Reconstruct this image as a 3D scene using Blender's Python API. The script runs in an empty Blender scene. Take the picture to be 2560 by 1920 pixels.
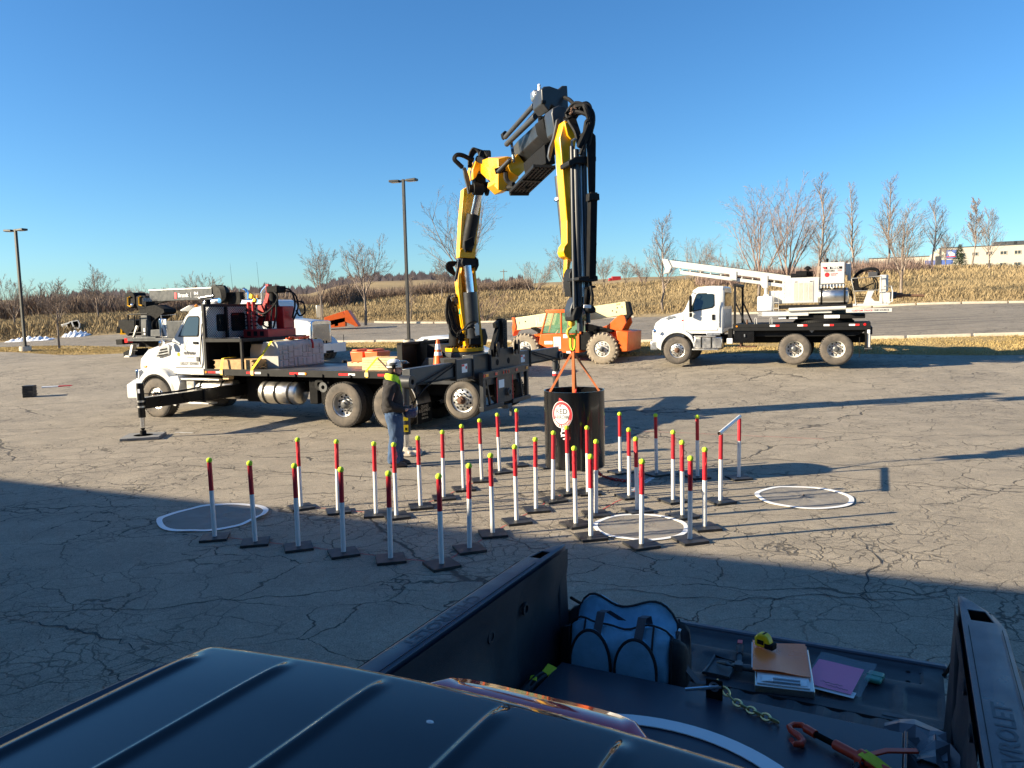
import bpy, bmesh, math, random
import numpy as np
from mathutils import Vector, Matrix
random.seed(7)
rng = np.random.default_rng(11)
SC = bpy.context.scene
COL = SC.collection
R = math.radians

# ------------------------------------------------------------------ camera
F = 1923.0; CX = 1280.0; CY = 960.0; CAMH = 2.65
PITCH = math.atan(186 / F); ROLL = math.atan(.0225)
c_f = np.array([0, math.cos(PITCH), -math.sin(PITCH)])
_u0 = np.array([0, math.sin(PITCH), math.cos(PITCH)]); _r0 = np.array([1., 0, 0])
c_r = _r0 * math.cos(ROLL) - _u0 * math.sin(ROLL)
c_u = _u0 * math.cos(ROLL) + _r0 * math.sin(ROLL)
CAM = np.array([0, 0, CAMH])
cam = bpy.data.cameras.new('camera'); camo = bpy.data.objects.new('camera', cam); COL.objects.link(camo)
cam.sensor_fit = 'HORIZONTAL'; cam.sensor_width = 36.0; cam.lens = 36.0 * F / 2560.0
cam.clip_start = .05; cam.clip_end = 6000
camo.matrix_world = Matrix(((c_r[0], c_u[0], -c_f[0], 0), (c_r[1], c_u[1], -c_f[1], 0), (c_r[2], c_u[2], -c_f[2], CAMH), (0, 0, 0, 1)))
SC.camera = camo

# ------------------------------------------------------------------ sky, sun, exposure
SUN_AZ = 191.6      # degrees from +X, counter-clockwise: where the sun stands
SUN_EL = 20.7
world = bpy.data.worlds.new('World'); SC.world = world; world.use_nodes = True
wn = world.node_tree.nodes; wl = world.node_tree.links
bg = wn['Background']
sky = wn.new('ShaderNodeTexSky'); sky.sky_type = 'NISHITA'; sky.sun_disc = False
sky.sun_elevation = R(SUN_EL)
sky.sun_rotation = R(90 - SUN_AZ)
sky.altitude = 300; sky.air_density = 1.0; sky.dust_density = .55; sky.ozone_density = 3.0
hs = wn.new('ShaderNodeHueSaturation'); hs.inputs['Saturation'].default_value = 1.16
tint = wn.new('ShaderNodeMix'); tint.data_type = 'RGBA'; tint.blend_type = 'MULTIPLY'; tint.inputs[0].default_value = 1; tint.inputs[7].default_value = (.70, .972, 1.14, 1)
wl.new(sky.outputs[0], hs.inputs['Color']); wl.new(hs.outputs[0], tint.inputs[6]); wl.new(tint.outputs[2], bg.inputs[0])
bg.inputs[1].default_value = .061
sl = bpy.data.lights.new('sun', 'SUN'); so = bpy.data.objects.new('sun', sl); COL.objects.link(so)
sl.energy = 5.0; sl.angle = R(.53); sl.color = (1, .85, .61)
sd = Vector((math.cos(R(SUN_AZ)) * math.cos(R(SUN_EL)), math.sin(R(SUN_AZ)) * math.cos(R(SUN_EL)), math.sin(R(SUN_EL))))
so.rotation_euler = sd.to_track_quat('Z', 'Y').to_euler(); so.location = (-40, -20, 40)
SC.view_settings.view_transform = 'Standard'; SC.view_settings.look = 'None'
SC.view_settings.exposure = 1.48; SC.view_settings.gamma = 1.0
SC.render.engine = 'CYCLES'
SC.cycles.max_bounces = 6; SC.cycles.diffuse_bounces = 3; SC.cycles.glossy_bounces = 3
SC.cycles.transparent_max_bounces = 12; SC.cycles.transmission_bounces = 4
SC.cycles.use_denoising = True

# ------------------------------------------------------------------ picture-to-place helpers
def ray(px, py): return c_f + c_r * ((px - CX) / F) - c_u * ((py - CY) / F)
def onz(px, py, z=0.0):
    r = ray(px, py); return CAM + r * ((z - CAMH) / r[2])
def ony(px, py, Y):
    r = ray(px, py); return CAM + r * (Y / r[1])
DD = 2560 / 2212.0          # 2212-wide view of the photo to photo pixels
class Frame:
    def __init__(s, o, deg):
        a = R(deg); s.o = np.array(o, float); s.deg = deg
        s.t = np.array([math.cos(a), math.sin(a), 0]); s.n = np.array([-math.sin(a), math.cos(a), 0])
    def loc(s, p):
        v = np.array(p) - s.o; return (v @ s.t, v @ s.n, v[2])
    def w(s, x, y, z): return s.o + s.t * x + s.n * y + np.array([0, 0, z])
    def side(s, px, py, y=0):
        r = ray(px, py); p0 = s.o + s.n * y
        return s.loc(CAM + r * (((p0 - CAM) @ s.n) / (r @ s.n)))
    def cross(s, px, py, x=0):
        r = ray(px, py); p0 = s.o + s.t * x
        return s.loc(CAM + r * (((p0 - CAM) @ s.t) / (r @ s.t)))

# ------------------------------------------------------------------ mesh builder
def _basis(d, up=(0, 0, 1)):
    d = Vector(d).normalized(); u = Vector(up)
    if abs(d.dot(u)) > .97: u = Vector((1, 0, 0)) if abs(d.x) < .9 else Vector((0, 1, 0))
    x = d.cross(u).normalized(); y = x.cross(d).normalized()
    return x, y, d
class MB:
    def __init__(s): s.v = []; s.f = []; s.M = None
    def add(s, vs, fs):
        b = len(s.v)
        if s.M is not None: vs = [tuple(s.M @ Vector(v)) for v in vs]
        s.v.extend([tuple(map(float, v)) for v in vs]); s.f.extend([tuple(i + b for i in f) for f in fs]); return s
    def box(s, x0, x1, y0, y1, z0, z1):
        return s.add([(x0, y0, z0), (x1, y0, z0), (x1, y1, z0), (x0, y1, z0), (x0, y0, z1), (x1, y0, z1), (x1, y1, z1), (x0, y1, z1)],
                     [(0, 3, 2, 1), (4, 5, 6, 7), (0, 1, 5, 4), (1, 2, 6, 5), (2, 3, 7, 6), (3, 0, 4, 7)])
    def obox(s, c, size, rot=(0, 0, 0)):
        m = Matrix.Translation(Vector(c)) @ Matrix.Rotation(R(rot[2]), 4, 'Z') @ Matrix.Rotation(R(rot[1]), 4, 'Y') @ Matrix.Rotation(R(rot[0]), 4, 'X')
        a, b, d = [q / 2 for q in size]
        vs = [m @ Vector(p) for p in ((-a, -b, -d), (a, -b, -d), (a, b, -d), (-a, b, -d), (-a, -b, d), (a, -b, d), (a, b, d), (-a, b, d))]
        return s.add([tuple(v) for v in vs], [(0, 3, 2, 1), (4, 5, 6, 7), (0, 1, 5, 4), (1, 2, 6, 5), (2, 3, 7, 6), (3, 0, 4, 7)])
    def prism(s, pts, a0, a1, ax='y'):
        n = len(pts)
        def P(p, a): return {'y': (p[0], a, p[1]), 'x': (a, p[0], p[1]), 'z': (p[0], p[1], a)}[ax]
        vs = [P(p, a0) for p in pts] + [P(p, a1) for p in pts]
        fs = [tuple(range(n)), tuple(range(2 * n - 1, n - 1, -1))] + [(i, i + n, (i + 1) % n + n, (i + 1) % n) for i in range(n)]
        return s.add(vs, fs)
    def cyl(s, p0, p1, r0, r1=None, n=16, caps=True):
        r1 = r0 if r1 is None else r1
        x, y, d = _basis(Vector(p1) - Vector(p0)); vs = []
        for p, r in ((p0, r0), (p1, r1)):
            for i in range(n):
                a = 2 * math.pi * i / n; vs.append(tuple(Vector(p) + x * (r * math.cos(a)) + y * (r * math.sin(a))))
        fs = [(i, (i + 1) % n, (i + 1) % n + n, i + n) for i in range(n)]
        if caps: fs += [tuple(range(n - 1, -1, -1)), tuple(range(n, 2 * n))]
        return s.add(vs, fs)
    def tube(s, pts, r, n=7, closed=False):
        pts = [Vector(p) for p in pts]; m = len(pts); vs = []; fs = []
        rr = r if isinstance(r, (list, tuple)) else [r] * m
        x = None
        for i, p in enumerate(pts):
            a = pts[(i - 1) % m] if (i or closed) else p; b = pts[(i + 1) % m] if (i < m - 1 or closed) else p
            d = (b - a); d = d.normalized() if d.length > 1e-9 else Vector((0, 0, 1))
            if x is None: x, y, _ = _basis(d)
            else:
                x = (x - d * x.dot(d));
                x = x.normalized() if x.length > 1e-6 else _basis(d)[0]
                y = d.cross(x)
            for k in range(n):
                t = 2 * math.pi * k / n; vs.append(tuple(p + x * (rr[i] * math.cos(t)) + y * (rr[i] * math.sin(t))))
        for i in range(m if closed else m - 1):
            j = (i + 1) % m
            for k in range(n): fs.append((i * n + k, i * n + (k + 1) % n, j * n + (k + 1) % n, j * n + k))
        if not closed: fs += [tuple(range(n - 1, -1, -1)), tuple(range((m - 1) * n, m * n))]
        return s.add(vs, fs)
    def lathe(s, prof, c, ax=(0, 0, 1), n=24, closed=False, caps=True):
        x, y, d = _basis(ax); c = Vector(c); vs = []; m = len(prof)
        for r, h in prof:
            for i in range(n):
                a = 2 * math.pi * i / n; vs.append(tuple(c + d * h + x * (r * math.cos(a)) + y * (r * math.sin(a))))
        fs = []
        for j in range(m if closed else m - 1):
            q = (j + 1) % m
            for i in range(n): fs.append((j * n + i, j * n + (i + 1) % n, q * n + (i + 1) % n, q * n + i))
        if caps and not closed:
            if prof[0][0] > 1e-5: fs.append(tuple(range(n - 1, -1, -1)))
            if prof[-1][0] > 1e-5: fs.append(tuple(range((m - 1) * n, m * n)))
        return s.add(vs, fs)
    def sphere(s, c, r, n=16, m=10, sc=(1, 1, 1)):
        vs = [(c[0], c[1], c[2] + r * sc[2])]; fs = []
        for j in range(1, m):
            t = math.pi * j / m
            for i in range(n):
                a = 2 * math.pi * i / n
                vs.append((c[0] + r * sc[0] * math.sin(t) * math.cos(a), c[1] + r * sc[1] * math.sin(t) * math.sin(a), c[2] + r * sc[2] * math.cos(t)))
        vs.append((c[0], c[1], c[2] - r * sc[2])); L = len(vs) - 1
        fs += [(0, 1 + i, 1 + (i + 1) % n) for i in range(n)]
        for j in range(m - 2):
            for i in range(n): fs.append((1 + j * n + i, 1 + (j + 1) * n + i, 1 + (j + 1) * n + (i + 1) % n, 1 + j * n + (i + 1) % n))
        fs += [(L, 1 + (m - 2) * n + (i + 1) % n, 1 + (m - 2) * n + i) for i in range(n)]
        return s.add(vs, fs)
    def beam(s, p0, p1, w, h, up=(0, 0, 1), w1=None, h1=None):
        x, y, d = _basis(Vector(p1) - Vector(p0), up); vs = []
        for p, a, b in ((p0, w, h), (p1, w1 or w, h1 or h)):
            for sx, sy in ((-1, -1), (1, -1), (1, 1), (-1, 1)): vs.append(tuple(Vector(p) + x * (sx * a / 2) + y * (sy * b / 2)))
        return s.add(vs, [(3, 2, 1, 0), (4, 5, 6, 7), (0, 1, 5, 4), (1, 2, 6, 5), (2, 3, 7, 6), (3, 0, 4, 7)])
    def loft(s, secs, caps=True, closed=False):
        n = len(secs[0]); vs = [p for q in secs for p in q]; fs = []
        for j in range(len(secs) - 1):
            for i in range(n if not closed else n): fs.append((j * n + i, j * n + (i + 1) % n, (j + 1) * n + (i + 1) % n, (j + 1) * n + i))
        if caps: fs += [tuple(range(n - 1, -1, -1)), tuple(range((len(secs) - 1) * n, len(secs) * n))]
        return s.add(vs, fs)
    def grid(s, rows):
        n = len(rows[0]); vs = [p for q in rows for p in q]
        return s.add(vs, [(j * n + i, j * n + i + 1, (j + 1) * n + i + 1, (j + 1) * n + i) for j in range(len(rows) - 1) for i in range(n - 1)])
    def sheet(s, rows, th, nrm=(0, 0, 1)):
        # a grid of points given a thickness along nrm
        n = len(rows[0]); m = len(rows); t = Vector(nrm) * th
        top = [p for q in rows for p in q]; bot = [tuple(Vector(p) - t) for p in top]; N = len(top); fs = []
        for j in range(m - 1):
            for i in range(n - 1):
                a = (j * n + i, j * n + i + 1, (j + 1) * n + i + 1, (j + 1) * n + i); fs.append(a); fs.append(tuple(k + N for k in reversed(a)))
        ed = [(i, i + 1) for i in range(n - 1)] + [((m - 1) * n + i + 1, (m - 1) * n + i) for i in range(n - 1)] + [((j + 1) * n, j * n) for j in range(m - 1)] + [(j * n + n - 1, (j + 1) * n + n - 1) for j in range(m - 1)]
        fs += [(b, a, a + N, b + N) for a, b in ed]
        return s.add(top + bot, fs)
    def text(s, txt, size, O, X, Y, al='CENTER', wrap=None, sx=1.0, off=0.0):
        vs, fs = text_geo(txt, al)
        O = Vector(O); X = Vector(X).normalized(); Y = Vector(Y).normalized(); N = X.cross(Y)
        if wrap: s.add([wrap(v[0] * size * sx, v[1] * size) for v in vs], fs)
        else: s.add([tuple(O + X * (v[0] * size * sx) + Y * (v[1] * size) + N * off) for v in vs], fs)
        return s
    def mesh(s, name, smooth=True, ang=38):
        me = bpy.data.meshes.new(name); me.from_pydata(s.v, [], s.f); me.update()
        if smooth:
            me.polygons.foreach_set('use_smooth', [True] * len(me.polygons))
            bm = bmesh.new(); bm.from_mesh(me); lim = R(ang)
            for e in bm.edges:
                if len(e.link_faces) == 2 and e.calc_face_angle(9) > lim: e.smooth = False
            bm.to_mesh(me); bm.free()
        return me
    def build(s, name, mat, parent=None, bevel=0, smooth=True, ang=38, seg=2):
        me = s.mesh(name, smooth, ang)
        if mat is not None: me.materials.append(mat)
        o = bpy.data.objects.new(name, me); COL.objects.link(o)
        if parent is not None: o.parent = parent
        if bevel:
            b = o.modifiers.new('bevel', 'BEVEL'); b.width = bevel; b.segments = seg; b.limit_method = 'ANGLE'; b.angle_limit = R(40); b.use_clamp_overlap = True
        return o
_tc = {}
def text_geo(t, al='CENTER'):
    if (t, al) in _tc: return _tc[(t, al)]
    cu = bpy.data.curves.new('t', 'FONT'); cu.body = t; cu.align_x = al; cu.align_y = 'CENTER'; cu.resolution_u = 2; cu.offset = .018
    o = bpy.data.objects.new('t', cu); COL.objects.link(o)
    dg = bpy.context.evaluated_depsgraph_get(); me = bpy.data.meshes.new_from_object(o.evaluated_get(dg))
    g = ([tuple(v.co) for v in me.vertices], [tuple(p.vertices) for p in me.polygons])
    bpy.data.objects.remove(o); bpy.data.meshes.remove(me); bpy.data.curves.remove(cu)
    _tc[(t, al)] = g; return g

def thing(name, label, cat, loc=(0, 0, 0), rotz=0, group=None):
    o = bpy.data.objects.new(name, None); COL.objects.link(o); o.empty_display_size = .2
    o.location = tuple(map(float, loc)); o.rotation_euler = (0, 0, R(rotz)); tag(o, label, cat, group); return o
def tag(o, label, cat, group=None):
    o['label'] = label; o['category'] = cat
    if group: o['group'] = group
    return o
def struct(o): o['kind'] = 'structure'; return o
def stuff(o, label=None, cat=None):
    o['kind'] = 'stuff'
    if label: o['label'] = label; o['category'] = cat
    return o
def copy_tree(o, parent=None):
    c = o.copy(); COL.objects.link(c); c.parent = parent
    for ch in list(o.children): copy_tree(ch, c)
    return c
def arc(c, r, a0, a1, n, ax='xz', oth=0):
    out = []
    for i in range(n + 1):
        a = R(a0 + (a1 - a0) * i / n); p, q = c[0] + r * math.cos(a), c[1] + r * math.sin(a)
        out.append({'xz': (p, oth, q), 'xy': (p, q, oth), 'yz': (oth, p, q)}[ax])
    return out
def arc2(c, r, a0, a1, n, ry=None):
    ry = ry or r
    return [(c[0] + r * math.cos(R(a0 + (a1 - a0) * i / n)), c[1] + ry * math.sin(R(a0 + (a1 - a0) * i / n))) for i in range(n + 1)]
def spline(pts, n=6):
    P = [Vector(p) for p in pts]; P = [P[0] * 2 - P[1]] + P + [P[-1] * 2 - P[-2]]; out = []
    for i in range(1, len(P) - 2):
        for k in range(n):
            t = k / n; a, b, c, d = P[i - 1:i + 3]
            out.append(tuple(.5 * ((2 * b) + (c - a) * t + (2 * a - 5 * b + 4 * c - d) * t * t + (3 * b - a - 3 * c + d) * t ** 3)))
    out.append(tuple(P[-2])); return out

# ------------------------------------------------------------------ materials
_M = {}
class NT:
    def __init__(s, name):
        s.m = bpy.data.materials.new(name); s.m.use_nodes = True; s.t = s.m.node_tree; s.n = s.t.nodes; s.p = s.n['Principled BSDF']
        s.co = s.n.new('ShaderNodeTexCoord').outputs['Object']
    def link(s, a, b): s.t.links.new(a, b)
    def new(s, ty, **kw):
        q = s.n.new(ty)
        for k, v in kw.items(): setattr(q, k, v)
        return q
    def map(s, sc=(1, 1, 1), rot=(0, 0, 0), src=None):
        q = s.new('ShaderNodeMapping'); q.inputs['Scale'].default_value = sc; q.inputs['Rotation'].default_value = rot; s.link(src or s.co, q.inputs[0]); return q.outputs[0]
    def noise(s, scale, det=3, rough=.55, dist=0, src=None):
        q = s.new('ShaderNodeTexNoise'); q.inputs['Scale'].default_value = scale; q.inputs['Detail'].default_value = det; q.inputs['Roughness'].default_value = rough; q.inputs['Distortion'].default_value = dist
        s.link(src or s.co, q.inputs['Vector']); return q.outputs['Fac']
    def vor(s, scale, feat='DISTANCE_TO_EDGE', src=None, out='Distance', rnd=1):
        q = s.new('ShaderNodeTexVoronoi', feature=feat); q.inputs['Scale'].default_value = scale; q.inputs['Randomness'].default_value = rnd; s.link(src or s.co, q.inputs['Vector']); return q.outputs[out]
    def ramp(s, fac, *stops):
        q = s.new('ShaderNodeValToRGB'); e = q.color_ramp.elements
        while len(e) < len(stops): e.new(.5)
        for i, (p, c) in enumerate(stops): e[i].position = p; e[i].color = (*c, 1) if isinstance(c, (tuple, list)) else (c, c, c, 1)
        s.link(fac, q.inputs[0]); return q.outputs[0]
    def mix(s, a, b, fac, bt='MIX'):
        q = s.new('ShaderNodeMix', data_type='RGBA', blend_type=bt)
        for k, v in ((6, a), (7, b)):
            if isinstance(v, (tuple, list)): q.inputs[k].default_value = (*v, 1) if len(v) == 3 else v
            else: s.link(v, q.inputs[k])
        if isinstance(fac, (int, float)): q.inputs[0].default_value = fac
        else: s.link(fac, q.inputs[0])
        return q.outputs[2]
    def math(s, op, a, b=0.0):
        q = s.new('ShaderNodeMath', operation=op)
        for k, v in ((0, a), (1, b)):
            if isinstance(v, (int, float)): q.inputs[k].default_value = v
            else: s.link(v, q.inputs[k])
        return q.outputs[0]
    def bump(s, h, st=.3, dist=.01):
        q = s.new('ShaderNodeBump'); q.inputs['Strength'].default_value = st; q.inputs['Distance'].default_value = dist; s.link(h, q.inputs['Height']); s.link(q.outputs[0], s.p.inputs['Normal'])
    def set(s, **kw):
        for k, v in kw.items():
            i = s.p.inputs[k.replace('_', ' ')]
            if hasattr(v, 'is_output') or hasattr(v, 'links'): s.link(v, i)
            else: i.default_value = v
        return s.m
def mat(name, col, rough=.5, metal=0.0, var=.12, sc=6.0, dirt=0.0, dcol=(.20, .16, .12), bump=0.0, bsc=60, coat=0.0, spec=.5):
    if name in _M: return _M[name]
    t = NT(name); n = t.noise(sc, 4, .6)
    lo = tuple(max(0, c * (1 - var)) for c in col); hi = tuple(min(1, c * (1 + var)) for c in col)
    c = t.ramp(n, (.3, lo), (.7, hi))
    if dirt:
        d = t.noise(sc * .45, 6, .68, .3); f = t.ramp(d, (.48, 0.0), (.72, dirt)); c = t.mix(c, dcol, f)
    r = t.ramp(t.noise(sc * 1.7, 3), (.3, max(.02, rough - .07)), (.7, min(1, rough + .09)))
    t.set(Base_Color=c, Metallic=metal, Roughness=r)
    t.p.inputs['Specular IOR Level'].default_value = spec
    if coat: t.set(Coat_Weight=coat, Coat_Roughness=.05)
    if bump: t.bump(t.noise(bsc, 4), bump, .004)
    _M[name] = t.m; return t.m
def M(n): return _M[n]
# ------------------------------------------------------------------ base materials
mat('white_paint', (.62, .62, .60), .32, 0, .03, 2.0, .10, (.45, .38, .30), coat=.4)
mat('white_plain', (.52, .515, .495), .45, 0, .04, 3.0, .18, (.42, .36, .28))
mat('cream_paint', (.72, .66, .36), .42, 0, .04, 2.0, .12, (.45, .40, .25))
mat('black_steel', (.0050, .0052, .006), .6, 0, .25, 4.0, .2, (.025, .021, .018), spec=.28)
mat('black_gloss', (.004, .004, .0045), .3, .0, .2, 3.0, .10, (.025, .021, .018), coat=.15, spec=.3)
mat('black_matt', (.005, .005, .0055), .88, 0, .2, 6.0, .2, (.02, .018, .015), spec=.25)
mat('hose_rubber', (.004, .004, .0045), .7, 0, .2, 9.0, spec=.3)
mat('crane_grey', (.026, .029, .034), .38, .05, .12, 3.0, .14, (.07, .06, .05), coat=.1)
mat('crane_grey_light', (.052, .056, .062), .42, .1, .12, 3.0, .2, (.09, .08, .065))
mat('dark_frame', (.006, .006, .0065), .82, 0, .25, 4.0, .4, (.025, .021, .017), spec=.25)
mat('yellow_paint', (.80, .40, .004), .34, 0, .05, 2.5, .08, (.35, .22, .05), coat=.3)
mat('orange_paint', (.72, .115, .010), .4, 0, .06, 2.5, .14, (.40, .22, .12))
mat('orange_plastic', (.88, .17, .05), .45, 0, .06, 4.0, .1)
mat('red_paint', (.40, .014, .014), .4, 0, .1, 4.0, .15, (.12, .05, .04))
mat('chrome', (.82, .83, .85), .08, 1, .03, 2.0)
mat('polished_rod', (.75, .76, .78), .14, 1, .04, 2.0)
mat('aluminium', (.68, .66, .62), .34, 1, .08, 3.0, .25, (.30, .26, .20))
mat('rim_aluminium', (.62, .61, .59), .34, .85, .04, 3.0, .10, (.30, .27, .23))
mat('rim_white', (.55, .54, .50), .45, 0, .05, 5.0, .3, (.40, .34, .26))
mat('grey_steel', (.10, .103, .106), .45, .5, .15, 5.0, .25, (.14, .11, .08))
mat('rusty_steel', (.12, .065, .04), .75, .2, .3, 12.0, .5, (.18, .07, .03))
mat('zinc', (.45, .46, .47), .35, .9, .1, 8.0)
mat('gold_zinc', (.62, .50, .22), .32, .9, .12, 20.0)
mat('amber_lens', (.85, .28, .02), .2, 0, .05, 5.0, coat=.5)
mat('red_lens', (.55, .012, .012), .2, 0, .05, 5.0, coat=.5)
mat('reflector_red', (.75, .03, .03), .3, 0, .06, 9.0)
mat('reflector_white', (.80, .80, .80), .3, 0, .05, 9.0)
mat('sticker_white', (.80, .80, .80), .4, 0, .03, 6.0)
mat('sticker_red', (.75, .05, .06), .4, 0, .04, 6.0)
mat('ink_black', (.004, .004, .0045), .8, 0, .1, 9.0, spec=.25)
mat('ink_grey', (.05, .05, .055), .5, 0, .1, 9.0)
mat('yellow_sticker', (.85, .62, .02), .4, 0, .05, 5.0)
mat('strap_yellow', (.85, .56, .01), .6, 0, .08, 30.0)
mat('sling_orange', (.70, .20, .06), .7, 0, .12, 30.0, .2)
mat('lime_sling', (.55, .80, .04), .6, 0, .08, 25.0)
mat('concrete', (.43, .425, .39), .9, 0, .12, 5.0, .25, (.25, .24, .22), bump=.4, bsc=40)
mat('kerb_concrete', (.50, .44, .35), .9, 0, .14, 3.0, .35, (.26, .22, .17), bump=.4, bsc=30)
mat('lumber', (.55, .36, .17), .75, 0, .22, 8.0, .2, (.25, .16, .09))
mat('lumber_pale', (.68, .48, .26), .75, 0, .18, 8.0, .12, (.3, .2, .1))
mat('rubber_plate', (.014, .015, .017), .5, 0, .3, 7.0, .35, (.07, .065, .06), bump=.25, bsc=40)
mat('pole_bronze', (.022, .021, .020), .45, .2, .12, 3.0)
mat('green_glassy', (.05, .12, .09), .08, 0, .3, 2.0)
mat('bark', (.20, .16, .13), .9, 0, .25, 6.0)
mat('twig', (.25, .195, .16), .9, 0, .3, 3.0)
mat('twig_red', (.26, .18, .145), .9, 0, .3, 2.0)
mat('thicket', (.215, .155, .115), .95, 0, .35, .7)
mat('snow', (.80, .83, .88), .6, 0, .06, 3.0, .3, (.35, .32, .28), bump=.4, bsc=12)
mat('clean_white', (.78, .78, .77), .5, 0, .03, 2.0)
def glass_mat(name, tint, rough=.03, alpha=.0):
    t = NT(name); t.set(Base_Color=(*tint, 1), Roughness=rough, Transmission_Weight=.0, Metallic=0.0)
    t.p.inputs['IOR'].default_value = 1.5
    t.p.inputs['Alpha'].default_value = alpha
    t.p.inputs['Specular IOR Level'].default_value = .9
    _M[name] = t.m; return t.m
glass_mat('cab_glass', (.012, .022, .022), .03, .95)
glass_mat('clear_green', (.16, .36, .20), .04, .32)
glass_mat('visor', (.10, .10, .10), .12, .55)
glass_mat('clear_film', (.45, .50, .55), .12, .10)
def tyre_mat(name, col):
    t = NT(name); n = t.noise(9, 4); c = t.ramp(n, (.3, tuple(x * .75 for x in col)), (.7, tuple(x * 1.2 for x in col)))
    d = t.ramp(t.noise(3.0, 5, .6), (.4, 0.0), (.7, .6)); c = t.mix(c, (.22, .18, .14), d)
    t.set(Base_Color=c, Roughness=.85); t.bump(t.noise(70, 3), .3, .004); _M[name] = t.m
tyre_mat('tyre', (.075, .066, .058)); tyre_mat('tyre_muddy', (.26, .215, .16))
mat('tread', (.028, .027, .026), .85, 0, .25, 8.0, .3, (.12, .10, .08), bump=.4, bsc=40)

def asphalt(name, base, warm, crack=1.0, lines=False):
    t = NT(name)
    big = t.noise(.22, 5, .62); mid = t.noise(1.6, 4, .6); fine = t.noise(75, 2, .7); spk = t.noise(330, 1, .5)
    c = t.ramp(big, (.3, tuple(x * .90 for x in base)), (.52, base), (.75, warm))
    c = t.mix(c, t.ramp(mid, (.3, .82), (.7, 1.12)), 1.0, 'MULTIPLY')
    c = t.mix(c, t.ramp(fine, (.27, .52), (.5, 1.0), (.74, 1.48)), 1.0, 'MULTIPLY'); c = t.mix(c, t.ramp(t.noise(17, 3, .7), (.3, .84), (.7, 1.14)), 1.0, 'MULTIPLY')
    # cracks
    dn = t.new('ShaderNodeTexNoise'); dn.inputs['Scale'].default_value = 1.3; dn.inputs['Detail'].default_value = 6; t.link(t.co, dn.inputs['Vector'])
    va = t.new('ShaderNodeVectorMath', operation='SUBTRACT'); va.inputs[1].default_value = (.5, .5, .5); t.link(dn.outputs['Color'], va.inputs[0])
    vs = t.new('ShaderNodeVectorMath', operation='SCALE'); vs.inputs['Scale'].default_value = .75; t.link(va.outputs[0], vs.inputs[0])
    vd = t.new('ShaderNodeVectorMath', operation='ADD'); t.link(t.co, vd.inputs[0]); t.link(vs.outputs[0], vd.inputs[1]); co = vd.outputs[0]
    wid = t.noise(.9, 3, .6)
    def net(scale, w, msk_scale, m0, m1, depth, rot=0, st=(1, 1, 1)):
        e = t.vor(scale, src=t.map(st, (0, 0, rot), co))
        wv = t.math('MULTIPLY', t.ramp(wid, (.35, .25), (.7, 1.5)), w)
        k = t.math('DIVIDE', e, wv); k = t.ramp(k, (.35, 1.0), (1.0, 0.0))
        m = t.ramp(t.noise(msk_scale, 3, .55, src=t.map((1, 1, 1), (0, 0, rot + .7))), (m0, 0.0), (m1, 1.0))
        return t.math('MULTIPLY', t.math('MULTIPLY', k, m), depth)
    k1 = net(.75, .0095, .20, .36, .50, .82, .4, (1, 1.35, 1))
    k2 = net(1.9, .019, .23, .39, .53, .72, 1.1)
    k3 = net(4.6, .045, .33, .46, .62, .55, .2)
    k4 = net(.16, .0042, .09, .25, .35, .8, -.43, (.55, 1.6, 1))
    k = t.math('MAXIMUM', t.math('MAXIMUM', k1, k2), t.math('MAXIMUM', k3, k4))
    k = t.math('MULTIPLY', k, crack)
    c = t.mix(c, (.030, .027, .025), k)
    st = t.ramp(t.noise(.55, 5, .7, .8, t.map((1, 2.2, 1), (0, 0, .42))), (.60, 0.0), (.80, .35)); c = t.mix(c, (.085, .075, .068), st)
    if lines: c = t.mix(c, (.10, .088, .075), t.ramp(t.noise(1.0, 5, .7, .3, t.map((.10, 1.5, 1), (0, 0, .30))), (.56, 0.0), (.66, .75)))
    t.set(Base_Color=c, Roughness=t.ramp(mid, (.3, .78), (.7, .95)))
    t.p.inputs['Specular IOR Level'].default_value = .3
    h = t.math('SUBTRACT', t.math('ADD', t.math('MULTIPLY', fine, .55), t.math('MULTIPLY', spk, .3)), t.math('MULTIPLY', k, 1.5))
    t.bump(h, .75, .016); _M[name] = t.m
asphalt('asphalt', (.312, .270, .210), (.350, .302, .233))
asphalt('asphalt_far', (.25, .218, .174), (.28, .246, .196), .9, True)
def grassmat(name, a, b, c2, sc=.5):
    t = NT(name); c = t.ramp(t.noise(sc, 5, .65), (.3, a), (.52, b), (.75, c2))
    c = t.mix(c, t.ramp(t.noise(sc * 22, 4, .7), (.28, .78), (.72, 1.16)), 1.0, 'MULTIPLY')
    t.set(Base_Color=c, Roughness=.95); t.p.inputs['Specular IOR Level'].default_value = .15; t.bump(t.noise(9, 4, .7), .5, .04); _M[name] = t.m
grassmat('field_soil', (.25, .192, .11), (.295, .228, .133), (.32, .25, .148), .25)
grassmat('tall_blade', (.285, .21, .116), (.32, .243, .136), (.35, .272, .157), .16)
grassmat('short_blade', (.30, .22, .09), (.42, .31, .14), (.34, .28, .12), .6)
grassmat('verge_soil', (.22, .16, .075), (.34, .25, .115), (.28, .23, .10), .5)
grassmat('hill_ground', (.17, .13, .09), (.32, .24, .13), (.40, .30, .16), .012)

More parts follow.
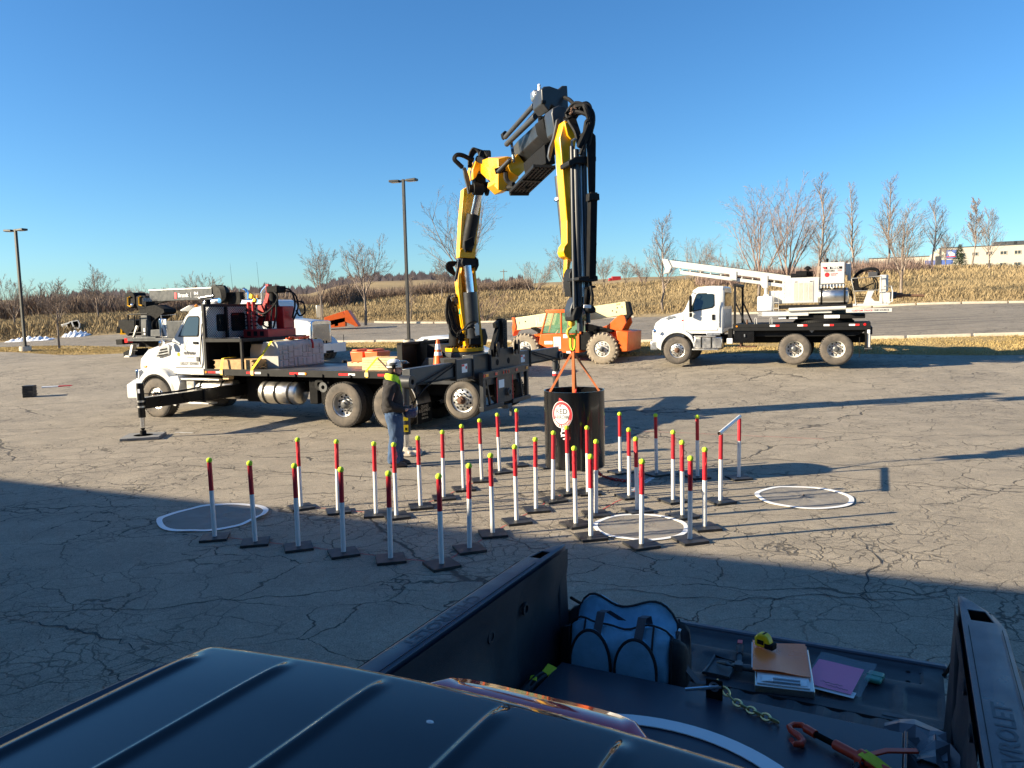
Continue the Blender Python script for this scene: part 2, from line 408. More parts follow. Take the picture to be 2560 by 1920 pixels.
# ------------------------------------------------------------------ the lie of the land
SH = .31                       # the verges run along y + SH*x = const
V0, V1, V2 = 33.9, 38.3, 58.6  # lot | verge | far lot | field
_cp = []
def cp(px, py, d):
    p = ony(px * DD, py * DD, d); _cp.append((p[0], p[1], p[2])); return p
for _x in range(-24, 25, 6):
    for _y in (-12, -4, 4, 10, 15, 19): _cp.append((_x, _y, 0.0))
for _x in (-24, -16, -9): _cp.append((_x, 22.5, .06))
for a in ((1465, 794, 28.6), (1770, 796, 26.6), (1330, 788, 31.3), (65, 858, 24.6), (283, 773, 35.3), (100, 770, 41), (215, 751, 45), (770, 744, 39.5), (500, 748, 42),
          (1390, 738, 36.6), (1390, 757, 33.2), (2200, 724, 31.6), (2120, 769, 28.5), (1000, 741, 38.2), (52, 757, 43), (220, 725, 60), (20, 735, 61), (560, 712, 60),
          (901, 701, 60), (1120, 695, 58.4), (1395, 685, 55.6), (1750, 672, 53), (2095, 656, 49.5), (2212, 653, 49), (300, 690, 92), (33, 715, 70), (213, 703, 68), (100, 690, 95),
          (700, 688, 66), (800, 660, 92), (600, 690, 90), (960, 650, 92), (1100, 662, 80), (1152, 636, 98), (1430, 668, 60), (1655, 650, 64), (1945, 646, 54), (1300, 636, 100),
          (2010, 584, 88), (2140, 586, 86), (2212, 580, 86), (1840, 598, 88), (1700, 604, 92), (1500, 604, 150), (1150, 619, 175), (850, 636, 150), (600, 655, 150), (300, 668, 150), (2212, 577, 130), (1900, 590, 140)): cp(*a)
_P = np.array(_cp)
def _tps(d2): return np.where(d2 > 1e-9, .5 * d2 * np.log(np.maximum(d2, 1e-9)), 0)
_n = len(_P); _S = 40.0
_xy = _P[:, :2] / _S
_A = np.zeros((_n + 3, _n + 3)); _dd = ((_xy[:, None] - _xy[None]) ** 2).sum(-1); _A[:_n, :_n] = _tps(_dd) + np.eye(_n) * .002
_A[:_n, _n] = 1; _A[:_n, _n + 1:] = _xy; _A[_n, :_n] = 1; _A[_n + 1:, :_n] = _xy.T
_w = np.linalg.solve(_A, np.concatenate([_P[:, 2], [0, 0, 0]]))
def gz(x, y):
    x = np.asarray(x, float); y = np.asarray(y, float); sh = x.shape
    q = np.stack([np.clip(x, -48, 44).ravel(), np.clip(y, -10, 175).ravel()], -1) / _S
    z = _w[_n] + q @ _w[_n + 1:]
    for i in range(_n): z = z + _w[i] * _tps(((q - _xy[i]) ** 2).sum(-1))
    z = z.reshape(sh); near = np.clip((y - 15) / 6, 0, 1); near = near * near * (3 - 2 * near)
    return z * near
def gzz(x, y): return float(gz(np.array([x]), np.array([y]))[0])
def V2x(x): return V2 - .46 * np.clip(-14 - np.asarray(x, float), 0, 34)
def land(name, xs, vs, matname, uneven=0.0, lift=0.0):
    X, V = np.meshgrid(xs, vs)
    if name == 'far_parking_lot': V = V1 + (V - V1) * (V2x(X) - V1) / (V2 - V1)
    if name == 'field': V = V2x(X) + (V - V2) * (vs[-1] - V2x(X)) / (vs[-1] - V2)
    Y = V - SH * X * np.clip((V - 4) / 20, 0, 1); Z = gz(X, Y) + lift
    if uneven: Z = Z + uneven * (np.sin(X * 1.7 + Y * .6) * np.sin(Y * 2.3 - X * .4) + .6 * np.sin(X * 4.1 + 1.3 * Y)) * (np.minimum(V - vs[0], vs[-1] - V).clip(0, .8) / .8)
    m = MB(); m.grid([[(X[j, i], Y[j, i], Z[j, i]) for i in range(len(xs))] for j in range(len(vs))])
    return struct(m.build(name, M(matname)))
xs_n = np.concatenate([np.linspace(-70, -40, 8), np.linspace(-38, 38, 58), np.linspace(42, 70, 7)])
lot = land('parking_lot', xs_n, np.concatenate([np.linspace(-40, 12, 14), np.linspace(14, V0, 28)]), 'asphalt')
verge = land('grass_verge', xs_n, np.linspace(V0, V1, 14), 'verge_soil', .035)
farlot = land('far_parking_lot', xs_n, np.linspace(V1, V2, 20), 'asphalt_far')
field = land('field', np.concatenate([np.linspace(-260, -75, 12), np.linspace(-70, 70, 90), np.linspace(80, 260, 12)]), np.concatenate([np.linspace(V2, 110, 56), np.linspace(113, 260, 26)]), 'field_soil', .06)

# far hills: one rolling sheet from the field's far edge to the horizon
hp = [(-400, 662), (0, 655), (300, 650), (480, 645), (600, 641), (660, 642), (720, 628), (780, 618), (840, 613), (930, 612), (990, 621), (1060, 626), (1150, 621), (1300, 611), (1500, 602), (1750, 600), (2250, 600), (2700, 600)]
rows = []
hx = np.linspace(-400, 2700, 120)
prof = np.interp(hx, [a for a, b in hp], [b for a, b in hp])
for d, fr in ((190, 0), (260, .25), (380, .6), (520, .9), (640, 1.0), (900, .97), (1600, .9), (4200, .8)):
    row = []
    for x, py in zip(hx, prof):
        q = ony(x * DD, py * DD, 640.0); hz = q[2]
        X = q[0] / 640 * d; z0 = 6.0 if d < 200 else 6.5
        base = float(gz(np.array([X]), np.array([175.]))[0]) * .6 if d < 200 else z0
        z = base + (hz - base) * fr + math.sin(x * .031 + d) * .4
        row.append((X, d, z))
    rows.append(row)
hills = struct(MB().grid(rows).build('hills', M('hill_ground')))

# ------------------------------------------------------------------ kerb stones and wheel stops (each its own)
def vline(v, x): return v - SH * x
def stone(name, x0, x1, v, label, h=.13, w=.16, mt='kerb_concrete', group='concrete kerb stones along the verges'):
    y0, y1 = vline(v, x0), vline(v, x1); z0, z1 = gzz(x0, y0), gzz(x1, y1)
    m = MB(); d = math.hypot(x1 - x0, y1 - y0)
    prof = [(-w / 2, -.06), (w / 2, -.06), (w / 2 * .85, h * .8), (w / 2 * .5, h), (-w / 2 * .5, h), (-w / 2 * .85, h * .8)]
    secs = []
    for k, t in enumerate((0, .33, .66, 1)):
        j = random.uniform(-.006, .006); secs.append([(t * d - d / 2, a, b + j) for a, b in prof])
    m.loft(secs); o = m.build(name, M(mt), None, .008)
    o.location = ((x0 + x1) / 2, (y0 + y1) / 2, (z0 + z1) / 2 + .0)
    o.rotation_euler = (0, -math.atan2(z1 - z0, d), math.atan2(y1 - y0, x1 - x0))
    return tag(o, label, 'kerb', group)
_k = 0
def run(x0, x1, v, n, gaps, where):
    L = (x1 - x0) / n
    for i in range(n):
        if i in gaps: continue
        stone('kerb_stone', x0 + i * L + .06, x0 + (i + 1) * L - .06, v, f'pale concrete kerb stone {where}, {ORD[i]} from the left')
ORD = ['first', 'second', 'third', 'fourth', 'fifth', 'sixth', 'seventh', 'eighth', 'ninth', 'tenth', 'eleventh', 'twelfth', 'thirteenth', 'fourteenth', 'fifteenth', 'sixteenth', 'seventeenth', 'eighteenth', 'nineteenth', 'twentieth']
run(-21.5, 26.5, V1 - .12, 20, (3, 9, 13), 'at the back of the near verge')
run(-11.0, 34.0, V2 + .05, 18, (5, 8, 9, 12), 'along the far edge of the far lot')

# ------------------------------------------------------------------ grass
def blades(name, n, xr, vr, hfun, wid, matname, label, keep=None):
    x = rng.uniform(*xr, n); v = rng.uniform(*vr, n)
    if keep is not None:
        k = keep(x, v); x = x[k]; v = v[k]; n = len(x)
    y = v - SH * x; z = gz(x, y) - .02; h = hfun(x, v) * rng.uniform(.55, 1.25, n); a = rng.uniform(0, 6.283, n); ln = rng.normal(0, .22, (n, 2)) * h[:, None]; w = wid * rng.uniform(.6, 1.4, n)
    dx, dy = np.cos(a) * w, np.sin(a) * w
    vv = np.empty((n, 4, 3)); vv[:, 0] = np.stack([x - dx, y - dy, z], -1); vv[:, 1] = np.stack([x + dx, y + dy, z], -1)
    vv[:, 2] = np.stack([x + ln[:, 0] * .4 + dx * .6, y + ln[:, 1] * .4 + dy * .6, z + h * .62], -1); vv[:, 3] = np.stack([x + ln[:, 0] + .02, y + ln[:, 1], z + h], -1)
    b = np.arange(n)[:, None] * 4; f = np.concatenate([b + np.array([0, 1, 2]), b + np.array([0, 2, 3])], 0)
    me = bpy.data.meshes.new(name); me.vertices.add(n * 4); me.vertices.foreach_set('co', vv.ravel()); m = len(f)
    me.loops.add(m * 3); me.loops.foreach_set('vertex_index', f.ravel().astype(np.int32)); me.polygons.add(m); me.polygons.foreach_set('loop_start', np.arange(0, m * 3, 3, dtype=np.int32))
    me.update(); me.materials.append(M(matname)); o = bpy.data.objects.new(name, me); COL.objects.link(o); return stuff(o, label, 'grass')
def clump(x, v): return .35 + .65 * np.clip(.5 + .7 * np.sin(x * .33 + 1.1 * np.sin(v * .21)) * np.sin(v * .47 + .8 * np.sin(x * .19)) + .25 * np.sin(x * 1.9 + v), 0, 1)
def fieldh(x, v):
    e = np.clip((v - V2x(x) - .3) / 4.0, .12, 1); return (.22 + .42 * clump(x, v)) * e * np.where(x < -20, 1.6, .85)
blades('tall_grass', 420000, (-52, 46), (V2 - 14, 82), fieldh, .0125, 'tall_blade', 'tall dry tan grass filling the field behind the lots', lambda x, v: v > V2x(x) + .25)
blades('far_grass', 110000, (-70, 60), (82, 130), lambda x, v: .3 * clump(x, v) + .45, .024, 'tall_blade', 'dry tan grass on the rising ground far behind the lots')
blades('verge_grass', 90000, (-32, 30), (V0 + .03, V1 - .15), lambda x, v: np.full(len(x), .075), .012, 'short_blade', 'short mown dry grass on the strip between the two lots')

# ------------------------------------------------------------------ bare trees
def limb(m, p, d, L, r, lev, rnd, up, prm, tw):
    nseg = 5 if lev < 2 else 3 if lev == 2 else 2
    pts = [p]; rad = [r]; q = Vector(p); d = Vector(d).normalized(); ds = [d.copy()]
    for i in range(nseg):
        d = (d + Vector((rnd.gauss(0, .06), rnd.gauss(0, .06), up + rnd.gauss(0, .04)))).normalized()
        q = q + d * (L / nseg); pts.append(tuple(q)); rad.append(max(tw, r * (1 - .85 * (i + 1) / nseg))); ds.append(d.copy())
    m.tube(pts, rad, (6, 5, 3, 3)[min(lev, 3)])
    if lev >= 3: return
    nch = prm[lev]
    for k in range(nch):
        t = .18 + .8 * (k + rnd.random()) / nch; i = min(nseg - 1, int(t * nseg)); fr = t * nseg - i
        a = Vector(pts[i]).lerp(Vector(pts[i + 1]), fr); x, y, z = _basis(ds[i])
        ang = rnd.uniform(0, 6.283); sp = R(rnd.uniform(22, 42)); nd = z * math.cos(sp) + (x * math.cos(ang) + y * math.sin(ang)) * math.sin(sp)
        limb(m, tuple(a), nd, L * rnd.uniform(.32, .55) * (1.15 - .55 * t), max(tw, r * .42 * (1 - .4 * t)), lev + 1, rnd, up, prm, tw)
def tree_meshes(seed, h, w, frac, style, tw=.009):
    rnd = random.Random(seed); tr = MB(); cr = MB(); r0 = h * .0155
    if style == 'bush':
        for k in range(9):
            a = rnd.uniform(0, 6.283); d = Vector((math.cos(a) * w / h * .8, math.sin(a) * w / h * .8, 1))
            if k < 3: tr.tube([(math.cos(a) * .1, math.sin(a) * .1, -.1), (math.cos(a) * .25, math.sin(a) * .25, h * .12)], [r0 * .8, r0 * .6], 5)
            limb(cr, (math.cos(a) * .15, math.sin(a) * .15, 0), d, h * rnd.uniform(.75, 1.0), r0 * .7, 0, rnd, .03, (8, 6, 4), tw)
    elif style == 'tall':
        pts = [(0, 0, -.15)]; q = Vector((0, 0, 0)); N = 9
        for i in range(N + 1): pts.append((q.x, q.y, q.z)); q += Vector((rnd.gauss(0, .012) * h, rnd.gauss(0, .012) * h, h / N * .96))
        cut = max(2, int(N * frac) + 1)
        rr = [max(tw, r0 * (1 - .93 * i / len(pts))) for i in range(len(pts))]
        tr.tube(pts[:cut + 1], rr[:cut + 1], 7); cr.tube(pts[cut:], rr[cut:], 6)
        nb = 34
        for k in range(nb):
            t = frac + (1 - frac) * (k + rnd.random()) / nb; z = t * h * .95; i = min(N - 1, int(t * N)); a = rnd.uniform(0, 6.283)
            p = Vector(pts[i + 1]).lerp(Vector(pts[min(N + 1, i + 2)]), t * N - int(t * N))
            d = Vector((math.cos(a) * .75, math.sin(a) * .75, .9)); L = w * .62 * (1.15 - .75 * (t - frac) / (1 - frac)) * rnd.uniform(.7, 1.15)
            limb(cr, tuple(p), d, L, r0 * .38 * (1.1 - t * .7), 1, rnd, .10, (0, 8, 4), tw)
    else:
        th = h * frac; tr.tube([(0, 0, -.15), (rnd.gauss(0, .02), rnd.gauss(0, .02), th * .5), (0, 0, th)], [r0 * 1.15, r0, r0 * .85], 8)
        nl = 7
        for k in range(nl):
            a = 6.283 * k / nl + rnd.uniform(-.3, .3); sp = (.35 + .75 * rnd.random()) * w / h * 1.05
            d = Vector((math.cos(a) * sp, math.sin(a) * sp, 1)) if k else Vector((.05, 0, 1))
            limb(cr, (0, 0, th * rnd.uniform(.82, 1.0)), d, (h - th) * rnd.uniform(.82, 1.02) * (1.0 if k else 1.05), r0 * .55, 0, rnd, .035, (10, 6, 4), tw)
    a = tr.mesh('trunk'); a.materials.append(M('bark')); return a, cr
_tv = {}
def tree(px, py, d, h, w, frac, style, seed, label, mt='twig', base_off=0.0, tw=.0065):
    p = ony(px * DD, py * DD, d); z = gzz(p[0], p[1]) + base_off
    key = (seed, style, round(frac, 2), mt)
    if key not in _tv:
        a, cr = tree_meshes(seed, 6.0, 6.0 * w / h, frac, style, tw * 6.0 / h); b = cr.mesh('crown'); b.materials.append(M(mt)); _tv[key] = (a, b)
    a, b = _tv[key]; t = thing('bare_tree', label, 'tree', (p[0], p[1], z), seed * 37 % 360, 'leafless trees')
    s = h / 6.0 * {'vase': .93, 'tall': .96, 'bush': .92}[style]; t.scale = (s, s, s)
    for nm, me in (('trunk', a), ('crown', b)):
        o = bpy.data.objects.new(nm, me); COL.objects.link(o); o.parent = t
    return t
def th(py_base, py_top, d): return (py_base - py_top) * DD * d / F
TREES = [
 (33, 715, 68, 592, 80, .28, 'vase', 3, 'leafless young tree at the far left edge behind the left lamp post'),
 (128, 748, 44.2, 598, 95, .40, 'vase', 4, 'leafless sapling on the verge beside the left lamp post'),
 (213, 703, 68, 585, 75, .36, 'vase', 5, 'leafless young tree right of the discarded white cab shell'),
 (445, 690, 76, 582, 95, .30, 'vase', 3, 'leafless tree showing just above the dark crane boom'),
 (325, 690, 88, 582, 140, .1, 'bush', 6, 'broad bushy leafless tree behind the dark crane boom'),
 (695, 692, 65, 535, 95, .34, 'vase', 7, 'leafless tree beside the grey utility cabinet'),
 (790, 700, 60, 508, 130, .36, 'vase', 8, 'large vase-shaped leafless tree right of the orange boom section'),
 (888, 700, 63, 600, 40, .30, 'tall', 9, 'thin leafless sapling right behind the middle lamp post'),
 (955, 655, 92, 568, 70, .35, 'vase', 5, 'small dark leafless tree in the field left of the crane'),
 (1012, 696, 60, 412, 190, .26, 'vase', 10, 'tallest leafless tree rising right behind the yellow crane column'),
 (1048, 694, 60, 605, 95, .22, 'bush', 11, 'low twiggy tree right of the yellow crane column'),
 (1152, 637, 98, 555, 95, .12, 'bush', 12, 'round-crowned leafless tree between the crane column and the hanging boom'),
 (1217, 640, 92, 522, 80, .30, 'vase', 7, 'slender leafless tree just left of the hanging boom'),
 (1305, 636, 110, 565, 60, .25, 'vase', 4, 'small distant leafless tree just right of the hanging boom'),
 (1352, 634, 112, 572, 60, .25, 'vase', 5, 'small distant leafless tree second right of the hanging boom'),
 (1432, 672, 58, 468, 105, .22, 'tall', 13, 'slim leafless tree behind the tip of the white auger mast'),
 (1392, 640, 115, 575, 55, .2, 'bush', 6, 'low distant leafless tree left of the auger mast tip'),
 (1640, 668, 62, 424, 150, .16, 'vase', 14, 'big multi-stemmed leafless tree behind the white cab of the auger truck'),
 (1700, 662, 66, 424, 130, .18, 'vase', 15, 'leafless tree just right of the big multi-stemmed one'),
 (1762, 640, 72, 388, 100, .22, 'tall', 16, 'tall leafless tree above the auger truck engine cover'),
 (1845, 604, 86, 394, 65, .20, 'tall', 17, 'narrow tall leafless tree above the white control box'),
 (1918, 600, 86, 388, 85, .26, 'tall', 13, 'tall leafless tree with twin trunk right of the white control box'),
 (1800, 610, 90, 520, 80, .2, 'bush', 11, 'low bushy tree behind the white control box'),
 (1946, 652, 54, 452, 95, .24, 'vase', 10, 'leafless tree right behind the auger truck operator seat'),
 (2010, 585, 88, 428, 75, .26, 'tall', 16, 'leafless tree in front of the low white building'),
 (2042, 584, 90, 500, 60, .28, 'vase', 8, 'small forked leafless tree before the building banner'),
 (2102, 584, 94, 430, 60, .30, 'tall', 9, 'pale thin leafless tree before the white building'),
 (2138, 588, 84, 456, 85, .22, 'tall', 17, 'dark stout leafless tree before the building windows'),
 (1500, 625, 105, 520, 70, .2, 'bush', 12, 'bushy leafless tree behind the white auger mast'),
 (1590, 640, 80, 540, 70, .2, 'bush', 6, 'twiggy bush behind the upper end of the auger mast'),
]
for px, py, d, top, wpx, fr, sty, sd_, lb in TREES:
    tree(px, py, d, th(py, top, d), wpx * DD * d / F, fr, sty, sd_, lb, 'twig_red' if sd_ in (6, 11, 14, 15) else 'twig')

# conifer by the building
p = ony(2072 * DD, 585 * DD, 100); z = gzz(p[0], p[1]); ct = thing('conifer', 'small dark green conifer before the white building', 'tree', (p[0], p[1], z))
MB().cyl((0, 0, -.2), (0, 0, 1.2), .12, .08, 7).build('trunk', M('bark'), ct)
m = MB(); rr_ = random.Random(5)
for i in range(900):
    t = rr_.random() ** .7; zz = .3 + (1 - t) * 3.0; rad = t * 1.3 * rr_.uniform(.5, 1); a = rr_.uniform(0, 6.283)
    c = Vector((math.cos(a) * rad, math.sin(a) * rad, zz)); e = c + Vector((math.cos(a) * .28, math.sin(a) * .28, -.10)); s_ = Vector((-math.sin(a), math.cos(a), 0)) * .10
    m.add([tuple(c - s_), tuple(c + s_), tuple(e)], [(0, 1, 2)])
mat('needles', (.035, .06, .025), .8, 0, .3, 3.0); m.build('crown', M('needles'), ct)

# thicket: a mass of brown brush along the left of the field
def twig_mass(name, n, xr, depth, hfun, label, mt, seed, th_=.03):
    g = np.random.default_rng(seed); x = g.uniform(*xr, n); off = g.uniform(0, 1, n); y = depth(x) + off * 9; h = hfun(x) * (1 - .35 * (off - .5) ** 2) * g.uniform(.35, 1.0, n)
    z0 = gz(x, y); base = h * g.uniform(0, .75, n); L = g.uniform(.5, 1.5, n); a = g.uniform(0, 6.283, n); tl = g.uniform(.15, .9, n)
    d = np.stack([np.cos(a) * tl, np.sin(a) * tl, np.ones(n)], -1); d /= np.linalg.norm(d, axis=1)[:, None]
    p0 = np.stack([x, y, z0 + base], -1); p1 = p0 + d * L[:, None]; s = np.stack([-np.sin(a), np.cos(a), np.zeros(n)], -1) * (th_ * g.uniform(.5, 1.6, n))[:, None]
    vv = np.stack([p0 - s, p0 + s, p1], 1); me = bpy.data.meshes.new(name); me.vertices.add(n * 3); me.vertices.foreach_set('co', vv.ravel()); me.loops.add(n * 3); me.loops.foreach_set('vertex_index', np.arange(n * 3, dtype=np.int32)); me.polygons.add(n); me.polygons.foreach_set('loop_start', np.arange(0, n * 3, 3, dtype=np.int32)); me.update(); me.materials.append(M(mt)); o = bpy.data.objects.new(name, me); COL.objects.link(o); return stuff(o, label, 'brush')
twig_mass('thicket', 90000, (-62, -19), lambda x: 92 + 0 * x, lambda x: 3.1 + .7 * np.sin(x * .31) + .5 * np.sin(x * .83), 'dense brown leafless thicket across the left of the field', 'thicket', 3, .035)
twig_mass('hedgerow', 42000, (-22, 3), lambda x: 104 + 0 * x, lambda x: 1.7 + .3 * np.sin(x * .5), 'low brown hedgerow across the middle of the field', 'thicket', 4, .035)
twig_mass('brush', 16000, (22, 46), lambda x: 84 + 0 * x, lambda x: 1.7 + .5 * np.sin(x * .7), 'low reddish brush on the bank before the white building', 'twig_red', 5, .025)
# woods on the far hill
mat('far_woods', (.13, .108, .115), .95, 0, .35, .05)
g = np.random.default_rng(9); n = 26000; pxs = g.uniform(150, 1130, n); dep = g.uniform(400, 645, n)
hzf = np.interp(pxs, [a for a, b in hp], [b for a, b in hp]) * DD; r_ = np.stack([ray(x, y) for x, y in zip(pxs * DD, hzf)]); q_ = CAM + r_ * (640 / r_[:, 1])[:, None]
fr = np.interp(dep, [380, 520, 640], [.6, .9, 1.0]); X = q_[:, 0] / 640 * dep; Z = 6.5 + (q_[:, 2] - 6.5) * fr; s = g.uniform(.5, 1.6, n); h = g.uniform(1.5, 6.0, n) * (.75 + .22 * np.sin(pxs * .057) * np.sin(pxs * .023 + 1) + .18 * np.sin(pxs * .31 + 2 * np.sin(pxs * .05)))
vv = np.stack([np.stack([X - s, dep, Z - 1], -1), np.stack([X + s, dep, Z - 1], -1), np.stack([X + g.normal(0, .6, n), dep, Z + h], -1)], 1)
me = bpy.data.meshes.new('far_woods'); me.vertices.add(n * 3); me.vertices.foreach_set('co', vv.ravel()); me.loops.add(n * 3); me.loops.foreach_set('vertex_index', np.arange(n * 3, dtype=np.int32)); me.polygons.add(n); me.polygons.foreach_set('loop_start', np.arange(0, n * 3, 3, dtype=np.int32)); me.update(); me.materials.append(M('far_woods')); o = bpy.data.objects.new('far_woods', me); COL.objects.link(o)
stuff(o, 'distant wooded ridge on the skyline left of the crane', 'woods')
# ------------------------------------------------------------------ wheels and small vehicle helpers
def wheel(parent, x, yo, z, r, w, rimr, style='alu', sgn=1, nlug=10, tyre='tyre', lugs=False, steer=0):
    # outer face at y=yo, the tyre runs inward along sgn*y
    ax = (0, sgn, 0); k = w
    prof = [(rimr * .98, .045), (rimr * 1.02, .012), (rimr + (r - rimr) * .35, .0), (rimr + (r - rimr) * .72, .004), (r * .965, .022), (r * .995, .05), (r, .075), (r, k - .075), (r * .995, k - .05), (r * .965, k - .022), (rimr + (r - rimr) * .5, k), (rimr * .98, k - .045)]
    m = MB(); m.lathe(prof, (x, yo, z), ax, 40, True)
    o = m.build('wheel', M(tyre), parent, 0, True, 50)
    if lugs:
        m = MB(); n = 22
        for i in range(n):
            for s_ in (0, 1):
                a = 2 * math.pi * (i + .5 * s_) / n; c = Vector((x + math.cos(a) * r * 1.0, yo + sgn * (k * (.27 if s_ == 0 else .73)), z + math.sin(a) * r * 1.0))
                mm = Matrix.Translation(c) @ Matrix.Rotation(-a, 4, 'Y') @ Matrix.Rotation(R(28 if s_ else -28), 4, 'X')
                m.M = mm; m.box(-.05, .035, -k * .27, k * .27, -.045, .045)
        m.M = None; m.build('tread_lugs', M('tyre_muddy'), o, .006)
    else:
        m = MB()
        for q in (.22, .42, .58, .78): m.lathe([(r + .001, k * q - .008), (r + .0025, k * q - .008), (r + .0025, k * q + .008), (r + .001, k * q + .008)], (x, yo, z), ax, 40, True)
        n = 46
        for i in range(n):
            a = 2 * math.pi * i / n
            for q in (.09, .91):
                c = Vector((x + math.cos(a) * (r - .004), yo + sgn * k * q, z + math.sin(a) * (r - .004))); m.M = Matrix.Translation(c) @ Matrix.Rotation(-a, 4, 'Y'); m.box(-.008, .008, -.02, .02, -.022, .022)
        m.M = None; m.build('tread', M('tread'), o)
    rm = {'alu': 'rim_aluminium', 'white': 'rim_white', 'dual': 'rim_aluminium', 'dualwhite': 'rim_white'}[style]
    m = MB()
    if style in ('alu', 'white'):
        m.lathe([(rimr, .03), (rimr * .99, .05), (rimr * .90, .062), (rimr * .86, .045), (rimr * .62, .03), (rimr * .40, .022), (rimr * .36, .0), (.0, .0)], (x, yo, z), ax, 32, caps=False)
    else:
        m.lathe([(rimr, .02), (rimr * .985, .04), (rimr * .93, .05), (rimr * .90, .12), (rimr * .86, .165), (rimr * .62, .172), (rimr * .45, .160), (.0, .155)], (x, yo, z), ax, 32, caps=False)
    ro = m.build('rim', M(rm), o, 0, True, 50)
    y_in = .035 if style in ('alu', 'white') else .168
    m = MB()
    for i in range(10):
        a = 2 * math.pi * (i + .5) / 10; q = rimr * .74; p = Vector((x + q * math.cos(a), yo + sgn * (y_in + (.004 if style in ('alu', 'white') else 0)), z + q * math.sin(a))); m.cyl(p + Vector((0, -sgn * .006, 0)), p + Vector((0, sgn * .03, 0)), rimr * .095, None, 10)
    stuff(m.build('vent_hole', M('ink_black'), ro))
    m = MB()
    for i in range(nlug):
        a = 2 * math.pi * i / nlug; q = rimr * .53; p = Vector((x + q * math.cos(a), yo + sgn * y_in, z + q * math.sin(a))); m.cyl(p, p - Vector((0, sgn * .05, 0)), .022, .018, 6)
    stuff(m.build('lug_nut', M('grey_steel' if style[-1] != 'e' else 'rusty_steel'), ro))
    m = MB()
    if style in ('alu', 'white'): m.lathe([(rimr * .34, .01), (rimr * .33, -.05), (rimr * .27, -.07), (rimr * .16, -.075), (rimr * .15, -.10), (.0, -.105)], (x, yo, z), ax, 20)
    else: m.lathe([(rimr * .38, .17), (rimr * .36, .09), (rimr * .22, .07), (rimr * .20, .02), (.0, .015)], (x, yo, z), ax, 20)
    m.build('hub', M('rusty_steel' if style == 'alu' else 'grey_steel'), o, 0)
    return o
def reflectors(parent, xs, y, z, w=.16, h=.055, order=1):
    for x in xs:
        a, b = ('reflector_red', 'reflector_white') if order > 0 else ('reflector_white', 'reflector_red')
        q = MB().box(x, x + w * .98, y - .004, y + .001, z - h / 2, z + h / 2).build('reflector', M(a), parent)
        MB().box(x + w, x + w * 1.7, y - .004, y + .001, z - h / 2, z + h / 2).build('reflective_tape', M(b), parent)
def hoses(parent, lst, r, mt='hose_rubber', name='hose', M4=None, n=6):
    for pts in lst:
        m = MB(); m.M = M4; m.tube(spline(pts, 5), r, n); m.build(name, M(mt), parent)

# ================================================================== crane truck
TF = Frame(onz(858, 1069), -24.5)
ctk = thing('crane_truck', 'white conventional-cab flatbed truck carrying a big yellow and grey knuckle-boom crane, outriggers down', 'truck', TF.o, -24.5)
YN, YF = 0.0, 2.5
# frame
m = MB(); m.box(-6.6, 3.55, .78, .90, .72, 1.0); m.box(-6.6, 3.55, 1.60, 1.72, .72, 1.0)
for x in (-3.2, -1.6, .7, 2.4): m.box(x, x + .12, .9, 1.6, .75, .98)
m.box(-1.2, 2.2, .35, 2.15, 1.0, 1.12); m.cyl((0, .35, .53), (0, 2.15, .53), .09, None, 12); m.cyl((1.37, .35, .53), (1.37, 2.15, .53), .09, None, 12); m.cyl((3.13, .3, .73), (3.13, 2.2, .73), .08, None, 12); m.cyl((-6.04, .3, .5), (-6.04, 2.2, .5), .07, None, 12)
m.sphere((0, 1.25, .53), .26); m.sphere((1.37, 1.25, .53), .26); m.box(-5.6, -3.6, .95, 1.55, .45, 1.1)
m.build('chassis', M('dark_frame'), ctk, .01)
# cab ---------------------------------------------------------------
def cabsec(x, zs):  # half profile across at given x: list of (y inset, z)
    pts = [(x, .18 + i, z) for i, z in zs]; return pts + [(x, 2.32 - i, z) for i, z in reversed(zs)]
m = MB()
secs = [cabsec(-5.52, [(.0, 1.18), (.0, 2.02), (.02, 2.05), (.10, 2.06)]), cabsec(-5.40, [(.0, 1.16), (.0, 2.08), (.03, 2.14), (.12, 2.16)]),
        cabsec(-5.02, [(.0, 1.15), (.0, 2.12), (.10, 2.70), (.20, 2.80)]), cabsec(-4.92, [(.0, 1.15), (.0, 2.12), (.10, 2.78), (.24, 2.88)]),
        cabsec(-4.60, [(.0, 1.15), (.0, 2.12), (.10, 2.80), (.26, 2.93)]), cabsec(-4.34, [(.0, 1.15), (.0, 2.12), (.10, 2.79), (.25, 2.92)]), cabsec(-4.30, [(.03, 1.18), (.03, 2.12), (.13, 2.72), (.28, 2.86)])]
m.loft(secs)
cab = m.build('cab', M('white_paint'), ctk, .02, True, 32)
